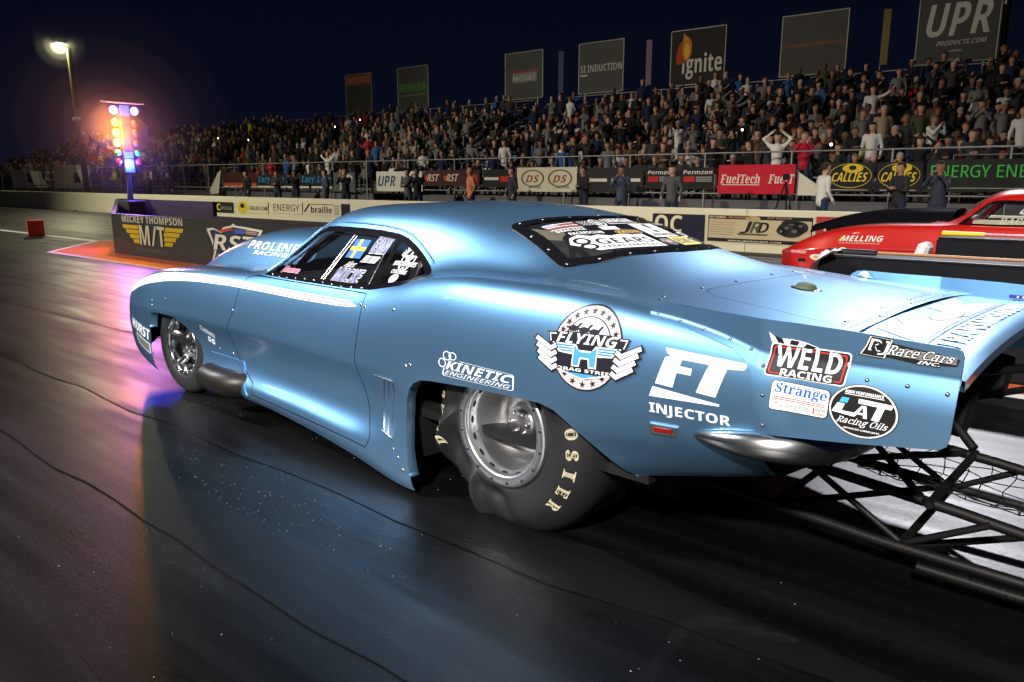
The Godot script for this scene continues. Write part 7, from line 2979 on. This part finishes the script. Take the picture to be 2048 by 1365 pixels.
# ---------------------------------------------------------------- red car in the far lane
func red_car() -> void:
	var keep_p := gp.duplicate()
	for k in gp.size():
		var p := gp[k]
		if p.x < -2.7:
			var t := (-2.7 - p.x) / 1.27
			p.y -= 0.17 * t * t * smoothstep(0.42, 0.66, p.y)
			p.z *= 1.0 - 0.10 * t * t
		gp[k] = p
	for i in NX:
		for j in NT:
			var du := gp[mini(i + 1, NX - 1) * NT + j] - gp[maxi(i - 1, 0) * NT + j]
			var dv := gp[i * NT + mini(j + 1, NT - 1)] - gp[i * NT + maxi(j - 1, 0)]
			if j == NT - 1:
				dv = Vector3(0, 0, -1)
			var nn := du.cross(dv)
			gn[i * NT + j] = nn.normalized() if nn.length_squared() > 1e-14 else Vector3.UP
	var car := thing("drag_car", "bright red drag race car with black hood scoop in the far lane", "race car", tp(-1.95, 7.85, 0.004), TURN)
	var arch_f := v2([-3.15, 0.02, -3.16, 0.30, -3.10, 0.44, -2.95, 0.52, -2.80, 0.52, -2.65, 0.44, -2.56, 0.30, -2.54, 0.02])
	var arch_r := v2([-0.462, 0.0, -0.525, 0.35, -0.45, 0.535, -0.317, 0.567, 0.27, 0.592, 0.44, 0.497, 0.612, 0.355, 0.63, 0.0])
	var win := v2([-1.862, 0.880, -1.47, 0.876, -0.878, 0.887, -0.659, 0.927, -0.54, 0.972, -0.655, 1.052, -0.828, 1.124, -1.06, 1.153, -1.45, 1.158, -1.535, 1.152, -1.605, 1.124])
	var screen := v2([-2.2, -0.02, -2.17, 0.3, -2.09, 0.58, -1.985, 0.765, -1.965, 0.765, -1.70, 0.592, -1.655, 0.52, -1.62, 0.3, -1.605, -0.02])
	var door := v2([-1.92, 0.870, -1.985, 0.853, -2.03, 0.70, -2.0, 0.42, -1.9, 0.30, -1.85, 0.217, -0.811, 0.159, -0.82, 0.30, -0.893, 0.61, -0.888, 0.870])
	var out := {}
	for b in ["body", "window", "frame", "screen", "door"]:
		out[b] = Geo.new()
	cut_cells([[arch_f, ""], [arch_r, ""], [grown(win, -0.02), "window"], [win, "frame"], [grown(door, -0.003), "door"], [door, ""]], [[screen, "screen"]], screen, out)
	var skin: Geo = out["body"]
	var flank := func(p: Vector2) -> Array: return side_pt(p.x, p.y)
	hem(skin, arch_f.slice(1, arch_f.size() - 1), flank, Vector3(0, 0, -0.05), false)
	var cap := []
	for r in 5:
		var row := []
		for j in NT:
			row.append(Vector3(BX0 - 0.05 * sin(r / 4.0 * PI / 2), lerpf(gp[j].y, 0.38, r / 4.0), gp[j].z * (1 - r / 4.0)))
		cap.append(row)
	skin.patch(cap)
	var body := put(both(skin), "body", M.red_paint, car)
	put(out["door"], "door", M.red_paint, car)
	put(both(pushed(out["window"], -0.006)), "window_pane", M.pane, car)
	put(both(pushed(out["frame"], -0.003)), "window_frame", M.gloss_black, car)
	put(both(pushed(out["screen"], -0.004)), "windshield", M.pane, car)
	var tub := Geo.new()
	tub.box(Vector3(-1.5, 0.36, 0), Vector3(4.3, 0.04, 1.70))
	tub.box(Vector3(-2.25, 0.6, 0), Vector3(0.05, 0.5, 1.6))
	tub.box(Vector3(-1.0, 0.6, 0.3), Vector3(0.15, 0.7, 0.5))
	put(tub, "floor_pan", M.matt_black, car)
	var sc := Geo.new()
	var rows := []
	for i in 40:
		var row := scoop_row(lerpf(-3.7, -1.98, i / 39.0))
		for k in row.size():
			row[k].y = lerpf(row[k].y, 0.86, 0.28)
		rows.append(row)
	sc.patch(rows)
	put(sc, "hood_scoop", M.gloss_black, car)
	# matt hood panel
	var hoodp := []
	for i in 12:
		var row := []
		for k in 13:
			var x := lerpf(-3.55, -2.15, i / 11.0)
			var z := lerpf(-0.72, 0.72, k / 12.0) * lerpf(0.72, 1.0, i / 11.0)
			row.append(top_pt(x, z, 0.003)[0])
		hoodp.append(row)
	var hg := Geo.new()
	hg.patch(hoodp)
	put(hg, "hood_panel", M.gloss_black, car)
	var d := Dec.new(self)
	d.txt("MELLING", 0.06, 0.34, 1, 1, Color(0.75, 0.75, 0.72), 0.04)
	d.txt("PERFORMANCE", 0.02, 0.02, 0.95, 0.22, Color(0.5, 0.35, 0.3))
	d.poly(v2([-0.02, 0.36, 0.06, 0.36, 0.12, 0.98, 0.06, 0.9]), Color(0.7, 0.5, 0.02))
	sticker(body, d, on_side(Vector2(-3.13, 0.70), Vector2(-2.62, 0.72), Vector2(-2.62, 0.615), Vector2(-3.15, 0.60)), 0.06)
	d = Dec.new(self)
	d.ell(0.5, 0.5, 0.5, 0.5, Color(0.72, 0.72, 0.7))
	d.layer = 1
	d.ell(0.3, 0.55, 0.12, 0.2, Color(0.6, 0.4, 0.02))
	d.txt("NGK", 0.45, 0.3, 0.85, 0.7, Color(0.5, 0.03, 0.02))
	sticker(body, d, on_side(Vector2(-3.50, 0.46), Vector2(-3.2, 0.44), Vector2(-3.2, 0.36), Vector2(-3.50, 0.37)), 0.06)
	d = Dec.new(self)
	d.txt("RON MICKEY", 0, 0, 1, 1, Color(0.7, 0.66, 0.6), 0.02)
	sticker(body, d, on_side(Vector2(-3.78, 0.48), Vector2(-3.55, 0.48), Vector2(-3.55, 0.445), Vector2(-3.78, 0.445)), 0.06)
	d = Dec.new(self)
	d.txt("409", 0, 0, 1, 1, Color(0.7, 0.7, 0.7), 0.06)
	var panes := car.get_node("window_pane")
	sticker(panes, d, on_window(-1.28, 0.99, -1.02, 1.11), 0.06)
	d = Dec.new(self)
	d.txt("RACING", 0, 0, 1, 1, Color(0.65, 0.65, 0.6), 0.06, "serifbold")
	sticker(panes, d, on_window(-1.45, 0.90, -1.05, 0.97), 0.06)
	for q in [[-2.86, 0.31, 0.86, 0.31, 0.18], [0.0, 0.42, 0.93, 0.455, 0.22]]:
		for sg: float in [1.0, -1.0]:
			var w := Node3D.new()
			w.name = "wheel"
			car.add_child(w, true)
			w.position = Vector3(q[0], q[1], q[2] * sg)
			var bas := Basis(Vector3.RIGHT, PI / 2 * sg)
			var R: float = q[3]
			var r: float = q[4]
			var g := Geo.new()
			g.lathe([Vector2(r, -0.01), Vector2(r + 0.03, 0.012), Vector2(R - 0.04, 0.012), Vector2(R - 0.008, -0.015), Vector2(R, -0.05), Vector2(R, -0.13), Vector2(R - 0.05, -0.16)], Vector3.ZERO, bas, 40)
			put(g, "tyre", M.tyre, w)
			var rm := Geo.new()
			rm.lathe([Vector2(r, -0.008), Vector2(r, 0.008), Vector2(r - 0.03, 0.008), Vector2(r - 0.04, -0.05), Vector2(0.05, -0.06), Vector2(0.04, -0.01), Vector2(0.0001, -0.01)], Vector3.ZERO, bas, 32)
			put(rm, "rim", M.chrome, w)
	gp = keep_p


func far_things() -> void:
	mat("van_white", lin(0.5, 0.5, 0.46), 0.4)
	var k := 0
	for q in [[62.0, 19.0, "white van parked far beyond the lamp post"], [55.0, 19.5, "pale box van parked far beyond the lamp post"]]:
		var t := thing("parked_van", q[2], "van", tp(q[0], q[1], 0), TURN)
		var g := Geo.new()
		g.prism(v2([-2.4, 0.35, 2.3, 0.35, 2.4, 0.9, 1.9, 1.15, 1.3, 2.0, -2.4, 2.1] if k == 0 else [-2.6, 0.4, 2.3, 0.4, 2.3, 1.1, 1.5, 1.3, 1.2, 2.3, -2.6, 2.4]), -0.95, 0.95, Vector3.ZERO, Basis.IDENTITY)
		put(g, "body", M.van_white, t)
		var w := Geo.new()
		w.prism(v2([1.25, 1.2, 1.75, 1.2, 1.3, 1.85, 0.6, 1.85, 0.6, 1.2]), 0.952, 0.96, Vector3.ZERO, Basis.IDENTITY)
		put(w, "window", M.gloss_black, t)
		for x: float in [-1.6, 1.5]:
			for z: float in [-0.86, 0.86]:
				var wh := Geo.new()
				wh.lathe([Vector2(0.0001, 0.1), Vector2(0.3, 0.1), Vector2(0.34, 0.0), Vector2(0.3, -0.1), Vector2(0.0001, -0.1)], Vector3(x, 0.34, z), Basis(Vector3.RIGHT, PI / 2), 18)
				put(wh, "wheel", M.tyre, t)
		k += 1


# ---------------------------------------------------------------- materials
func grain(seed_: int, freq: float, w: int, h: int, oct := 4, kind := FastNoiseLite.TYPE_SIMPLEX_SMOOTH) -> Image:
	var f := FastNoiseLite.new()
	f.seed = seed_
	f.noise_type = kind
	f.frequency = freq
	f.fractal_octaves = oct
	return f.get_seamless_image(w, h)


func tex(im: Image) -> ImageTexture:
	return ImageTexture.create_from_image(im)


# wear that runs along the strip: long streaks, fine crumbs and broad patches
func strip_image(lo: float, hi: float, seed_: int, contrast: float) -> Image:
	var w := 1024
	var h := 1024
	var a := grain(seed_, 0.02, 48, h, 5)
	a.resize(w, h, Image.INTERPOLATE_CUBIC)
	var b := grain(seed_ + 1, 0.03, 256, h, 4)
	b.resize(w, h, Image.INTERPOLATE_CUBIC)
	var c := grain(seed_ + 2, 0.35, w, h, 2)
	var d := grain(seed_ + 3, 0.006, w, h, 3)
	for im: Image in [a, b, c, d]:
		im.convert(Image.FORMAT_L8)
	var pa := a.get_data()
	var pb := b.get_data()
	var pc := c.get_data()
	var pd := d.get_data()
	var out := PackedByteArray()
	out.resize(w * h)
	for i in w * h:
		var v := (0.30 * pa[i] + 0.24 * pb[i] + 0.28 * pc[i] + 0.18 * pd[i]) / 255.0
		v = clampf(0.5 + (v - 0.5) * contrast, 0.0, 1.0)
		out[i] = int(255.0 * lerpf(lo, hi, v))
	return Image.create_from_data(w, h, false, Image.FORMAT_L8, out)


func materials() -> void:
	var p := mat("paint", lin(0.19, 0.42, 0.70), 0.41, 0.93)
	p.clearcoat_enabled = true
	p.clearcoat = 1.0
	p.clearcoat_roughness = 0.09
	var fl := NoiseTexture2D.new()
	fl.width = 512
	fl.height = 512
	fl.seamless = true
	fl.noise = FastNoiseLite.new()
	fl.noise.frequency = 0.4
	fl.noise.seed = 5
	var r := mat("red_paint", lin(0.56, 0.012, 0.008), 0.35, 0.1)
	r.clearcoat_enabled = true
	r.clearcoat = 1.0
	r.clearcoat_roughness = 0.06
	var v := mat("vinyl", Color.WHITE, 0.42, 0.0, 0.4)
	v.vertex_color_use_as_albedo = true
	var pr := mat("print", Color.WHITE, 0.7, 0.0, 0.3)
	pr.vertex_color_use_as_albedo = true
	mat("gloss_black", lin(0.006, 0.006, 0.008), 0.12)
	mat("matt_black", lin(0.010, 0.010, 0.011), 0.75, 0.0, 0.25)
	mat("frame_black", lin(0.004, 0.004, 0.0045), 0.55, 0.0, 0.35)
	mat("cloth_black", lin(0.012, 0.012, 0.013), 0.95, 0.0, 0.2)
	mat("cage", lin(0.03, 0.03, 0.035), 0.35)
	var pane := mat("pane", lin(0.02, 0.02, 0.025, 0.10), 0.03)
	pane.transparency = BaseMaterial3D.TRANSPARENCY_ALPHA
	var sm := mat("smoke_pane", lin(0.02, 0.022, 0.028, 0.55), 0.06)
	sm.transparency = BaseMaterial3D.TRANSPARENCY_ALPHA
	mat("chrome", lin(0.82, 0.83, 0.85), 0.16, 1.0)
	mat("polished", lin(0.90, 0.91, 0.93), 0.32, 1.0)
	mat("satin_chrome", lin(0.62, 0.64, 0.66), 0.22, 1.0)
	mat("alloy", lin(0.62, 0.62, 0.64), 0.25, 1.0)
	mat("rivet", lin(0.16, 0.16, 0.18), 0.3, 0.9)
	mat("dark_metal", lin(0.09, 0.09, 0.095), 0.35, 0.9)
	mat("burnt", lin(0.02, 0.018, 0.016), 0.42, 0.5)
	mat("red_lens", lin(0.22, 0.006, 0.004), 0.2)
	mat("olive", lin(0.055, 0.075, 0.045), 0.7)
	mat("slick", lin(0.014, 0.014, 0.016), 0.55, 0.0, 0.4)
	mat("tyre", lin(0.022, 0.022, 0.024), 0.5, 0.0, 0.4)


func _ready() -> void:
	rng.seed = 7
	# camera
	var cam := Camera3D.new()
	cam.name = "camera"
	add_child(cam)
	cam.fov = 47.80
	cam.near = 0.05
	cam.far = 900.0
	var yaw := 0.8347
	var pitch := 0.2065
	var from := Vector3(2.005, 1.388, 3.065)
	cam.look_at_from_position(from, from + Vector3(-cos(yaw) * cos(pitch), -sin(pitch), -sin(yaw) * cos(pitch)))
	cam.current = true
	# night sky and exposure
	var env := Environment.new()
	env.background_mode = Environment.BG_SKY
	env.tonemap_mode = Environment.TONE_MAPPER_LINEAR
	env.tonemap_exposure = 1.0
	env.sdfgi_enabled = true
	env.ssao_enabled = true
	env.ssil_enabled = true
	var sk := ProceduralSkyMaterial.new()
	sk.sky_top_color = lin(0.0014, 0.0019, 0.0065)
	sk.sky_horizon_color = lin(0.0028, 0.0038, 0.012)
	sk.sky_curve = 0.2
	sk.ground_bottom_color = lin(0.001, 0.001, 0.002)
	sk.ground_horizon_color = lin(0.002, 0.002, 0.005)
	env.volumetric_fog_enabled = true
	env.volumetric_fog_density = 0.0
	env.sky = Sky.new()
	env.sky.sky_material = sk
	var we := WorldEnvironment.new()
	we.name = "environment"
	we.environment = env
	add_child(we)
	materials()
	glow("flood_light", Color(1.0, 0.98, 0.94), 40.0)
	glow("lamp_bulb_light", Color(1.0, 0.97, 0.80), 30.0)
	glow("phone_light", Color(1.0, 1.0, 0.92), 12.0)
	mat("fence_steel", lin(0.22, 0.22, 0.21), 0.5, 0.5)
	# floodlights of the start line, outside the picture
	tower("white floodlight tower behind the near lane at the start line", Vector3(6.5, 0, 16.5), 11.5, Vector3(0, 0.5, 0), 800.0, Color(1.0, 0.97, 0.93), 0.5, 22.5, 0.6)
	tower("white floodlight tower behind the near lane ahead of the start line", Vector3(-11.0, 0, 9.5), 12.0, Vector3(-0.8, 0.8, 0.0), 330.0, Color(0.97, 0.98, 1.0), 0.9, 15.0, 0.9)
	tower("white floodlight tower behind the grandstand across from the start line", Vector3(-4.5, 0, -30.0), 18.5, Vector3(1, 0, 2), 740.0, Color(0.97, 0.97, 1.0), 0.45, 24.0, 0.6)
	tower("white floodlight tower behind the near lane further down the strip", Vector3(-31.0, 0, 17.0), 14.0, Vector3(-22, 0, -7), 950.0, Color(1.0, 0.96, 0.86), 0.5, 36.0, 0.9)
	# the place
	strip()
	far_wall()
	island()
	street_lamp()
	fence()
	boards()
	stands()
	# cars
	blue_car()
	red_car()
	# people and far things
	crowd()
	far_things()
